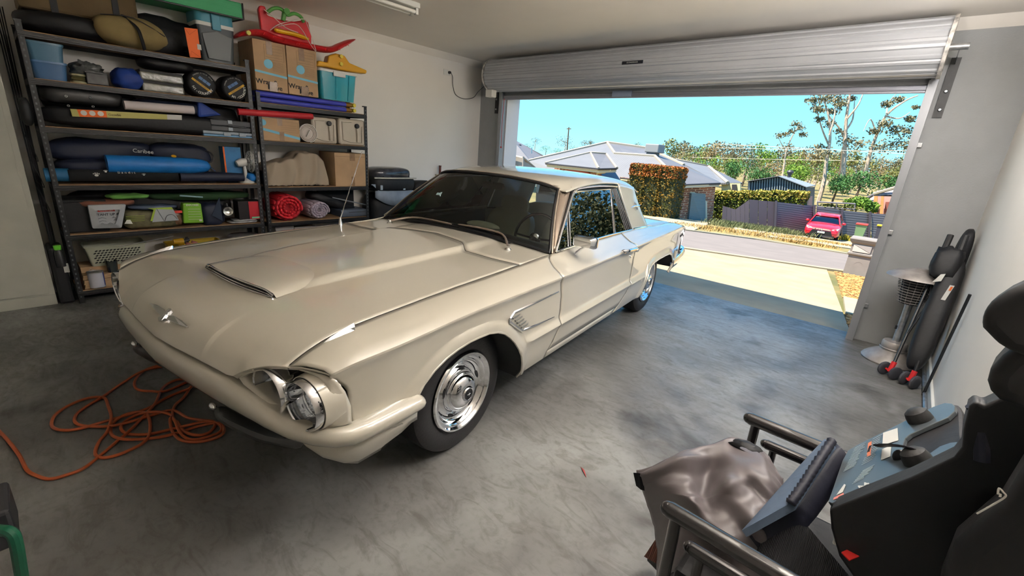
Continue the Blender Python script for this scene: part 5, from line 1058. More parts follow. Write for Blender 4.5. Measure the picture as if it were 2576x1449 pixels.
def wrapbox(y0, y1, z0, z1, label, dep=.38):
    t = thing('moving_box', label, 'box', (SX-.2, (y0+y1)/2, z0)); X0 = SX+.012
    MB().span((X0-dep, y0, z0), (X0, y1, z1)).build('carton', M_card, t, smooth=None, bevel=.003)
    X1 = X0+.0005; w_ = y1-y0; h = z1-z0
    def P(u, v): return (X1, y0+u*w_, z0+v*h)
    MB().prism([P(0,.36), P(1,.30), P(1,.345), P(0,.405)], (.001,0,0)).build('blue_band', M_skyprint, t, smooth=None)
    MB().lathe([(0,.001),(.042*w_/.3,.001),(.042*w_/.3,0)], 20, P(.43,.55), (1,0,0)).build('blue_dot', M_skyprint, t)
    mb = MB()
    for a, b2 in (((.33,.93),(.93,.93)), ((.93,.93),(.93,.64)), ((.93,.64),(.33,.64)), ((.33,.64),(.33,.93)), ((.42,.87),(.88,.87)), ((.42,.81),(.88,.81)), ((.42,.75),(.88,.75)), ((.36,.69),(.88,.69))): mb.tube([P(*a), P(*b2)], .0011, 4)
    for k in range(9): mb.tube([P(.56,.60-.022*k), P(.90,.597-.022*k)], .0009, 4)
    mb.build('printed_lines', M_line, t, smooth=None)
    MB().prism([P(.40,1), P(.58,1), P(.58,.74), P(.40,.74)], (.0016,0,0)).build('tape', M_tape, t, smooth=None)
    text('Wrap &', .062*w_/.3, M_cream_print, frame(Vector(P(.34,.175))+Vector((.001,0,0)), (0,1,0), (0,0,1)), t, bold=.0012); text('Move', .062*w_/.3, M_cream_print, frame(Vector(P(.58,.08))+Vector((.001,0,0)), (0,1,0), (0,0,1)), t, bold=.0012)
    MB().prism([P(.40,.0), P(.66,.0), P(.66,.20), P(.42,.20)], (.0022,0,0)).build('tape', M_tape, t, smooth=None)
    return t
wrapbox(1.795, 2.095, zb_, 2.333, 'printed cardboard moving box, left of the pair on the lower shelving unit')
wrapbox(2.103, 2.408, zb_, 2.333, 'printed cardboard moving box, right of the pair beside the teal tub')
# teal tub with white lid
q0, q1 = S(803, 178, -.0), S(896, 192, -.0); q2 = S(884, 262, -.0)
ya, yb = q0.y, q1.y; zt_ = (q0.z+q1.z)/2; zb2 = zb_
t = thing('storage_tub', 'teal plastic storage tub with white lid on the lower shelving unit', 'tub', (SX-.16, (ya+yb)/2, zb2)); tub(ya, yb, zb2, zt_, .34, mat('teal_tub', rgb(20,140,158), .25, coat=.6), 'body', t, .022, SX+.01)
tub(ya-.012, yb+.012, zt_, zt_+.022, .37, M_white, 'lid', t, .0, SX+.022); MB().span((SX+.02, (ya+yb)/2-.07, zt_-.035), (SX+.032, (ya+yb)/2+.07, zt_+.016)).build('lid_clip', M_white, t, smooth=None, bevel=.006)
for k in (.42,.78): MB().tube([(SX-.010, lerp(ya+.02,yb-.02,k), zb2+.01), (SX+.013, lerp(ya,yb,k), zt_-.01)], .006, 6).build('rib', mat('teal_tub', (0,0,0)), t)
# yellow play part on the tub
zz = zt_+.022; t = thing('seesaw_end', 'yellow plastic play-set piece with two hex bolts on the teal tub', 'toy', (SX-.05, 2.62, zz)); M_ytoy = mat('yellow_toy', rgb(204,150,24), .4)
P = [S(p, q, -.02) for p, q in ((795,166),(802,152),(824,157),(828,140),(846,134),(868,140),(880,158),(924,177),(922,186),(880,180),(838,172),(820,168))]
MB().prism(P, (-.11,0,0)).build('body', M_ytoy, t, smooth=None, bevel=.014, bseg=3)
for px, py in ((857,142),(857,161)): c = S(px, py, -.03); MB().tube([c, c+Vector((.022,0,0))], .02, 6).build('hex_bolt', M_hex, t)
# red rocker on the boxes
z3 = 2.335; M_red = mat('red_plastic', rgb(196,30,38), .35, n=.05, ns=4); t = thing('seesaw', 'red plastic rocker seesaw with green handles resting on the moving boxes', 'toy', (SX-.05, 2.1, z3))
def T(px, py, d=-.03): return S(px, py, d)
pth = crom([T(597,92), T(612,84), T(640,80), T(665,83), T(700,97), T(740,108), T(790,118), T(835,124), T(865,112), T(890,100)], 4); th = []
n_ = len(pth)
rows = []
for i, p in enumerate(pth):
    h_ = interp([(0,.010),(.12,.022),(.25,.030),(.5,.030),(.85,.030),(.95,.022),(1,.010)], i/(n_-1)); d = (pth[min(i+1,n_-1)]-pth[max(i-1,0)]).normalized(); up = Vector((0, -d.z, d.y)); rows.append([p+up*h_*math.cos(a)+Vector((.10*math.sin(a)-.06,0,0)) for a in [2*pi*k/12 for k in range(12)]])
mb = MB().grid(rows, cv=True); mb.add(rows[0], [tuple(range(12))]); mb.add(rows[-1], [tuple(range(12))]); mb.build('rocker_base', M_red, t, smooth=50)
P = [T(650,22,-.0), T(655,13,-.0), T(668,16,-.0), T(673,38,-.0), T(700,48,-.0), T(740,54,-.0), T(768,50,-.0), T(776,56,-.0), T(784,92,-.0), T(784,112,-.0), T(700,98,-.0), T(660,88,-.0)]
MB().prism(P, (-.05,0,0)).build('backrest', M_red, t, smooth=None, bevel=.012, bseg=3)
mb = MB(); mb.tube(crom([T(672,32,-.05), T(686,22,-.06), T(702,21,-.06), T(716,30,-.05), T(724,38,-.05), T(740,34,-.06), T(756,42,-.06), T(764,56,-.05)], 4), .016, 10); mb.tube([T(716,30,-.04), T(712,52,-.03)], [.022,.020], 10); mb.tube([T(722,28,-.05), T(722,28,-.10)], .026, 14); mb.build('handle_bar', mat('green_toy', rgb(84,150,70), .4), t)
mb = MB(); mb.tube(crom([T(690,75,-.05), T(712,80,-.06), T(740,86,-.06), T(775,98,-.05)], 4), [.016]+[.024]*10+[.020,.016], 12, sq=(1.3,.8)); mb.build('seat', mat('yellow_seat', rgb(224,168,24), .4), t)
for k in range(9): a = pth[8+3*k]+Vector((.042,0,-.022)); MB().tube(crom([a, a+Vector((0,.012,.022)), a+Vector((0,.035,.012))], 3), .003, 5).build('moulded_ridge', M_red, t)
c = T(624, 83, -.07); MB().tube([c, c+Vector((.02,0,0))], .021, 6).build('hex_bolt', M_hex, t)
MB().tube(crom([T(664,24,-.08), T(690,45,-.10), T(720,70,-.11), T(750,82,-.11)], 4), .0035, 5).tube(crom([T(680,76,-.09), T(700,62,-.11), T(735,52,-.12), T(765,48,-.12), T(772,60,-.12), T(785,95,-.12), T(795,128,-.10)], 4), .0035, 5).tube(crom([T(700,66,-.1), T(740,60,-.12), T(760,75,-.12), T(780,110,-.12), T(796,132,-.10)], 4), .0035, 5).build('cord', mat('white_cord', rgb(214,200,190), .7), t)
# shelf 2
z = 1.372+.047
t = thing('red_tube', 'long red padded tube above the cardboard box', 'tube', (SX-.03, 1.9, z+.2)); MB().tube([S(598,281,.0), S(783,293,.0)], .030, 14).build('tube', mat('red_foam', rgb(178,36,44), .55), t); MB().tube([S(783,293,.0), S(786,293.3,.0)], .028, 14).build('end_cap', mat('red_foam', (0,0,0)), t)
ya, yb = S(658,325,-.0).y, S(754,330,-.0).y; zt_ = S(700,298,0).z
t = thing('moving_box', 'cardboard box lying on its side on the second shelf of the lower unit', 'box', (SX-.15, (ya+yb)/2, z)); MB().span((SX-.35, ya, z), (SX-.002, yb, zt_)).build('carton', M_card, t, smooth=None, bevel=.003)
X1 = SX-.0015; MB().prism([(X1,ya,z+.095), (X1,yb,z+.02), (X1,yb,z+.045), (X1,ya,z+.12)], (.001,0,0)).build('blue_band', M_skyprint, t, smooth=None); MB().lathe([(0,.001),(.030,.001),(.03,0)], 18, (X1, ya+.02, zt_-.05), (1,0,0)).build('blue_dot', M_skyprint, t)
mb = MB(); w_ = yb-ya; 
for a, b2 in (((.5,.88),(.96,.86)), ((.96,.86),(.96,.40)), ((.96,.40),(.5,.45)), ((.5,.72),(.92,.71)), ((.5,.62),(.92,.61)), ((.5,.53),(.92,.51))): mb.tube([(X1, ya+a[0]*w_, lerp(z,zt_,a[1])), (X1, ya+b2[0]*w_, lerp(z,zt_,b2[1]))], .001, 4)
mb.build('printed_lines', M_line, t, smooth=None)
for a in (0,.0): pass
MB().prism([(X1, ya+.40*w_, zt_), (X1, ya+.55*w_, zt_), (X1, ya+.54*w_, zt_-.07), (X1, ya+.42*w_, zt_-.07)], (.002,0,0)).prism([(X1, ya+.45*w_, z), (X1, ya+.57*w_, z), (X1, ya+.57*w_, z+.09), (X1, ya+.45*w_, z+.09)], (.002,0,0)).build('tape', M_tape, t, smooth=None)
c = S(775, 331, -.0); R_ = .092; t = thing('collapsible_bucket', 'white round collapsed bucket standing on edge beside the jerry cans', 'bucket', (SX-.03, c.y, z)); c.z = z+R_+.004
MB().lathe([(0,.0),(.055,.0),(.06,.008),(.068,.004),(.074,.012),(.080,.002),(.088,.006),(.092,-.006),(.09,-.03),(0,-.03)], 36, (SX-.01, c.y, c.z), (1,0,0)).build('bucket', mat('bucket_white', rgb(196,186,178), .5), t)
MB().tube([(SX+.004, c.y-.02, c.z-.035), (SX+.004, c.y+.018, c.z+.035)], .008, 6, sq=(1.4,.6)).build('handle_grip', M_white, t); MB().tube([Vector((SX+.0, c.y+.096*math.cos(a), c.z+.094*math.sin(a))) for a in [pi*(-.45+1.35*k/14) for k in range(15)]], .004, 6).build('bail', M_white, t)
def jerry(px0, px1, pyt, pxc, pyc, label):
    ya, yb = S(px0, 330, .0).y, S(px1, 335, .0).y; zt_ = S((px0+px1)/2, pyt, 0).z; t = thing('jerry_can', label, 'jerry can', (SX-.18, (ya+yb)/2, z), 0, 'clear water jerry cans')
    M_j = mat('natural_plastic', rgb(188,178,162), .35, n=.04, ns=5); MB().span((SX-.36, ya, z), (SX-.012, yb, zt_)).build('body', M_j, t, smooth=None, bevel=.030, bseg=4)
    c_ = S(pxc, pyc, -.0); w_ = yb-ya; h = zt_-z
    MB().tube([(SX-.004, ya+.14*w_, z+.2*h), (SX-.004, ya+.12*w_, z+.86*h), (SX-.004, ya+.45*w_, z+.88*h)], .007, 6).tube([(SX-.004, ya+.14*w_, z+.2*h), (SX-.004, ya+.4*w_, z+.12*h), (SX-.004, ya+.84*w_, z+.12*h), (SX-.004, ya+.86*w_, z+.75*h)], .007, 6).build('moulded_rib', M_j, t)
    MB().tube([(SX-.002, c_.y+.004, c_.z-.03), (SX+.004, c_.y+.006, z+.45*h), (SX-.002, c_.y+.010, z+.14*h)], [.014,.012,.014], 10).build('handle', M_j, t)
    MB().lathe([(0,.03),(.022,.03),(.024,.022),(.027,.02),(.027,.0),(.0,.0)], 18, (SX-.012, c_.y, c_.z), (1,0,.12)).build('cap', M_black, t)
jerry(787, 850, 296, 828, 311, 'natural plastic water jerry can with black cap, next to the bucket'); jerry(854, 921, 300, 898, 318, 'natural plastic water jerry can with black cap, at the right end')
# shelf 3
z = .906+.047
ya, yb = S(676,430,.02).y, S(824,430,.02).y; zt_ = S(760,378,.1).z
t = thing('dust_sheet', 'beige cotton dust sheet draped over a bulky shape on the middle shelf', 'sheet', (SX-.18, (ya+yb)/2, z)); NU, NV_ = 46, 26; rows = []
for i in range(NU+1):
    u = i/NU; r = []
    prof = interp([(0,.55),(.05,.62),(.45,.78),(.55,.95),(.78,.97),(.9,.9),(1,.80)], u)*(zt_-z)
    for j in range(NV_+1):
        k = j/NV_; ph = u*26+k*7+2*noise.noise(Vector((u*4, k*3, 1)))
        fold = .012*math.sin(ph)*(k if k < 1 else 1)
        if k < .6: q = k/.6; zz = z+prof*(1-.06*q*q*q)-.0; x = SX-.34+.26*q; zz -= .07*max(0,.3-q)
        else: q = (k-.6)/.4; zz = z+prof*(1-q)*.94; x = SX-.08+.05*q
        y = lerp(ya, yb, u)+.012*math.sin(ph*.7+k*5)*k; r.append(Vector((x+fold*1.6, y+(-.02 if u < .02 else 0), max(z+.004+.012*abs(math.sin(u*40))*(k > .97), zz+fold+.02*noise.noise(Vector((u*7,k*4,3)))))))
    rows.append(r)
MB().grid(rows).build('sheet', mat('beige_cotton', rgb(164,150,132), .95, bump=.15, bs=150), t, smooth=180, solid=.004); MB().span((SX-.33, ya+.02, z), (SX-.10, yb-.02, z+.14)).build('covered_object', C_black, t, smooth=None)
y0, y1, y2 = S(818,420,.04).y, S(846,420,-.0).y, S(927,425,-.0).y; zt_ = S(886,386,0).z
t = thing('carton', 'plain brown cardboard carton with tape at the right of the middle shelf', 'box', (SX-.2, 2.75, z)); MB().span((SX-.38, y1-.015, z), (SX-.001, y2, zt_)).build('carton', M_card, t, smooth=None, bevel=.004)
X1 = SX-.0005; ym = lerp(y1, y2, .5); MB().prism([(X1, ym-.035, zt_), (X1, ym+.03, zt_), (X1, ym+.03, zt_-.085), (X1, ym-.035, zt_-.085)], (.0015,0,0)).prism([(X1, ym-.02, z), (X1, ym+.02, z), (X1, ym+.02, z+.11), (X1, ym-.02, z+.11)], (.0015,0,0)).build('tape', M_tape, t, smooth=None)
MB().prism([(X1, y1-.01, zt_-.04), (X1, y2-.002, zt_-.04), (X1, y2-.002, zt_-.037), (X1, y1-.01, zt_-.037)], (.0008,0,0)).build('flap_edge', M_line, t, smooth=None)
# shelf 4: quilted rolls
z = .533+.047
def quilt_roll(px, py, ry, rz_, m, label, turns=3.2):
    c = S(px, py, .03); t = thing('sleeping_bag', label, 'sleeping bag', (SX-.2, c.y, z)); L = .36; c.z = z+rz_; mb = MB(); P0 = []
    n_ = 46
    for i in range(n_): a = 2*pi*turns*i/n_; f_ = 1-.78*i/n_; P0.append((a, f_))
    MB().lathe([(0,-.002),(ry*.93,-.004),(ry*.97,-.02),(ry*.95,-L),(0,-L)], 30, (0,0,0), (1,0,0)).v
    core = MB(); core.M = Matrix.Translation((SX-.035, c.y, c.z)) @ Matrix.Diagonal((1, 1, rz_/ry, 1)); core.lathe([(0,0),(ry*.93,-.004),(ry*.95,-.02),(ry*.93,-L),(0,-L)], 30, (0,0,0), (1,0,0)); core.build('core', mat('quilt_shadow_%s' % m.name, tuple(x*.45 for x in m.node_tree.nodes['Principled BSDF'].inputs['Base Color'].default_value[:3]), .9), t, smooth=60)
    k = 0
    for a, f_ in P0:
        cc_ = Vector((SX-.035, c.y+ry*.92*f_*math.cos(a), c.z+rz_*.92*f_*math.sin(a))); seg = 2*pi*turns/n_*ry*f_*.62
        R = Matrix.Rotation(a, 3, 'X'); o = MB().ball(cc_, (.035, ry*.115, max(.014, seg)), 10, 7, R=R).build('quilt_puff', m, t, smooth=180); k += 1
    for q in range(14):
        a = 2*pi*q/14; cc_ = Vector((SX-.035-L*.5, c.y+ry*.93*math.cos(a), c.z+rz_*.93*math.sin(a))); MB().ball(cc_, (L*.5, ry*.1, ry*.2), 10, 8, R=Matrix.Rotation(a, 3, 'X'), e=.6).build('quilt_puff', m, t, smooth=180)
quilt_roll(726, 527, .150, .140, cloth('red_nylon', rgb(206,40,52), .55), 'red quilted rolled sleeping bag on the fourth shelf of the lower unit')
quilt_roll(803, 523, .118, .098, cloth('lilac_nylon', rgb(178,166,180), .6), 'pale lilac quilted rolled sleeping bag beside the red one')
t = thing('folding_chair', 'dark folded camp chair with a pale arm bar on the fourth shelf', 'chair', (SX-.2, 2.6, z)); MB().ball((SX-.26, 2.62, z+.16), (.12, .30, .06), 22, 10, R=Matrix.Rotation(-.35,3,'X'), e=.5).build('seat_cloth', C_black, t, smooth=180); MB().tube([S(836,497,.03), S(920,515,.03)], .008, 8).build('arm_bar', mat('pale_bar', rgb(160,166,172), .35, .6), t)
ya, yb = S(858,530,.04).y, S(922,530,.04).y; t = thing('grey_case', 'flat blue-grey electronic case lying beneath the folded chair', 'case', (SX-.1, (ya+yb)/2, z)); MB().span((SX-.3, ya, z), (SX-.04, yb, z+.085)).build('case', mat('blue_grey_case', rgb(96,106,124), .4), t, smooth=None, bevel=.006); MB().span((SX-.04, ya+.10, z+.05), (SX-.038, yb-.02, z+.056)).build('badge', M_black, t, smooth=None)
one(MB().span((SX-.36, 2.50, z+.0), (SX-.32, 2.96, z+.30)), 'dark_panel', C_black, 'black flat panel standing at the back of the fourth shelf', 'panel', smooth=None)
z = .10+.047
for i, (a, b2) in enumerate(((694,738),(742,795))): 
    ya, yb = S(a,580,.1).y, S(b2,578,.1).y; zt_ = S((a+b2)/2, 570, .1).z; t = thing('shoe_box', ['white shoe box on the lowest shelf, left one', 'white shoe box on the lowest shelf, right one'][i], 'box', (SX-.2, (ya+yb)/2, z)); MB().span((SX-.34, ya, z), (SX-.10, yb, zt_-.03)).build('box', mat('white_card', rgb(176,174,172), .7), t, smooth=None); MB().span((SX-.345, ya-.004, zt_-.03), (SX-.095, yb+.004, zt_)).build('lid', mat('white_card', (0,0,0)), t, smooth=None)

# ---------------------------------------------------------------- beside the shelving
c0 = at(990, 500, 0, -5.10); y0, y1 = 3.07, 3.74
t = thing('cooler_backpack', 'black soft cooler bag with clear top pocket standing right of the shelving', 'bag', (-5.2, 3.4, 0)); M_gr = cloth('grey_panel', rgb(128,140,156), .6)
MB().ball((-5.25, 3.40, .42), (.18, .33, .42), 30, 18, e=.45, nz=.04).build('lower_body', C_black, t, smooth=180)
MB().ball((-5.21, 3.40, .965), (.20, .335, .10), 30, 14, e=.5, nz=.03).build('top_section', C_black, t, smooth=180)
MB().ball((-5.22, 3.39, 1.09), (.17, .30, .085), 26, 12, e=.6).build('clear_pocket', mat('smoke_film', rgb(60,62,70), .12, n=.5, ns=9), t, smooth=180)
MB().tube(crom([(-5.03, 3.08, 1.045), (-5.015, 3.4, 1.045), (-5.03, 3.71, 1.045)], 5), .010, 6).build('pale_zip', mat('pale_zip', rgb(190,186,178), .5), t)
MB().prism([at(p, q, 0, -5.05) for p, q in ((936,464),(952,480),(966,494),(990,497),(1012,490),(1028,474),(1040,460),(1040,468),(935,466))][::-1], (-.02,0,0)).build('front_panel', M_gr, t, smooth=None)
MB().grid([[Vector((-5.045+.004*0, lerp(3.10,3.68,i/10), .80 - .11*math.sin(pi*i/10)*j + .085*(1-j))) for j in (0,1)] for i in range(11)]).build('grey_yoke', M_gr, t, smooth=180, solid=.01)
for px in (959, 1016): c = at(px, 472, 0, -5.03); MB().span((c.x-.005, c.y-.018, c.z-.03), (c.x+.012, c.y+.018, c.z+.03)).build('buckle', M_steel, t, smooth=None, bevel=.004)
MB().tube([(-5.10, 3.22, 1.14), (-5.06, 3.24, 1.05)], .012, 6, sq=(1.6,.5)).tube([(-5.10, 3.48, 1.16), (-5.06, 3.50, 1.05)], .012, 6, sq=(1.6,.5)).build('strap', C_black, t)
bag((-5.24, 3.93, .50), (.16, .20, .50), C_black, 'golf_bag', 'dark round-topped bag partly hidden between the cooler bag and the car', e=.5, nz=.04)
one(MB().lathe([(0,0),(.03,0),(.03,.9),(.026,.98),(.018,1.05),(.018,1.18),(.022,1.2),(0,1.2)], 12, (-5.40, 4.42, 0)), 'baseball_bat', mat('dark_red_wood', rgb(90,44,36), .5), 'dark red wooden bat leaning upright at the left wall behind the car', 'bat')
# between the cupboard and the shelving: poles, cables, small gear
t = thing('fishing_rods', 'bundle of thin dark fishing rods standing between cupboard and shelving', 'rods', (-5.3, .19, 0))
for k in range(5): MB().tube([(-5.20-.035*k, .17+.012*(k % 3), .02), (-5.34-.02*k, .165+.014*k, 2.25)], [.010,.004], 6).build('rod', M_black, t)
for k in range(3): MB().tube(crom([(-5.14-.03*k, .165, 1.35-.2*k), (-5.12, .19, 1.25-.2*k), (-5.15, .205, 1.15-.2*k), (-5.17, .17, 1.2-.2*k)], 4), .003, 5).build('line_loop', M_black, t)
c = at(145, 628, 0, -5.06); t = thing('spray_bottle', 'black spray bottle with bright green cap beside the shelving post', 'bottle', (c.x, c.y, .42)); MB().lathe([(0,-.14),(.03,-.14),(.03,-.02),(.02,0)], 16, tuple(c)).build('bottle', M_black, t); MB().lathe([(.022,0),(.024,.035),(0,.036)], 16, tuple(c)).build('cap', mat('lime_cap', rgb(90,170,50), .4), t)
t2 = thing('gear_bag', 'black upright gear bag on the floor beside the shelving post', 'bag', (-5.2, .18, 0)); MB().span((-5.32, .135, 0), (-5.06, .225, .48)).build('body', C_black, t2, smooth=None, bevel=.02)
c = at(168, 675, 0, -5.05); MB().span((-5.062, c.y-.018, c.z-.035), (-5.052, c.y+.014, c.z+.04)).build('white_label', M_wprint, t2, smooth=None); MB().tube([at(146,655,0,-5.05), at(150,640,0,-5.05), at(158,642,0,-5.05)], .006, 6).build('metal_clip', M_steel, t2)
MB().ball((at(85,285,0,-5.02).x-.04, .235, at(85,285,0,-5.02).z), (.05, .045, .11), 14, 8, e=.8)
one(MB().ball((-5.06, .20, at(78,282,0,-5.02).z), (.06, .035, .10), 14, 8, e=.8, nz=.1), 'hanging_pouch', C_black, 'small black pouch hanging on the left post of the shelving', 'pouch', smooth=180)
# ================================================================== hose on the floor
def Fl(px, py, z=.009): return at(px, py, 2, z)
M_hose = mat('orange_hose', rgb(168,82,42), .45, n=.12, ns=5)
hp = [(-60,1040),(0,1087),(45,1140),(67,1181),(90,1196),(125,1205),(170,1194),(210,1178),(251,1147),(291,1113),(322,1087),(358,1051),(390,1015),(407,979),(430,961),(457,954),(486,957),
      (480,975),(455,985),(420,1000),(370,1028),(313,1046),(251,1064),(193,1080),(148,1081),(130,1069),(139,1044),(175,1019),(224,1001),(262,1001),(272,1022),(280,1050),(270,1085),(250,1110),(240,1135),(246,1149),(275,1150),(320,1135),(365,1110),(378,1080),(372,1045),
      (350,1036),(310,1045),(282,1068),(280,1092),(305,1104),(350,1105),(400,1100),(450,1088),(500,1072),(545,1064),(562,1075),(560,1092),(530,1106),(485,1112),(450,1104),(432,1080),(428,1055),(432,1045),(400,1036),(350,1042),(312,1062),(305,1080),(325,1092),(375,1092),(430,1080),(480,1068),(520,1060),(552,1068),(555,1085),(520,1100),(480,1106),(455,1090),(442,1062),(434,1046),(440,1020),(462,1000),(478,975),(486,955),
      (420,983),(381,984),(345,979),(340,957),(367,930),(416,916),(440,912),(416,920),(358,934),(309,963),(260,997),(215,1024),(190,1046),(193,1066),(233,1073),(290,1070),(360,1052),(430,1032),(470,1050),(500,1056),(540,1062),(530,1085),(500,1095),(465,1086),(445,1060)]
P = crom([Fl(a, b_, .009 + .006*(i % 5 == 2) + .010*(i % 7 == 3)) for i, (a, b_) in enumerate(hp)], 5)
tag(MB().tube(P, .0075, 8).build('air_hose', M_hose), 'long tangled orange air hose lying on the floor in front of the car', 'hose')
# small litter on the slab
c = Fl(1468, 1188, .004); tag(MB().prism(crom([c+Vector((-.03,.02,0)), c+Vector((-.005,.014,0)), c+Vector((.03,-.022,0)), c+Vector((.0,.0,0))], 4), (0,0,.002)).build('dry_leaf', mat('red_leaf', rgb(150,60,56), .7), smooth=None), 'small dry red-brown leaf on the bare concrete floor', 'leaf')
c = Fl(2196, 855, 0); tag(MB().tube([c, c+Vector((.01,.01,.07)), c+Vector((-.01,.02,.11))], .003, 5).tube([c, c+Vector((.03,-.01,.06))], .002, 5).build('grass_stalk', mat('straw_stalk', rgb(170,140,90), .8)), 'dry grass stalk in the corner beside the heater base', 'grass')
# green trolley frame at the bottom left corner
t = thing('garden_trolley', 'dark green tubular trolley frame at the bottom left corner', 'trolley', tuple(at(20, 1400, 2, 0)))
P = [at(-60,1325,2,.52), at(0,1334,2,.52), at(24,1338,2,.52), at(38,1356,2,.50), at(50,1420,2,.42), at(60,1500,2,.30), at(62,1640,2,.05)]
MB().tube(crom(P, 4), .013, 10).build('frame', mat('green_powder_coat', rgb(14,70,50), .35), t)
MB().box(tuple(at(-30,1310,2,.42)), (.16,.10,.12)).build('tool_tray', M_black, t, smooth=None, bevel=.01)
MB().lathe([(.0,-.02),(.07,-.02),(.08,0),(.07,.02),(0,.02)], 18, tuple(at(-20,1560,2,.08)), (0,1,0)).build('wheel', M_rubber, t)

# ================================================================== patio heater in the far right corner
hx, hy = .205, 4.86
t = thing('patio_heater', 'dusty silver mushroom patio heater in the far right corner', 'heater', (hx, hy, 0)); M_dsil = mat('dusty_silver', rgb(150,144,140), .5, .4, n=.18, ns=12)
MB().lathe([(.195,0),(.2,.012),(.19,.03),(.165,.055),(.125,.085),(.09,.105),(.085,.12),(0,.12)], 36, (hx, hy, 0)).build('base', M_dsil, t)
MB().lathe([(.085,.10),(.088,.125),(.088,.17),(.08,.185),(.06,.19),(0,.19)], 30, (hx, hy, 0)).build('gas_collar', M_dsil, t); MB().lathe([(.092,.115),(.096,.122),(.092,.13)], 30, (hx, hy, 0)).build('collar_ring', M_dsil, t)
MB().tube([(hx, hy, .18), (hx, hy, .53)], .026, 14).build('pole', M_steel, t); MB().tube([(hx-.03, hy-.03, .30), (hx-.03, hy-.03, .33)], .008, 8).build('knob', M_black, t)
for k in range(9): z = .545+.022*k; r_ = lerp(.085,.118,k/8); MB().tube([(hx+r_*math.cos(a), hy+r_*math.sin(a), z) for a in [2*pi*q/24 for q in range(24)]], .003, 5, closed=True).build('guard_ring', M_dsil, t)
mb = MB()
for q in range(16): a = 2*pi*q/16; mb.tube([(hx+.083*math.cos(a), hy+.083*math.sin(a), .535), (hx+.12*math.cos(a), hy+.12*math.sin(a), .735)], .002, 4)
mb.build('guard_wires', M_dsil, t); MB().lathe([(0,.53),(.07,.53),(.085,.60),(.095,.72),(0,.73)], 24, (hx, hy, 0)).build('burner', mat('burner_mesh', rgb(70,68,66), .6, .5, wave=('Z', 30, .6)), t)
MB().lathe([(0,.83),(.04,.83),(.05,.822),(.14,.80),(.205,.762),(.21,.752),(.20,.752),(.13,.785),(0,.80)], 44, (hx, hy, 0)).build('reflector_dish', M_dsil, t)
# ---- folded stroller leaning on the right wall
t = thing('folded_stroller', 'folded black umbrella stroller with red wheel forks leaning at the right wall', 'stroller', (.30, 4.65, 0)); M_redf = mat('red_fork', rgb(196,40,44), .4)
wc = [(at(2225,925,2,.055)), (at(2252,940,2,.055)), (at(2276,950,2,.055)), (at(2302,962,2,.055))]
W2 = [wc[0], wc[1], wc[2], wc[3]]
for i, w_ in enumerate(W2):
    ax = (W2[1]-W2[0]).normalized() if i < 2 else (W2[3]-W2[2]).normalized(); MB().lathe([(0,-.013),(.03,-.013),(.046,-.012),(.054,-.006),(.055,0),(.054,.006),(.046,.012),(.03,.013),(0,.013)], 22, tuple(w_), tuple(ax)).build('wheel', mat('stroller_tyre', rgb(58,58,64), .7), t)
for a, b_ in ((0,1),(2,3)): c = (W2[a]+W2[b_])/2; MB().tube([W2[a], W2[b_]], .008, 8).tube([c+Vector((0,0,-.01)), c+Vector((.01,.02,.075))], .018, 8).build('fork', M_redf, t)
F0, F1 = (W2[0]+W2[1])/2+Vector((.01,.02,.07)), (W2[2]+W2[3])/2+Vector((.01,.02,.07)); H0, H1 = Vector((.300,4.93,1.10)), Vector((.375,4.80,1.12))
F0, F1 = F0, F1
MB().tube([F0, F0.lerp(H0,.97)], .011, 8).build('front_leg', M_blackmetal, t); MB().tube([F1, F1.lerp(H1,.97)], .011, 8).build('front_leg', M_blackmetal, t)
MB().tube([F0.lerp(H0,.22), F1.lerp(H1,.80)], .009, 8).build('cross_brace', M_blackmetal, t); MB().tube([F1.lerp(H1,.2), F0.lerp(H0,.7)], .009, 8).build('cross_brace', M_blackmetal, t)
for H, F in ((H0,F0),(H1,F1)): d = (H-F).normalized(); MB().tube([H-d*.10, H+d*.02], .021, 10).build('foam_grip', M_rubber, t)
m0 = F0.lerp(F1,.55); m1 = H0.lerp(H1,.6); Rl = (m1-m0).normalized().to_track_quat('Z','Y').to_matrix()
MB().ball(m0.lerp(m1,.42)+Vector((.045,.02,0)), (.075,.085,.46), 22, 20, R=Rl, e=.6, nz=.06).build('seat_fabric', C_black, t, smooth=180)
MB().ball(m0.lerp(m1,.80)+Vector((-.01,.0,0)), (.09,.09,.13), 20, 12, R=Rl, e=.7, nz=.25).build('canopy', C_black, t, smooth=180)
MB().prism([m0.lerp(m1,.68)+Vector((-.05,-.075,-.02)), m0.lerp(m1,.68)+Vector((-.005,-.085,.0)), m0.lerp(m1,.68)+Vector((.005,-.085,.06)), m0.lerp(m1,.68)+Vector((-.02,-.08,.05))], (0,-.003,0)).build('care_label', M_wprint, t, smooth=None)
MB().prism([m0.lerp(m1,.60)+Vector((.03,-.10,-.05)), m0.lerp(m1,.60)+Vector((.055,-.10,-.05)), m0.lerp(m1,.60)+Vector((.075,-.10,.07)), m0.lerp(m1,.60)+Vector((.05,-.10,.07))], (0,-.003,0)).build('care_label', M_wprint, t, smooth=None)
MB().prism([m0.lerp(m1,.60)+Vector((.052,-.105,.03)), m0.lerp(m1,.60)+Vector((.064,-.105,.03)), m0.lerp(m1,.60)+Vector((.069,-.105,.06)), m0.lerp(m1,.60)+Vector((.057,-.105,.06))], (0,-.002,0)).build('orange_mark', mat('orange_print', (0,0,0)), t, smooth=None)
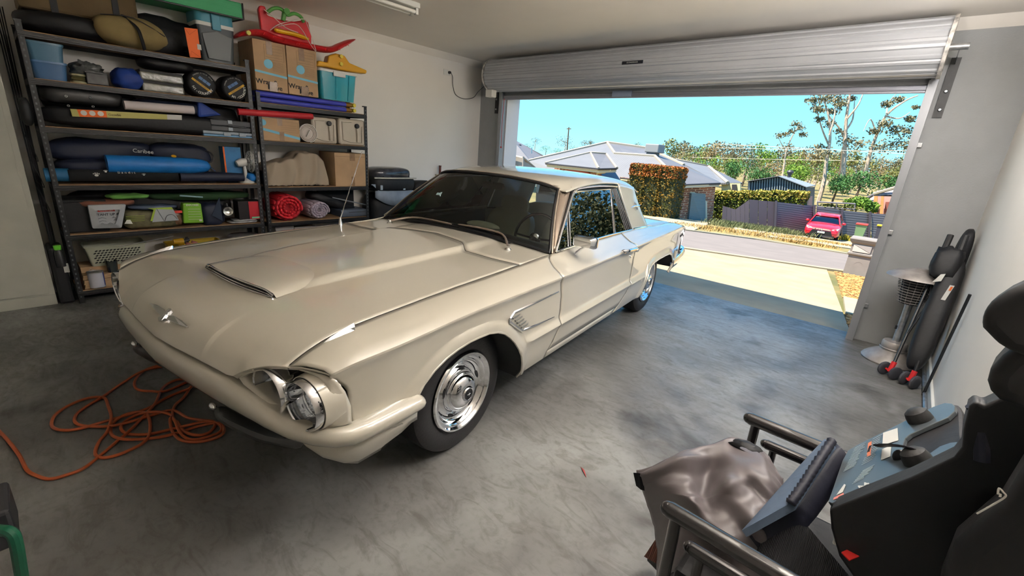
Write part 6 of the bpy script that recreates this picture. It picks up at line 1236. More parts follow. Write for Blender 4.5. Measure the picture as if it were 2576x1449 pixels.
# tall black bag behind it in the corner and a slim pole on the wall
tag(MB().ball((.385, 4.93, .62), (.05, .12, .56), 20, 18, R=Matrix.Rotation(.03,3,'Y'), e=.6, nz=.06).build('tall_bag', C_black, smooth=180), 'tall slim black bag standing behind the stroller against the right wall', 'bag')
A_, B__ = at(2338, 962, 0, .432), at(2436, 740, 0, .432); tag(MB().tube([Vector((.425, A_.y, .012)), Vector((.44, B__.y, B__.z))], .009, 8).build('wall_pole', M_blackmetal), 'slim black pole leaning on the white right wall beside the stroller', 'pole')

# ================================================================== glider armchair with gear piled on it
RZ = .62
def A2(px, py, z): return at(px, py, 2, z)
t = thing('glider_chair', 'dark grey tubular glider armchair loaded with baby gear at the bottom right', 'chair', (.05, 1.42, 0)); M_frame = mat('dark_wood_lacquer', rgb(36,33,34), .25, n=.12, ns=14, coat=.6)
yf_, yn_ = A2(1875,1048,RZ).y, A2(1668,1272,RZ).y; xf_, xn_ = A2(1875,1048,RZ).x, A2(1668,1272,RZ).x
for y, x0 in ((yf_, xf_), (yn_, xn_)):
    MB().tube([(x0+.012, y, RZ), (x0+.02, y, RZ), (.36, y-.004, RZ-.005)], [.020,.023,.023], 16).ball((x0+.014, y, RZ), .0205, 12, 8).build('armrest', M_frame, t, smooth=50)
    MB().tube([(x0+.04, y, RZ-.01), (x0+.045, y, .05)], .016, 12).build('front_post', M_frame, t); MB().tube([(.33, y, RZ-.01), (.33, y, .05)], .016, 12).build('rear_post', M_frame, t)
    MB().tube([(x0+.0, y, .04), (.38, y, .04)], .022, 12).build('base_runner', M_frame, t)
for z in (.30,): 
    for x in (xn_+.06, .30): MB().tube([(x, yn_, z), (x, yf_, z)], .016, 10).build('cross_rail', M_frame, t)
z2 = .50
for px, py, s in ((1915,1112,1),(1722,1368,-1)):
    a = A2(px, py, z2); MB().tube([a+Vector((.012,0,0)), a+Vector((.02,0,0)), Vector((.30, a.y, z2))], [.016,.019,.019], 14).ball(a+Vector((.013,0,0)), .0165, 10, 8).build('inner_rail', M_frame, t, smooth=50)
    MB().tube([a+Vector((.045,0,-.01)), a+Vector((.05,0,-.42))], .013, 10).build('inner_post', M_frame, t)
MB().span((xn_+.05, yn_+.05, .33), (.33, yf_-.05, .40)).build('seat_deck', C_black, t, smooth=None, bevel=.02)
MB().tube([(.36, yn_+.03, .4), (.42, yn_+.03, 1.0)], .016, 10).tube([(.36, yf_-.03, .4), (.42, yf_-.03, 1.0)], .016, 10).build('back_posts', M_frame, t)
# grey rain cover
ctl = [[(1600,1190,.49),(1650,1168,.53),(1720,1138,.575),(1780,1117,.60),(1850,1106,.60),(1905,1130,.60),(1945,1170,.59),(1968,1205,.58)],
       [(1603,1205,.47),(1655,1180,.55),(1725,1150,.60),(1785,1150,.575),(1845,1142,.60),(1900,1160,.62),(1945,1200,.60),(1970,1235,.56)],
       [(1606,1222,.43),(1660,1205,.52),(1728,1195,.56),(1780,1200,.52),(1840,1182,.60),(1895,1195,.62),(1945,1232,.60),(1975,1262,.54)],
       [(1618,1250,.38),(1668,1235,.50),(1728,1235,.55),(1770,1245,.51),(1830,1225,.60),(1885,1235,.58),(1940,1262,.58),(1975,1290,.52)],
       [(1632,1290,.32),(1680,1262,.47),(1735,1265,.54),(1780,1280,.52),(1830,1262,.56),(1885,1272,.58),(1935,1300,.56),(1975,1320,.50)],
       [(1642,1325,.26),(1688,1290,.43),(1745,1298,.50),(1800,1320,.52),(1845,1315,.53),(1895,1325,.56),(1940,1345,.53),(1985,1360,.48)],
       [(1650,1365,.20),(1700,1325,.40),(1758,1335,.46),(1820,1368,.50),(1870,1375,.50),(1915,1385,.50),(1955,1395,.50),(2000,1405,.46)],
       [(1652,1410,.14),(1700,1380,.34),(1770,1385,.40),(1845,1425,.44),(1900,1440,.45),(1945,1450,.45),(1985,1450,.45),(2030,1450,.44)],
       [(1650,1455,.09),(1695,1440,.28),(1775,1440,.34),(1850,1480,.38),(1910,1500,.40),(1960,1500,.40),(2000,1500,.40),(2060,1500,.40)]]
rows = [crom([A2(*q) for q in r], 6) for r in ctl]; n_ = len(rows[0]); cols = [crom([r[i] for r in rows], 6) for i in range(n_)]
for i, c_ in enumerate(cols):
    for j, p in enumerate(c_):
        q = Vector((i*.11, j*.16, 0)); p.z += .018*(1-abs(noise.noise(q*.8))*2)*.6 + .010*noise.noise(q*2.1+Vector((5,1,0)))
tag(MB().grid(cols).build('rain_cover', mat('grey_satin_nylon', rgb(94,88,90), .42, n=.05, ns=5), smooth=180, solid=.004), 'crumpled grey satin fabric cover spilling over the front of the glider chair', 'cover')
tag(MB().prism([A2(1593,1189,.50), A2(1607,1190,.50), A2(1612,1232,.43), A2(1600,1222,.44)], (.01,.01,-.004)).build('cover_strap', C_black, smooth=None), 'black webbing tab at the left corner of the grey cover', 'strap')
tag(MB().prism([A2(1832,1112,.61), A2(1870,1108,.615), A2(1915,1128,.62), A2(1905,1150,.62), A2(1868,1132,.62)], (0,.01,-.01)).ball(A2(1880,1128,.60), (.05,.03,.02), 14, 8, nz=.3).build('black_cloth', C_black, smooth=180), 'black cloth edge folded behind the grey cover', 'fabric')
tag(MB().prism([A2(1620,1400,.10), A2(1660,1340,.18), A2(1675,1400,.10), A2(1672,1430,.07)], (.03,.03,-.02)).build('brown_webbing', mat('brown_web', rgb(96,58,44), .8, wave=('X', 60, .6)), smooth=None), 'brown woven webbing under the grey cover at the chair front', 'strap')
tag(MB().box(tuple(A2(1655,1420,.06)+Vector((.01,0,0))), (.10,.035,.03), Matrix.Rotation(-.3,3,'Z')).build('foot_rail_end', M_frame, smooth=None, bevel=.004), 'dark square timber end below the grey cover', 'rail')
# padded liners
def slab3(pts, th, name, m, label, cat, bulge=.012, n=10):
    A_, B_, C_, D_ = pts; nrm = (B_-A_).cross(D_-A_).normalized(); nrm = nrm if nrm.dot(CAM-A_) > 0 else -nrm; top = []; 
    for i in range(n+1):
        r = []
        for j in range(n+1):
            u, v = i/n, j/n; p = A_.lerp(B_, u).lerp(D_.lerp(C_, u), v); k = (1-(2*u-1)**6)*(1-(2*v-1)**6); r.append(p+nrm*bulge*k)
        top.append(r)
    bot = [[p-nrm*(th+2*bulge*(1-(2*i/n-1)**6)*(1-(2*j/n-1)**6)) for j, p in enumerate(r)] for i, r in enumerate(top)]
    mb = MB().grid(top).grid(bot)
    for a in (0, n): mb.grid([top[a], bot[a]]); mb.grid([[r[a] for r in top], [r[a] for r in bot]])
    return tag(mb.build(name, m, smooth=60), label, cat)
M_padb = cloth('slate_blue_pad', rgb(84,100,122), .5); M_padn = cloth('navy_pad', rgb(18,20,36), .6)
slab3([A2(1866,1334,.56), A2(1988,1266,.655), A2(2092,1112,.735), A2(2074,1104,.70)], .02, 'padded_liner', M_padb, 'slate blue quilted pad propped upright on the chair, front one', 'pad', .006)
ed = [A2(1988,1268,.655), A2(2020,1222,.682), A2(2056,1165,.71), A2(2093,1110,.735)]; P = crom(ed, 10)
tag(MB().tube([p+Vector((0,0,.004*(i % 2))) for i, p in enumerate(P)], [.011+.003*(i % 2) for i in range(len(P))], 8).build('gathered_edge', M_padn, smooth=180), 'dark gathered elastic edge of the slate blue pad', 'piping')
slab3([A2(1885,1350,.53), A2(2004,1282,.63), A2(2118,1128,.722), A2(2095,1108,.715)], .05, 'padded_liner', M_padn, 'dark navy quilted pad standing just behind the slate blue one', 'pad', .012)
# booster base lying upside down: plate on a tilted plane
def BP(px, py, off=0.0):
    d = (RC.transposed() @ Vector(((px-1288)/FPX, (py-724.5)/FPX, 1.0))); k = .92   # plane z = .72 + k (x-.045)
    n_ = Vector((-k, 0, 1)); t_ = ((.72 - k*.045) + off*n_.length - n_.dot(CAM))/n_.dot(d); return CAM+d*t_
nb_ = Vector((-.92,0,1)).normalized()
t = thing('booster_seat', 'upturned grey booster seat base with warning labels and two rubber feet', 'booster seat', tuple(BP(2240,1140)-Vector((0,0,.12))))
out_ = [(2083,1262),(2092,1266),(2157,1240),(2222,1217),(2286,1188),(2351,1159),(2397,1133),(2412,1118),(2408,1111),(2390,1113),(2364,1122),(2341,1138),(2305,1158),(2283,1165),(2274,1163),(2271,1142),(2272,1118),(2277,1103),(2290,1092),(2319,1079),(2384,1050),(2402,1034),(2403,1022),(2395,1015),(2377,1013),(2345,1024),(2287,1053),(2222,1086),(2157,1118),(2133,1133),(2119,1158),(2099,1216),(2087,1250)]
PP = [BP(*q) for q in out_]; M_plate = mat('glossy_grey_plastic', rgb(70,76,80), .3, spec=.3, coat=.15)
MB().prism(PP, tuple(-nb_*.012)).build('base_plate', M_plate, t, smooth=None, bevel=.002)
cen = BP(2240,1150); big = [cen+(p-cen)*1.03-nb_*.013 for p in [BP(*q) for q in ((2080,1266),(2100,1272),(2290,1192),(2400,1138),(2418,1116),(2412,1085),(2410,1030),(2400,1010),(2375,1008),(2285,1050),(2155,1114),(2128,1130),(2113,1158),(2095,1216))]]
low = [p-nb_*.15+Vector((0,0,-.02)) for p in big]; mb = MB().grid([big, low], cv=True); mb.add(low, [tuple(range(len(low)))]); mb.add(big, [tuple(range(len(big)))]); mb.build('shell', C_black, t, smooth=None, bevel=.01)
for px, py in ((2316,1056),(2311,1161)):
    c = BP(px, py); MB().lathe([(0,.036),(.016,.034),(.027,.026),(.031,.012),(.032,0)], 24, tuple(c), tuple(nb_)).build('rubber_foot', M_rubber, t)
ax_, ay_ = (BP(2222,1086)-BP(2133,1133)).normalized(), (BP(2099,1216)-BP(2133,1133)).normalized()
def lab(px, py): return BP(px, py, .0012)
mb = MB()
for q0, q1, nl in (((2150,1128),(2120,1190),15), ((2195,1105),(2165,1175),13), ((2170,1185),(2140,1222),8)):
    for k in range(nl):
        a = lab(lerp(q0[0], q1[0], k/nl), lerp(q0[1], q1[1], k/nl)); mb.tube([a, a+ax_*rnd.uniform(.03,.042)], .0006, 4)
mb.build('label_print', mat('label_pale', rgb(170,182,190), .5), t, smooth=None)
def qlab(pts, m, nm): MB().prism([lab(*q) for q in pts], tuple(nb_*.0006)).build(nm, m, t, smooth=None)
qlab([(2184,1115),(2193,1110),(2190,1146),(2181,1149)], mat('orange_warning', rgb(190,104,64), .5), 'warning_label'); qlab([(2222,1089),(2258,1077),(2260,1108),(2220,1120)], M_wprint, 'barcode_label'); qlab([(2219,1130),(2242,1122),(2240,1148),(2216,1158)], M_wprint, 'white_label')
qlab([(2098,1252),(2122,1240),(2124,1247),(2096,1258)], mat('pale_red_label', rgb(200,120,110), .5), 'red_label'); qlab([(2104,1246),(2120,1238),(2128,1220),(2124,1218)], M_wprint, 'white_label')
text('WARNING', .0085, M_black, frame(lab(2187,1130)+nb_*.0012, ay_, ax_), t, 'warning_print')
text('A4', .026, M_wprint, frame(lab(2172,1222), ax_, -ay_), t, 'size_mark', bold=.0006)
MB().tube(crom([BP(2206,1122,.012), BP(2235,1120,.03), BP(2280,1124,.04), BP(2332,1141,.012)], 5), .011, 6, sq=(1.1,.22)).build('belt_strap', mat('belt_web', rgb(30,28,34), .6), t); MB().ball(BP(2262,1148,.005), (.014,.010,.02), 12, 8).build('belt_guide', M_black, t)
# child car seat behind, black
t = thing('child_car_seat', 'large black child car seat with winged headrest at the right edge', 'car seat', (.30, 1.15, .42)); 
def outl(pts, y, off, name, bv, m=C_black): return MB().prism([Y(px, py, y) for px, py in pts], off).build(name, m, t, smooth=60, bevel=bv, bseg=4)
outl([(2800,680),(2690,690),(2620,703),(2576,714),(2530,735),(2490,762),(2460,800),(2468,828),(2497,858),(2530,888),(2600,905),(2800,890)], .93, (.02,.10,0), 'headrest', .022)
outl([(2800,835),(2680,842),(2610,852),(2560,872),(2520,900),(2488,935),(2480,965),(2488,990),(2510,1012),(2560,1030),(2800,1100)], .96, (.02,.12,0), 'headrest_wing', .022)
outl([(2438,1022),(2455,1008),(2475,1020),(2520,1000),(2600,975),(2800,940),(2800,1640),(2300,1640),(2180,1500),(2110,1400),(2090,1330),(2086,1282),(2160,1252),(2290,1202),(2400,1150),(2420,1125),(2424,1080)], 1.13, (.01,.10,-.02), 'seat_shell', .02)
outl([(2620,1120),(2800,1060),(2800,1640),(2420,1640),(2360,1480),(2400,1380),(2520,1280)], 1.0, (.01,.10,0), 'side_wing', .03)
MB().tube(crom([Y(2445,1018,1.15), Y(2462,1040,1.15), Y(2468,1090,1.14), Y(2470,1160,1.13)], 6), .012, 8).build('gathered_edge', M_padn, t)
Q = [Y(2116,1391,1.0), Y(2165,1370,1.0), Y(2186,1391,1.0), Y(2136,1412,1.0)]
t3 = thing('mesh_sling', 'black mesh fabric sling below the booster seat with a red tag', 'fabric', tuple(Y(2120,1380,1.1)))
slab3([A2(1890,1352,.50), A2(2000,1286,.60), A2(2180,1500,.56), A2(2000,1640,.46)], .05, 'mesh_panel', mat('black_mesh', rgb(16,17,20), .7, wave=('X', 90, .6)), '', '', .02)
_o = [o for o in COL.objects if o.name.startswith('mesh_panel')][-1]; 
for k_ in ('label','category'): 
    if k_ in _o: del _o[k_]
_o.parent = t3; _o.matrix_parent_inverse = Matrix.Translation(-t3.location)
Q = [A2(2116,1391,.70), A2(2165,1370,.70), A2(2186,1391,.70), A2(2136,1412,.70)]; MB().prism(Q, (0,0,.003)).build('red_tag', mat('tag_red', rgb(190,34,30), .6), t3, smooth=None); MB().box(tuple(A2(2103,1362,.70)), (.010,.012,.014)).build('white_clip', M_white, t3, smooth=None, bevel=.002)
Q = crom([Y(2457,1292,.80), Y(2500,1268,.80), Y(2529,1249,.80), Y(2524,1238,.80), Y(2513,1228,.80), Y(2510,1243,.80)], 4); MB().tube(Q, .0012, 5).build('badge_outline', M_wprint, t); MB().prism([Y(2514,1240,.80), Y(2520,1243,.80), Y(2519,1250,.80), Y(2512,1249,.80)], (0,-.001,0)).build('badge_mark', M_wprint, t, smooth=None)
# ================================================================== outdoors
def gz(x, y):
    z = -.0865*min(max(0, y-5.43), 36.0)
    if y > 80: z += .05*(y-80)
    return z
def g(px, py):
    d = RC.transposed() @ Vector(((px-1288)/FPX, (py-724.5)/FPX, 1.0)); a, b_ = 3.0, 400.0
    for _ in range(60):
        m_ = (a+b_)/2; p = CAM + d*m_
        if p.z > gz(p.x, p.y): a = m_
        else: b_ = m_
    p = CAM + d*a; return Vector((p.x, p.y, gz(p.x, p.y)))
M_drygrass = mat('dry_grass_ground', rgb(150,128,80), .95, col2=rgb(92,92,52), ns=.8, bump=.5, bs=6)
xs = [-90, -60, -40, -30, -24, -20, -16, -13, -10, -8, -6, -5, -4, -3, -2, -1, 0, 2, 5, 10, 20, 40, 70]
ys = [5.43, 6, 7, 8, 9, 10, 11, 12, 13, 14, 16, 18, 20, 23, 26, 30, 35, 40, 43.4, 50, 60, 75, 100, 130, 170]
structure(MB().grid([[Vector((x, y, gz(x, y)-.02)) for y in ys] for x in xs]).build('ground', M_drygrass, smooth=60))
def sheet(name, pts, m, h=.0, k=8, cols=8):
    """ribbon on the ground between two polylines (near list, far list)"""
    A_, B_ = pts
    rows = []
    for i in range(cols+1):
        t_ = i/cols
        def pl(L):
            s = t_*(len(L)-1); j = min(int(s), len(L)-2); return L[j].lerp(L[j+1], s-j)
        p, q = pl(A_), pl(B_); row = []
        for j in range(k+1):
            r = p.lerp(q, j/k); row.append(Vector((r.x, r.y, gz(r.x, r.y)+h)))
        rows.append(row)
    bot = [[Vector((v.x, v.y, v.z-.12)) for v in row] for row in (rows[0], rows[-1])]
    mb = MB().grid(rows); mb.grid([rows[0], bot[0]]); mb.grid([rows[-1], bot[1]])
    mb.grid([[r[0], r[0]-Vector((0,0,.12))] for r in rows]); mb.grid([[r[-1], r[-1]-Vector((0,0,.12))] for r in rows])
    return structure(mb.build(name, m, smooth=40))
M_drive = mat('driveway_concrete', rgb(152,138,112), .9, n=.10, ns=2.2, bump=.3, bs=60)
M_kerb = mat('kerb_concrete', rgb(158,146,120), .9, n=.06, ns=3)
M_road = mat('asphalt', rgb(122,112,106), .9, n=.06, ns=1.5, bump=.3, bs=120)
tdir = Vector((.915, .40, 0))
near = [g(1730,625), g(2130,683)]; nd = (near[1]-near[0]).normalized()
def ext(L, a, b_):
    d = (L[-1]-L[0]).normalized(); return [L[0]-d*a, *L, L[-1]+d*b_]
near_e = ext(near, 7, 9)
far_e = ext([g(1730,581), g(1900,603), g(2150,643)], 14, 14)
sheet('driveway', ([Vector((-5.0, 5.435, 0)), Vector((-.12, 5.435, 0))], [near[0]-nd*2.2, near[1]-nd*.45]), M_drive, .0, 12, 12)
sheet('road', (near_e, far_e), M_road, .005, 10, 14)
sheet('kerb', ([p + Vector((.02,-.3,0)) for p in near_e], near_e), M_kerb, .03, 2, 10)
sheet('kerb', (far_e, [p + Vector((-.1,.42,0)) for p in far_e]), M_kerb, .05, 2, 12)
path0 = ext([g(1840,581), g(1965,602), g(2096,619)], 0, 12); path1 = ext([g(1850,570), g(1990,589), g(2110,604)], 0, 12)
for i in range(5):
    a0_, a1_ = i/5+.004, (i+1)/5-.004
    def pk(L, t_):
        s = t_*(len(L)-1); j = min(int(s), len(L)-2); return L[j].lerp(L[j+1], s-j)
    sheet('footpath', ([pk(path0, a0_), pk(path0, a1_)], [pk(path1, a0_), pk(path1, a1_)]), M_kerb, .03, 2, 3)
sheet('driveway', ([g(1500,566), g(1745,580)], [g(1560,540), g(1800,556)]), M_kerb, .02, 4, 4)
# gravel bed and edging right of the driveway
b0_, t0_, c0_ = g(2121,748), g(2101,684), g(2127,790)
gb = [b0_, Vector((.9, b0_.y, 0))]; gt = [t0_, Vector((.9, t0_.y+.4, 0))]
M_bark = mat('bark_chips', rgb(180,132,76), .9, n=.25, ns=30)
sheet('garden_bed', (gb, gt), mat('bark_bed', rgb(150,110,66), .95, n=.3, ns=20, bump=.6, bs=40), .0, 4, 4)
sheet('garden_bed', ([Vector((-.12, 5.44, 0)), Vector((.9, 5.44, 0))], [c0_, Vector((.9, c0_.y, 0))]), mat('bark_bed', (0,0,0)), .0, 2, 2)
sheet('kerb', ([c0_, Vector((.9, c0_.y, 0))], [b0_, Vector((.9, b0_.y, 0))]), M_kerb, .02, 1, 1)
mb = MB()
for _ in range(2200):
    if _ % 6: q = rnd.random(); y = lerp(b0_.y, t0_.y, q); x = rnd.uniform(lerp(b0_.x, t0_.x, q), .7)
    else: q = rnd.random(); y = lerp(5.5, c0_.y-.05, q); x = rnd.uniform(lerp(-.11, c0_.x, q), .4)
    s = rnd.uniform(.014, .036)
    R = Matrix.Rotation(rnd.uniform(0, 6.3), 3, 'Z') @ Matrix.Rotation(rnd.uniform(-.5, .5), 3, 'X')
    mb.box((x, y, gz(x, y)+.012), (s*2.2, s, .008), R)
tag(mb.build('bark_chips', M_bark, smooth=None, weld=False), 'orange bark chips covering the garden bed beside the driveway', 'bark', kind='stuff')

# ---------------------------------------------------------------- leaves and trees
def leaves(mb, c, r, n, s, shell=.55, box=False, flat=0.0):
    c = Vector(c)
    for _ in range(n):
        if box:
            q = Vector((rnd.uniform(-1,1), rnd.uniform(-1,1), rnd.uniform(-1,1))); k = rnd.randrange(3); q[k] = math.copysign(rnd.uniform(.9, 1.02), q[k])
        else:
            q = Vector((rnd.gauss(0,1), rnd.gauss(0,1), rnd.gauss(0,1))).normalized()*rnd.uniform(shell, 1.0)
        p = c + Vector((q.x*r[0], q.y*r[1], q.z*r[2]))
        a = Vector((rnd.gauss(0,1), rnd.gauss(0,1), rnd.gauss(0,1)*(1-flat))).normalized(); b_ = a.orthogonal().normalized()
        b_ = Matrix.Rotation(rnd.uniform(0, 6.3), 3, a) @ b_; d = a.cross(b_); u = rnd.uniform(.6, 1.3)*s
        k = len(mb.v); mb.v += [tuple(p-b_*u*.5), tuple(p+d*u*.35), tuple(p+b_*u*.5), tuple(p-d*u*.35)]; mb.f.append((k, k+1, k+2, k+3)); mb.mi.append(mb.cur)
def leafmat(name, c1, c2):
    m = mat(name, c1, .7, col2=c2, ns=1.6, spec=.25, det=6); b = m.node_tree.nodes['Principled BSDF']
    b.inputs['Subsurface Weight'].default_value = 0; return m
L_gum = leafmat('gum_leaf', rgb(140,132,100), rgb(96,94,70)); L_gum2 = leafmat('gum_leaf_tan', rgb(160,142,100), rgb(112,100,70))
L_green = leafmat('bright_leaf', rgb(130,158,60), rgb(76,112,42)); L_deep = leafmat('deep_leaf', rgb(92,134,74), rgb(50,90,48))
L_olive = leafmat('olive_leaf', rgb(144,142,80), rgb(92,98,54))
M_bark_w = mat('pale_bark', rgb(190,170,150), .8, n=.2, ns=3); M_bark_d = mat('dark_bark', rgb(110,92,74), .9, n=.2, ns=3)
TL = {'gum': 'grey-green gum tree', 'tan': 'tan coloured dry gum tree', 'green': 'bright green leafy tree', 'deep': 'deep green round tree', 'olive': 'olive green tree'}
LM = {'gum': L_gum, 'tan': L_gum2, 'green': L_green, 'deep': L_deep, 'olive': L_olive}
def round_tree(px, py_top, py_base, wpx, y, kind, label, n=420, group=None, lobes=7, name='tree', trunk=True):
    top = Y(px, py_top, y); bot = Y(px, py_base, y); h = (top-bot).length; wr = (Y(px+wpx/2, py_top, y)-Y(px-wpx/2, py_top, y)).length/2
    t = thing(name, label, 'tree', (bot.x, y, bot.z), 0, group)
    mb = MB(); c0 = Vector((bot.x, y, bot.z+h*.58))
    for k in range(lobes):
        a = rnd.uniform(0, 6.3); r = rnd.uniform(.1, .62); cc = c0 + Vector((math.cos(a)*wr*r, math.sin(a)*wr*r, rnd.uniform(-.22, .2)*h))
        if k == 0: cc = Vector((bot.x, y, bot.z+h*.74))
        leaves(mb, cc, (wr*.5, wr*.5, h*.26), int(n*1.6)//lobes, max(.16, h*.055))
    mb.build('foliage', LM[kind], t, smooth=None, weld=False)
    if trunk: MB().tube([(bot.x, y, bot.z-.5), (bot.x+.05*h, y, bot.z+h*.35), (bot.x, y, bot.z+h*.7)], [h*.04, h*.03, h*.012], 6).build('trunk', M_bark_d if kind in ('green','deep') else M_bark_w, t)
    return t
# hill line, left of the near house
row = [(1345,345,372,36,'gum'),(1372,366,388,44,'green'),(1325,360,384,40,'olive'),(1398,372,394,40,'green'),(1420,340,380,50,'gum'),(1445,366,390,36,'olive'),(1470,352,372,32,'gum'),(1484,350,372,20,'gum'),(1455,372,388,40,'green'),
       (1600,356,382,34,'olive'),(1560,358,378,30,'olive')]
for i, (px, a, b_, wp, k) in enumerate(row):
    round_tree(px, a, b_, wp, 95+3*(i % 4), k, TL[k] + ' on the far hill above the grey roofs', 260, 'trees on the far hill beyond the near house')
row = []
for i in range(40):
    px = 1685 + i*16.5 + rnd.uniform(-6, 6); hor = 402+.066*(px-1690)
    row.append((px, hor-rnd.uniform(34, 62) - (10 if i in (2, 5, 9) else 0), hor+30, rnd.uniform(56, 80), rnd.choice(['tan','gum','olive','tan','green','gum'])))
for i, (px, a, b_, wp, k) in enumerate(row):
    round_tree(px, a, b_, wp, 90+7*(i % 3), k, TL[k] + ' in the wooded band along the far hillside', 420, 'trees in the wooded band on the far hillside', 8)
for i in range(32):
    px = 1695 + i*19.5 + rnd.uniform(-6, 6); hor = 420+.066*(px-1690)
    k = rnd.choice(['gum','olive','tan','green','deep'])
    round_tree(px, hor-rnd.uniform(26, 44), hor+26, rnd.uniform(54, 72), 66+5*(i % 3), k, TL[k] + ' in the nearer row below the wooded hillside', 300, 'nearer row of trees below the wooded hillside', 7)
for px, a, b_, wp, y, k, lb in ((1830,402,470,62,56,'deep','deep green round tree right behind the corrugated house roof'), (1905,420,470,80,54,'deep','deep green tree left of the shed behind it'),
        (1995,412,475,90,55,'green','bright green tree rising right behind the shed roof'), (2095,432,500,80,52,'deep','deep green bushy tree just left of the large one behind the fence'),
        (2150,428,500,110,50,'deep','large deep green bushy tree in the middle behind the grey boundary fence'), (2235,440,500,70,53,'deep','deep green tree beside the roller door guide, above the tiled roof'),
        (2150,492,535,84,44,'green','bright green spiky shrub behind the grey fence beside the orange brick house'), (2185,505,540,60,43,'green','bright green low shrub touching the orange brick house')):
    round_tree(px, a, b_, wp, y, k, lb, 900, None, 10)
# two tall gums and a leaning one with bare limbs
def gum(name, label, limbs, tufts, y, r0, n=60, lm='gum', s=.5):
    p0 = Y(*limbs[0][0], y); t = thing(name, label, 'tree', (p0.x, p0.y, p0.z)); mb = MB()
    for k, L in enumerate(limbs):
        P = crom([Y(q[0], q[1], y + (0 if k == 0 else .6*math.sin(k*2.1+j))) for j, q in enumerate(L)], 4); m_ = len(P)
        r_ = r0*.55 if k == 0 else r0*.25
        mb.tube(P, [lerp(r_, r_*.25, i/(m_-1)) for i in range(m_)], 6)
    mb.build('trunk', M_bark_w, t)
    mb = MB()
    for q in tufts:
        c = Y(q[0], q[1], y+rnd.uniform(-1.5, 1.5)); r = q[2]*y/1110*.72; leaves(mb, c, (r, r, r*.6), int((n if len(q) < 4 else int(n*q[3]))*.9), s*.42, .15)
    mb.build('foliage', LM[lm], t, smooth=None, weld=False); return t
gum('gum_tree', 'tallest pale-trunked gum tree with a sparse crown behind the power lines',
    [[(2116,480),(2122,420),(2126,350),(2130,290),(2138,240),(2145,190)], [(2126,350),(2110,320),(2085,290),(2070,240)], [(2130,300),(2160,262),(2178,215)], [(2126,330),(2145,300),(2150,250)]],
    [(2135,200,26),(2160,220,24),(2140,248,16,.7),(2120,262,14,.5),(2110,330,16,.4),(2178,210,18),(2130,352,30),(2160,362,30)], 54, .42, 190)
gum('gum_tree', 'pale gum tree with forked white limbs, left of the tallest gum',
    [[(2058,510),(2072,460),(2080,400),(2088,350),(2086,300),(2072,250)], [(2088,372),(2070,330),(2058,290),(2050,250)], [(2086,340),(2100,290),(2098,240)]],
    [(2048,252,24),(2078,248,28),(2105,250,26),(2060,275,22),(2095,280,22),(2112,262,18),(2062,300,16,.6),(2086,312,18,.6),(2062,372,24,.6),(2080,385,30,.7)], 52, .38, 200)
gum('gum_tree', 'slender leaning gum tree with two separate leaf tufts above the shed',
    [[(1965,470),(1972,420),(1978,380),(1992,345),(2010,315)], [(1978,385),(1965,360),(1958,345)]],
    [(2002,312,18),(2015,322,18),(1990,330,14),(1962,340,18),(1978,338,12),(2020,338,14),(1975,370,26,.6),(1990,385,24,.6)], 62, .26, 120)
gum('gum_tree', 'wide spreading gum tree with feathery limbs beside the right door guide',
    [[(2170,470),(2185,400),(2205,340),(2230,290),(2275,255),(2310,240)], [(2205,340),(2190,300),(2172,330)], [(2230,292),(2262,298),(2290,282)], [(2230,290),(2235,260),(2255,235)]],
    [(2232,262,16),(2262,250,16),(2225,310,20),(2250,325,26),(2280,330,28),(2200,330,18),(2290,300,16),(2255,360,40),(2215,370,34),(2290,370,30),(2305,270,10,.5)], 58, .34, 230, 'gum')
# trees up the street to the right, seen mirrored in the car's side glass
for i, (x, y, h, wd) in enumerate(((2.6, 31, 11, 4.4), (5.2, 30.5, 12.5, 5.2), (7.6, 29.5, 11.5, 5), (11, 27, 9, 5.0), (14, 27, 11, 6), (19, 24, 9, 5.5), (24, 30, 12, 7))):
    t = thing('gum_tree', 'bushy gum tree up the street beyond the right side of the opening', 'tree', (x, y, -2.2), 0, 'gum trees up the street beyond the opening')
    mb = MB()
    for k in range(12):
        a = rnd.uniform(0, 6.3); r = rnd.uniform(.1, .75); leaves(mb, (x+math.cos(a)*wd*r*.6, y+math.sin(a)*wd*r*.6, -1.5+h*rnd.uniform(.4, .85)), (wd*.32, wd*.32, h*.17), 620, .3)
    mb.build('foliage', leafmat('dark_gum', rgb(120,116,80), rgb(72,76,50)), t, smooth=None, weld=False); MB().tube([(x, y, -2.6), (x+.3, y, h*.4)], [.25, .12], 6).build('trunk', M_bark_w, t)

# ---------------------------------------------------------------- power pole and lines
pp = thing('power_pole', 'thin timber power pole with crossarm standing above the far trees', 'pole', tuple(Y(1427,382,70)))
mb = MB(); a, b_ = Y(1426,384,70), Y(1431,320,70); mb.tube([a, b_], [.14, .10], 8); mb.build('pole', M_bark_d, pp)
c = Y(1431,324,70); MB().span((c.x-.45, c.y-.06, c.z-.08), (c.x+.45, c.y+.06, c.z+.08)).build('crossarm', M_bark_d, pp, smooth=None)
pp = thing('power_pole', 'brown timber power pole in front of the wooded hillside', 'pole', tuple(Y(2114,455,58)))
MB().tube([Y(2114,458,58), Y(2122,370,58)], [.2, .15], 8).build('pole', M_bark_d, pp)
M_wire = mat('power_wire', rgb(225,215,190), .6)
for i, L in enumerate((((1800,362),(2000,372),(2300,388)), ((1800,372),(2000,376),(2300,380)), ((1740,396),(2000,402),(2300,406)))):
    tag(MB().tube(crom([Y(px, py, 50+4*i) for px, py in L], 5), .022, 5).build('power_line', M_wire), ['upper', 'middle', 'lowest'][i] + ' power line wire strung across the wooded hillside', 'wire', 'power lines across the hillside')

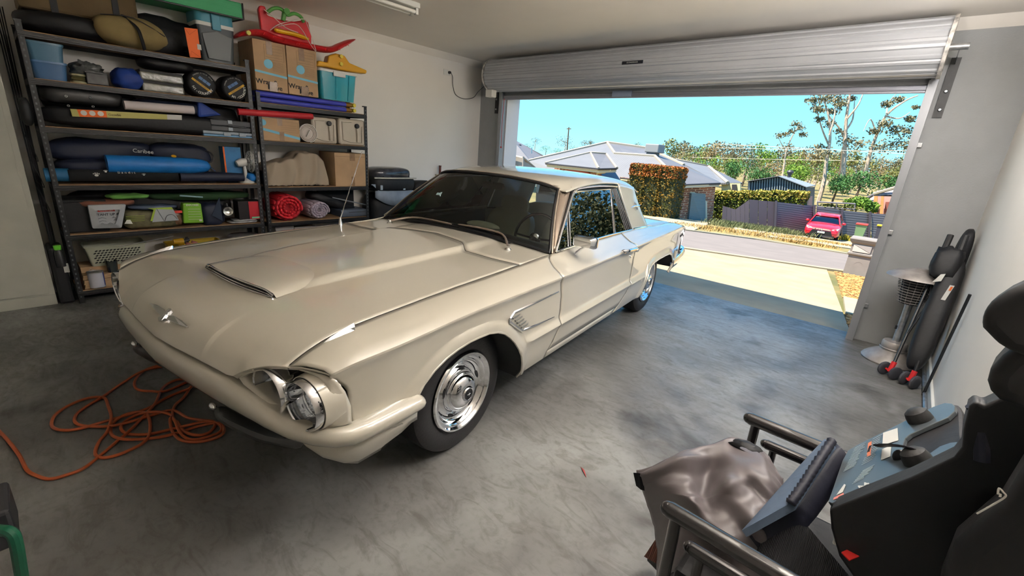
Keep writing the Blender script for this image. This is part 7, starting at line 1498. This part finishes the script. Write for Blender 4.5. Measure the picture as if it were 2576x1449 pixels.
# ---------------------------------------------------------------- houses
def roofmat(name, col, sc_=(1,1,1), bands='X', k=1.6):
    return mat(name, col, .55, .1, n=.04, ns=1, wave=(bands, k, .5))
M_roof = roofmat('corrugated_roof', rgb(116,115,116)); M_roof2 = roofmat('corrugated_roof_side', rgb(104,102,104), bands='Y'); M_ridge = mat('ridge_cap', rgb(160,148,130), .6)
M_fascia = mat('fascia_cream', rgb(222,206,176), .6); M_gutter = mat('gutter_dark', rgb(60,58,62), .5)
m = bpy.data.materials.new('brick_far'); m.use_nodes = True; t = m.node_tree; b = t.nodes['Principled BSDF']; b.inputs['Roughness'].default_value = .9
co = t.nodes.new('ShaderNodeTexCoord'); mp = t.nodes.new('ShaderNodeMapping'); mp.inputs['Rotation'].default_value = (pi/2, 0, 0); bk = t.nodes.new('ShaderNodeTexBrick')
bk.inputs['Scale'].default_value = 1.0; bk.inputs['Brick Width'].default_value = .30; bk.inputs['Row Height'].default_value = .12; bk.inputs['Mortar Size'].default_value = .018
bk.inputs['Color1'].default_value = (*rgb(176,104,76), 1); bk.inputs['Color2'].default_value = (*rgb(110,72,60), 1); bk.inputs['Mortar'].default_value = (*rgb(200,170,140), 1)
t.links.new(co.outputs['Object'], mp.inputs[0]); t.links.new(mp.outputs[0], bk.inputs['Vector']); t.links.new(bk.outputs['Color'], b.inputs['Base Color']); M_brick = m
def poly(mb, pts):
    k = len(mb.v); mb.v += [tuple(p) for p in pts]; mb.f.append(tuple(range(k, k+len(pts)))); mb.mi.append(mb.cur)
def roofpoly(name, pts, m, parent, th=.12):
    P = [Y(*q) for q in pts]; return MB().prism(P, (0, 0, -th)).build(name, m, parent, smooth=None)
def strip(name, pts, r, m, parent): return MB().tube([Y(*q) for q in pts], r, 6).build(name, m, parent)
y0 = 30.0
hs = thing('house', 'brick house across the street with grey corrugated hip roof and rooftop cooler', 'house', tuple(Y(1640,560,y0)))
# brick walls: street face and its right-hand return
def wall_q(name, a, b_, c, d, m, parent):    # four (px,py,y)
    P = [Y(*a), Y(*b_), Y(*c), Y(*d)]; n_ = (P[1]-P[0]).cross(P[3]-P[0]).normalized()*.25
    if n_.y < 0: n_ = -n_
    return MB().prism(P, n_).build(name, m, parent, smooth=None)
wall_q('brick_wall', (1560,560,y0), (1697,575,y0), (1708,466,y0), (1560,445,y0), M_brick, hs)
wall_q('brick_wall', (1698,575,y0), (1790,585,y0+3), (1800,468,y0+3), (1708,468,y0), M_brick, hs)
wall_q('brick_wall', (1395,440,y0-2), (1510,450,y0-2), (1508,430,y0-2), (1395,416,y0-2), M_brick, hs)
wall_q('brick_wall', (1505,470,y0+1), (1600,480,y0+1), (1600,448,y0+1), (1505,440,y0+1), M_brick, hs)
roofpoly('roof_face', [(1330,404.5,y0+2),(1528.5,359,y0+8),(1547,386,y0+4),(1648,393,y0+4),(1712,464,y0-.4),(1480,452,y0-.4),(1340,440,y0+1)], M_roof, hs)
roofpoly('roof_face', [(1528.5,359,y0+8),(1630,374,y0+9),(1648,393,y0+4),(1547,386,y0+4)], M_roof2, hs)
roofpoly('roof_face', [(1648,393,y0+4),(1630,374,y0+9),(1810,457,y0+4),(1812,461,y0+3),(1717,464,y0-.4)], M_roof2, hs)
for a in ([(1330,404,y0+2),(1528,358,y0+8),(1630,373,y0+9),(1720,415,y0+6)], [(1528,359,y0+8),(1547,386,y0+4),(1648,393,y0+4),(1716,463,y0-.4)]): strip('ridge_cap', a, .13, M_ridge, hs)
# front porch roof
roofpoly('porch_roof', [(1372,410,y0-3),(1486,384,y0),(1506,424,y0-3)], M_roof, hs); roofpoly('porch_roof', [(1486,384,y0),(1526,388,y0+1),(1552,423,y0-2),(1506,424,y0-3)], M_roof2, hs)
for a in ([(1372,410,y0-3),(1486,384,y0),(1506,424,y0-3)], [(1486,384,y0),(1526,388,y0+1),(1552,423,y0-2)]): strip('ridge_cap', a, .10, M_ridge, hs)
wall_q('fascia', (1376,420,y0-2.9), (1506,435,y0-2.9), (1506,424,y0-2.9), (1374,410,y0-2.9), M_fascia, hs)
wall_q('fascia', (1506,435,y0-2.9), (1550,433,y0-2), (1551,423,y0-2), (1506,424,y0-2.9), M_fascia, hs)
wall_q('fascia', (1560,456,y0-.5), (1717,472,y0-.5), (1717,464,y0-.5), (1560,447,y0-.5), M_fascia, hs)
wall_q('fascia', (1718,473,y0-.5), (1809,469,y0+3), (1810,460,y0+3), (1718,464,y0-.5), M_fascia, hs)
wall_q('garage_door_red', (1427,450,y0-2.2), (1481,458,y0-2.2), (1481,434,y0-2.2), (1427,422,y0-2.2), mat('red_garage_door', rgb(180,90,80), .6, wave=('Z', 3, .4)), hs)
wall_q('side_door', (1730,575,y0+.8), (1775,583,y0+2.2), (1775,488,y0+2.2), (1740,486,y0+.8), mat('screen_door', rgb(120,134,134), .6, wave=('Z', 4, .5)), hs)
wall_q('door_frame', (1725,575,y0+.9), (1779,584,y0+2.4), (1779,484,y0+2.4), (1736,483,y0+.9), M_fascia, hs)
wall_q('meter_box', (1702,519,y0-.1), (1712,520,y0+.1), (1716,494,y0+.1), (1707,493,y0-.1), M_white, hs)
strip('downpipe', [(1707,470,y0-.35),(1706,476,y0-.3),(1693,552,y0-.3)], .06, M_fascia, hs); strip('downpipe', [(1537,428,y0-2.3),(1520,434,y0-2.3),(1502,436,y0-2.3),(1502,455,y0-2.3)], .06, M_fascia, hs)
strip('gutter', [(1372,411,y0-3.1),(1506,425,y0-3.1),(1552,424,y0-2.1)], .05, M_gutter, hs); strip('gutter', [(1560,448,y0-.6),(1717,465,y0-.6),(1812,461,y0+2.9)], .05, M_gutter, hs)
wall_q('skylight', (1600,392,y0+4.6), (1622,393,y0+4.6), (1602,381,y0+6.5), (1588,380,y0+6.5), mat('skylight_glass', rgb(190,205,225), .1), hs)
cb = Y(1648,384,y0+5); ck = MB(); ck.span((cb.x-.5, cb.y-.5, cb.z-.3), (cb.x+.2, cb.y+.4, cb.z+.4)); ck.build('cooler_base', mat('cooler_dark', rgb(84,92,104), .5), hs, smooth=None)
ck = MB(); ck.span((cb.x-.62, cb.y-.65, cb.z-.02), (cb.x+.52, cb.y+.55, cb.z+.62)); ck.build('rooftop_cooler', mat('cooler_grey', rgb(140,140,140), .6), hs, smooth=None, bevel=.06)
# second house right, behind it
h2 = thing('house', 'second grey roofed house just behind, cream wall beside the tall hedge', 'house', tuple(Y(1830,470,38)))
roofpoly('roof_face', [(1700,402,44),(1783,419,46),(1832,460,38),(1812,460,38)], M_roof, h2); roofpoly('roof_face', [(1783,419,46),(1868,460,42),(1832,460,38)], M_roof2, h2)
strip('ridge_cap', [(1700,402,44),(1783,419,46),(1831,460,38)], .14, M_ridge, h2)
wall_q('wall', (1815,500,38.4), (1862,500,38.4), (1862,461,38.4), (1815,461,38.4), mat('cream_wall', rgb(226,208,160), .8), h2)
wall_q('window', (1841,480,38.2), (1852,480,38.2), (1852,464,38.2), (1841,464,38.2), M_gutter, h2)
# roof at the far left seen over the white reveal, with its fence
h3 = thing('house', 'pale grey roof at the left edge of the opening, behind a steel fence', 'house', tuple(Y(1330,420,40)))
roofpoly('roof_face', [(1280,340,46),(1296,352,46),(1375,398,46),(1350,425,40),(1280,440,38)], M_roof2, h3); strip('ridge_cap', [(1290,352,46),(1372,396,46)], .12, M_gutter, h3)
strip('flue', [(1337,386,43),(1337,372,43)], .09, M_steel, h3); strip('vent', [(1307,370,45),(1307,364,45)], .25, M_gutter, h3)
wall_q('wall', (1280,470,39), (1345,470,39), (1350,425,40), (1280,432,39), M_fascia, h3)
M_cb = mat('steel_fence_taupe', rgb(150,140,128), .6)
f = thing('steel_fence', 'taupe steel panel fence stepping down at the left edge of the opening', 'fence', tuple(Y(1310,430,14)))
MB().prism([Y(1280,440,14), Y(1314,440,14), Y(1314,396,14), Y(1280,390,14)], (0,.05,0)).build('panel', M_cb, f, smooth=None)
MB().prism([Y(1318,440,14.2), Y(1360,440,16), Y(1349,424,16), Y(1318,399,14.2)], (0,.05,0)).build('panel', M_cb, f, smooth=None)
for px, ya in ((1316,394),(1294,392)): MB().tube([Y(px,440,13.9), Y(px,ya,13.9)], .04, 4).build('post', M_cb, f, smooth=None)
strip('top_rail', [(1280,390,13.9),(1316,396,13.9),(1350,425,15.9)], .035, M_cb, f)
# shed
sh = thing('shed', 'dark ribbed steel shed with shallow gable roof and a round vent', 'shed', tuple(Y(1950,500,44)))
y1 = 44.0; M_shed = mat('shed_steel', rgb(70,76,84), .5, .2); M_shedr = mat('shed_rib', rgb(150,160,164), .5)
wall_q('gable_wall', (1880,500,y1), (2024,510,y1), (2027,470,y1), (1882,455,y1), M_shed, sh)
P = [Y(1882,457,y1), Y(1958,444,y1), Y(2027,471,y1)]; MB().prism(P, (0,.1,0)).build('gable_wall', M_shed, sh, smooth=None)
for i in range(22):
    px = 1886+i*6.4; top = 456-(px-1882)*.165 if px < 1958 else 444+(px-1958)*.39; strip('rib', [(px-2.5,502,y1-.1),(px,top+2.5,y1-.1)], .045, M_shedr, sh)
roofpoly('roof_face', [(1880,455,y1-.4),(1958,442,y1-.4),(1985,444,y1+5),(1930,447,y1+6)], M_roof, sh, .06); roofpoly('roof_face', [(1958,442,y1-.4),(2030,470,y1-.4),(2052,466,y1+5),(1985,444,y1+5)], mat('shed_roof', rgb(130,136,142), .5), sh, .06)
wall_q('side_wall', (2026,520,y1), (2048,520,y1+4), (2050,470,y1+4), (2028,471,y1), mat('shed_side', rgb(110,100,96), .6), sh)
c = Y(1986,440,y1+3); MB().lathe([(.0,.42),(.2,.4),(.3,.25),(.2,.1),(.15,0),(.15,-.2)], 14, tuple(c)).build('roof_vent', M_gutter, sh)
# fences across the street
yf = 21.0
f = thing('boundary_fence', 'dark grey slatted boundary fence and gates behind the red car', 'fence', tuple(g(2010,592)))
M_slat = mat('fence_slat', rgb(116,112,118), .55); M_fpost = mat('fence_post', rgb(70,66,76), .5); M_cbf = mat('colorbond_fence', rgb(104,92,96), .6)
def fpanel(a, b_, ta, tb, ya, yb, slats):
    """slatted or ribbed panel between two bottom pixels (a,b_) and top pixels"""
    A0, B0, A1, B1 = Y(*a, ya), Y(*b_, yb), Y(*ta, ya), Y(*tb, yb)
    if slats:
        n_ = 14
        for i in range(n_):
            t0, t1 = (i+.08)/n_, (i+.86)/n_
            MB().prism([A0.lerp(A1, t0), B0.lerp(B1, t0), B0.lerp(B1, t1), A0.lerp(A1, t1)], (0,.02,0)).build('slat', M_slat, f, smooth=None)
        MB().prism([A0+Vector((0,.03,0)), B0+Vector((0,.03,0)), B1+Vector((0,.03,0)), A1+Vector((0,.03,0))], (0,.01,0)).build('backing', M_fpost, f, smooth=None)
    else:
        n_ = 3
        for i in range(n_):
            t0, t1 = (i+.02)/n_, (i+.98)/n_
            MB().prism([A0.lerp(B0, t0), A0.lerp(B0, t1), A1.lerp(B1, t1), A1.lerp(B1, t0)], (0,.03,0)).build('panel', M_cbf, f, smooth=None)
fpanel((1815,560),(1852,562),(1818,518),(1850,527),32.5,33,False)
fpanel((1852,562),(1884,565),(1850,527),(1885,502),33,33.5,False)
fpanel((1884,565),(1952,575),(1885,502),(1953,508),33.5,35,False)
fpanel((1952,578),(2048,598),(1953,508),(2048,518),35,38,True)
fpanel((2052,600),(2115,610),(2054,520),(2118,528),38,39.5,True); fpanel((2119,610),(2185,616),(2121,529),(2188,536),39.5,41,True)
fpanel((2192,616),(2240,620),(2192,536),(2240,540),41,42,True)
for px, a, b_, yy in ((1953,505,580,34.9),(2049,516,602,37.9),(2119,527,612,39.4),(2189,533,618,40.9)): MB().tube([Y(px-3,b_,yy), Y(px,a,yy)], .10, 4).build('post', M_fpost, f, smooth=None)
f = thing('timber_fence', 'small taupe fence section in front of the shed side', 'fence', tuple(Y(2030,520,41)))
for i in range(3): MB().prism([Y(2008+i*12,528,41), Y(2019+i*12,528,41), Y(2020+i*12,498-i*2.5,41), Y(2010+i*12,500-i*2.5,41)], (0,.05,0)).build('panel', M_cbf, f, smooth=None)
f = thing('trellis_screen', 'low dark trellis screen above the grey fence with creeper', 'screen', tuple(Y(2100,528,43)))
for a, b_ in (((2056,508),(2152,513)), ((2056,520),(2152,527))): strip('rail', [(a[0],a[1],43),(b_[0],b_[1],43)], .06, M_slat, f)
for px in (2057,2105,2151): strip('post', [(px,507+(px-2057)*.05,43),(px-1,530,43)], .05, M_slat, f)
mb = MB()
for i in range(10): leaves(mb, Y(2070+i*9,518+i*.7,43.1), (.28,.16,.2), 40, .2)
mb.build('creeper', L_olive, f, smooth=None, weld=False)
# orange brick house at the right edge
h4 = thing('house', 'orange brick house with tiled roof beside the right door guide', 'house', tuple(Y(2220,560,45.0)))
M_ob = mat('orange_brick', rgb(222,150,92), .8, n=.06, ns=5); M_tile = mat('roof_tile', rgb(150,140,142), .7, n=.25, ns=2.5, wave=('X', 1.6, 1.0))
for a, b_, w_ in ((2196,2206,45),(2214,2222,45)): wall_q('brick_pier', (a-2,545,w_), (b_-2,545,w_), (b_+2,492,w_), (a+3,492,w_), M_ob, h4)
wall_q('wall', (2190,552,45.6), (2290,560,45.6), (2290,490,45.6), (2200,492,45.6), mat('pink_render', rgb(196,160,150), .8), h4)
wall_q('window', (2224,535,45.4), (2245,535,45.4), (2248,508,45.4), (2228,508,45.4), mat('window_dark_red', rgb(150,90,80), .3), h4)
roofpoly('roof_face', [(2165,510,47.0),(2198,490,47.0),(2290,470,49.0),(2290,500,46.0),(2200,504,46.0)], M_tile, h4); roofpoly('roof_face', [(2197,489,44.0),(2290,462,45.0),(2290,484,44.0),(2250,490,44.0)], M_tile, h4)
strip('ridge_cap', [(2165,510,47.0),(2198,489,46.0)], .12, M_slat, h4); strip('ridge_cap', [(2197,488,44.0),(2290,461,44.0)], .12, M_ridge, h4)

# ---------------------------------------------------------------- hedges
def hedge(name, label, px0, px1, pt0, pt1, pb0, pb1, y, depth, kind, tint, n, s, tip=None):
    a, b_ = Y(px0, pb0, y), Y(px1, pb1, y); ta, tb = Y(px0, pt0, y), Y(px1, pt1, y)
    t = thing(name, label, 'hedge', tuple((a+b_)/2)); N = max(2, int((b_-a).length/.9))
    core = MB(); mb = MB(); mt = MB()
    for i in range(N):
        u = (i+.5)/N; lo = a.lerp(b_, u); hi = ta.lerp(tb, u); c = (lo+hi)/2; r = ((b_-a).length/N*.55, depth/2, (hi.z-lo.z)/2)
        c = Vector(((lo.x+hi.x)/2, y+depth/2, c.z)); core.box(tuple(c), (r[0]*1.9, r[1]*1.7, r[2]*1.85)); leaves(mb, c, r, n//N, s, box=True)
        if tip: leaves(mt, c+Vector((0,0,r[2]*.82)), (r[0], r[1]*1.02, r[2]*.22), n//N//3, s, box=True)
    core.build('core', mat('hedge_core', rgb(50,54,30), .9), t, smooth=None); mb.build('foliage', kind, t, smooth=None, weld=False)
    if tip: mt.build('new_growth', tip, t, smooth=None, weld=False)
L_ph = leafmat('photinia', rgb(150,112,44), rgb(66,74,32)); L_pr = leafmat('photinia_red', rgb(196,110,54), rgb(150,92,50)); L_h2 = leafmat('hedge_green', rgb(134,140,48), rgb(66,78,32))
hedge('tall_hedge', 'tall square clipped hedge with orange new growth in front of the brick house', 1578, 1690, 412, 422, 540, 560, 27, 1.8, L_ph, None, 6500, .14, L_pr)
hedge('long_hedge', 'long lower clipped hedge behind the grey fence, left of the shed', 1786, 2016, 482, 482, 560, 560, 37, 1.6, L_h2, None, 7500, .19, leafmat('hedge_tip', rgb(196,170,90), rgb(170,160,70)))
# grass tufts and weeds across the road
def tufts(name, label, spots, m, h, n):
    mb = MB()
    for (px, py, sp) in spots:
        c = g(px, py)
        for _ in range(n):
            x, y = c.x+rnd.gauss(0, sp*1.4), c.y+rnd.gauss(0, sp*1.4); z = gz(x, y); a = rnd.uniform(0, 6.3); l = rnd.uniform(.5, 1.2)*h; q = rnd.uniform(.1, .6)*l
            p = Vector((x, y, z-.02)); d = Vector((math.cos(a), math.sin(a), 0)); e_ = Vector((-d.y, d.x, 0))*.022
            k = len(mb.v); mb.v += [tuple(p-e_), tuple(p+e_), tuple(p+d*q*.5+Vector((0,0,l*.7))+e_*.7), tuple(p+d*q+Vector((0,0,l)))]; mb.f.append((k,k+1,k+2,k+3)); mb.mi.append(0)
    return tag(mb.build(name, m, smooth=None, weld=False), label, 'grass', kind='stuff')
tufts('dry_grass', 'dry straw coloured grass on the verge across the road', [(1745+i*16, 570+i*1.9+rnd.uniform(-2,2), .55) for i in range(20)] + [(2000+i*14, 598+i*2.2, .35) for i in range(12)] + [(1985+i*9,607+i*1.3,.2) for i in range(10)],
      mat('straw', rgb(200,160,96), .9, col2=rgb(150,122,70), ns=2), .13, 110)
tufts('weeds', 'green and grey weeds growing along the foot of the fence', [(1810+i*10, 566+i*1.35+rnd.uniform(-3,2), .4) for i in range(19)], mat('weed', rgb(120,120,80), .9, col2=rgb(74,86,52), ns=2), .36, 120)
tufts('weeds', 'yellow green grass clump behind the stone letterbox pillar', [(2130+i*7, 606-i*.3, .25) for i in range(10)] + [(2105+i*8,594,.3) for i in range(6)], mat('lime_grass', rgb(176,164,50), .9, col2=rgb(134,126,44), ns=2), .42, 130)
# street-side shrub and bark at the hedge foot
# ---------------------------------------------------------------- bins
def bin_(px, py, y, hpx, lid, body, label):
    b0 = Y(px, py, y); h = (Y(px, py-hpx, y)-b0).length; w_ = h*.52; t = thing('wheelie_bin', label, 'bin', (b0.x, y, b0.z))
    P = [[Vector((b0.x+sx_*w_/2*k, y+sy_*w_*.62*k, b0.z+z)) for sx_, sy_ in ((-1,-1),(1,-1),(1,1),(-1,1))] for z, k in ((0,.72),(h*.9,1))]
    mb = MB().grid(P, cv=True); mb.f.append((3,2,1,0)); mb.mi.append(0); mb.build('body', body, t, smooth=None)
    MB().box((b0.x, y, b0.z+h*.94), (w_*1.1, w_*1.4, h*.07)).build('lid', lid, t, smooth=None, bevel=.02)
    MB().tube([(b0.x-w_*.4, y+w_*.75, b0.z+h*.9), (b0.x+w_*.4, y+w_*.75, b0.z+h*.9)], .02, 6).build('handle', lid, t)
    for s in (-1, 1): MB().lathe([(0,-.03),(h*.1,-.03),(h*.1,.03),(0,.03)], 14, (b0.x+s*w_*.4, y+w_*.45, b0.z+h*.1), (1,0,0)).build('wheel', M_rubber, t)
bin_(2157, 603, 36.5, 42, mat('red_lid', rgb(200,60,50), .5), mat('green_bin', rgb(120,150,110), .5), 'green wheelie bin with a red lid in front of the grey fence')
bin_(2209, 603, 38, 38, mat('yellow_lid', rgb(240,200,30), .5), mat('dark_bin', rgb(70,70,84), .5), 'dark wheelie bin with a yellow lid beside the right door guide')
# letterbox pillar
c = g(2150, 689); lp = thing('letterbox_pillar', 'grey moulded letterbox pillar with a flared cap beside the driveway', 'letterbox', tuple(c))
M_stone = mat('pillar_render', rgb(134,126,120), .8, n=.05, ns=6); hh = (Y(2165,598,c.y)-Y(2150,689,c.y)).length
def ring(z, w_): return [Vector((c.x+a*w_/2, c.y+b__*w_/2, c.z+z*hh)) for a, b__ in ((-1,-1),(1,-1),(1,1),(-1,1))]
mb = MB().grid([ring(z, w_) for z, w_ in ((-.1,.42),(.52,.40),(.56,.46),(.60,.46),(.62,.40),(.84,.40),(.90,.48),(.97,.52),(1.0,.50))], cv=True); k = len(mb.v); mb.f.append((k-4,k-3,k-2,k-1)); mb.mi.append(0); mb.build('pillar', M_stone, lp, smooth=None)
MB().lathe([(0,-.03),(.045,-.035),(.05,-.02),(.07,-.02),(.075,0)], 20, (c.x+.02, c.y-.205, c.z+hh*.28), (0,-1,0)).build('newspaper_holder', mat('pillar_ring', rgb(205,190,184), .6), lp)
MB().prism([(c.x-.16, c.y-.212, c.z+hh*.64), (c.x+.16, c.y-.212, c.z+hh*.64), (c.x-.16, c.y-.212, c.z+hh*.82)], (0,-.01,0)).build('letter_flap', mat('flap', rgb(196,184,176), .6), lp, smooth=None)
MB().prism([(c.x+.16, c.y-.212, c.z+hh*.65), (c.x+.16, c.y-.212, c.z+hh*.82), (c.x-.15, c.y-.212, c.z+hh*.825)], (0,-.006,0)).build('letter_flap', mat('flap2', rgb(160,152,148), .6), lp, smooth=None)
# ================================================================== red sedan parked across the street
rc_y = 33.2; p_ = Y(2060, 602, rc_y); rcx, rcz = p_.x, p_.z
rc = thing('car', 'bright red modern sedan parked nose-out in front of the grey fence', 'car', (rcx, rc_y, rcz)); rc.rotation_euler = (0, 0, .05); _W[rc.name] = Matrix.Translation((rcx, rc_y, rcz)) @ Matrix.Rotation(.05, 4, 'Z')
M_rp = mat('red_car_paint', rgb(206,22,40), .35, coat=1.0); M_rg = glassmat('sedan_glass', (.25,.28,.32), 1.9)
k_ = 1.0
def RB(mb, n, m, par=None, **k): return mb.build(n, m, par or rc, local=True, **k)
st = [(0,.78,.30,.52,.60),(.06,.84,.22,.62,.70),(.25,.90,.20,.70,.78),(.7,.92,.20,.78,.88),(1.15,.92,.20,.84,.95),(1.6,.92,.22,.88,.98),(2.6,.92,.22,.90,.98),(3.6,.91,.22,.92,1.00),(4.3,.88,.26,.92,1.04),(4.7,.80,.34,.88,1.0)]
rows = []
for y, w_, zb_, zs, zt_ in st: rows.append([Vector((sx_*w_*a*k_, y*k_, z*k_)) for a, z, sx_ in ((.90,zb_,-1),(1.0,zb_+.12,-1),(1.0,zs-.12,-1),(.97,zs,-1),(.84,lerp(zs,zt_,.75),-1),(.45,zt_,-1),(.0,zt_+.01,1),(.45,zt_,1),(.84,lerp(zs,zt_,.75),1),(.97,zs,1),(1.0,zs-.12,1),(1.0,zb_+.12,1),(.90,zb_,1))])
mb = MB().grid(rows); mb.add(rows[0], [tuple(range(13))]); mb.add(rows[-1], [tuple(range(13))]); RB(mb, 'body', M_rp, smooth=50)
cab = [(1.15,.74,.94,.94),(1.75,.60,1.36,1.38),(2.2,.58,1.42,1.46),(3.0,.58,1.42,1.46),(3.5,.60,1.34,1.36),(4.2,.72,.99,1.0)]
rows = [[Vector((a*k_, y*k_, z*k_)) for a, z in ((-w0,.92),(-w_,zt_),(-w_*.5,zc_),(w_*.5,zc_),(w_,zt_),(w0,.92))] for y, w_, zt_, zc_ in cab for w0 in (.80,)]
RB(MB().grid(rows), 'greenhouse', M_rg, smooth=30)
RB(MB().grid([[Vector((a*w_*k_, y*k_, (z+.012)*k_)) for a in (-1.02,-.5,.5,1.02)] for y, w_, z in ((1.62,.62,1.32),(1.8,.61,1.385),(2.2,.60,1.45),(3.0,.60,1.45),(3.5,.62,1.36))]), 'roof', M_rp, smooth=50, solid=.03)
for s in (-1, 1):
    RB(MB().tube([Vector((s*.80*k_, 1.08*k_, .93*k_)), Vector((s*.62*k_, 1.68*k_, 1.35*k_)), Vector((s*.61*k_, 2.2*k_, 1.43*k_)), Vector((s*.61*k_, 3.1*k_, 1.43*k_)), Vector((s*.76*k_, 4.2*k_, .99*k_))], .035, 6), 'pillar', M_rp)
    for y in (.85, 3.75):
        RB(MB().lathe([(.18,.02),(.30,.02),(.32,-.02),(.32,-.20),(0,-.20)], 24, (s*.90*k_, y*k_, .32*k_), (s,0,0)), 'tyre', M_rubber); RB(MB().lathe([(0,.01),(.19,.025),(.21,.0)], 20, (s*.90*k_, y*k_, .32*k_), (s,0,0)), 'rim', M_steel)
    RB(MB().ball((s*.98*k_, 1.45*k_, .98*k_), (.11,.07,.075), 12, 8), 'wing_mirror', M_rp)
    RB(MB().prism([(s*.50*k_, -.0+.015, .62*k_), (s*.82*k_, .10*k_, .64*k_), (s*.86*k_, .28*k_, .76*k_), (s*.55*k_, .05*k_, .70*k_)], (0,-.03,.01)), 'headlamp', mat('sedan_lamp', (.8,.82,.85), .1, .5), smooth=None)
RB(MB().prism([(-.50,-.025,.60),(.50,-.025,.60),(.38,-.03,.66),(-.38,-.03,.66)], (0,.02,0)), 'upper_grille', M_chrome, smooth=None)
RB(MB().prism([(-.62,-.02,.26),(.62,-.02,.26),(.50,-.03,.54),(-.50,-.03,.54)], (0,.02,0)), 'lower_grille', M_dark, smooth=None)
RB(MB().lathe([(.045,0),(.055,.01),(.065,0)], 18, (0,-.035,.63), (0,-1,0)).tube([(-.04,-.045,.64),(.04,-.045,.64)], .008, 5), 'bonnet_badge', M_chrome)
RB(MB().span((-.19,-.05,.40), (.19,-.035,.51)), 'number_plate', M_white, smooth=None); text('1AB 2CD', .085, M_black, frame(Wm(rc) @ Vector((0,-.052,.455)), Wm(rc).to_3x3() @ Vector((1,0,0)), (0,0,1)), rc, 'plate_lettering', .001)
RB(MB().ball((-.36,2.0,.80), (.24,.12,.32), 12, 8).ball((.36,2.0,.80), (.24,.12,.32), 12, 8), 'front_seats', M_dark, smooth=180); RB(MB().span((-.8,1.2,.3), (.8,4.1,.88)), 'cabin', M_dark, smooth=None)
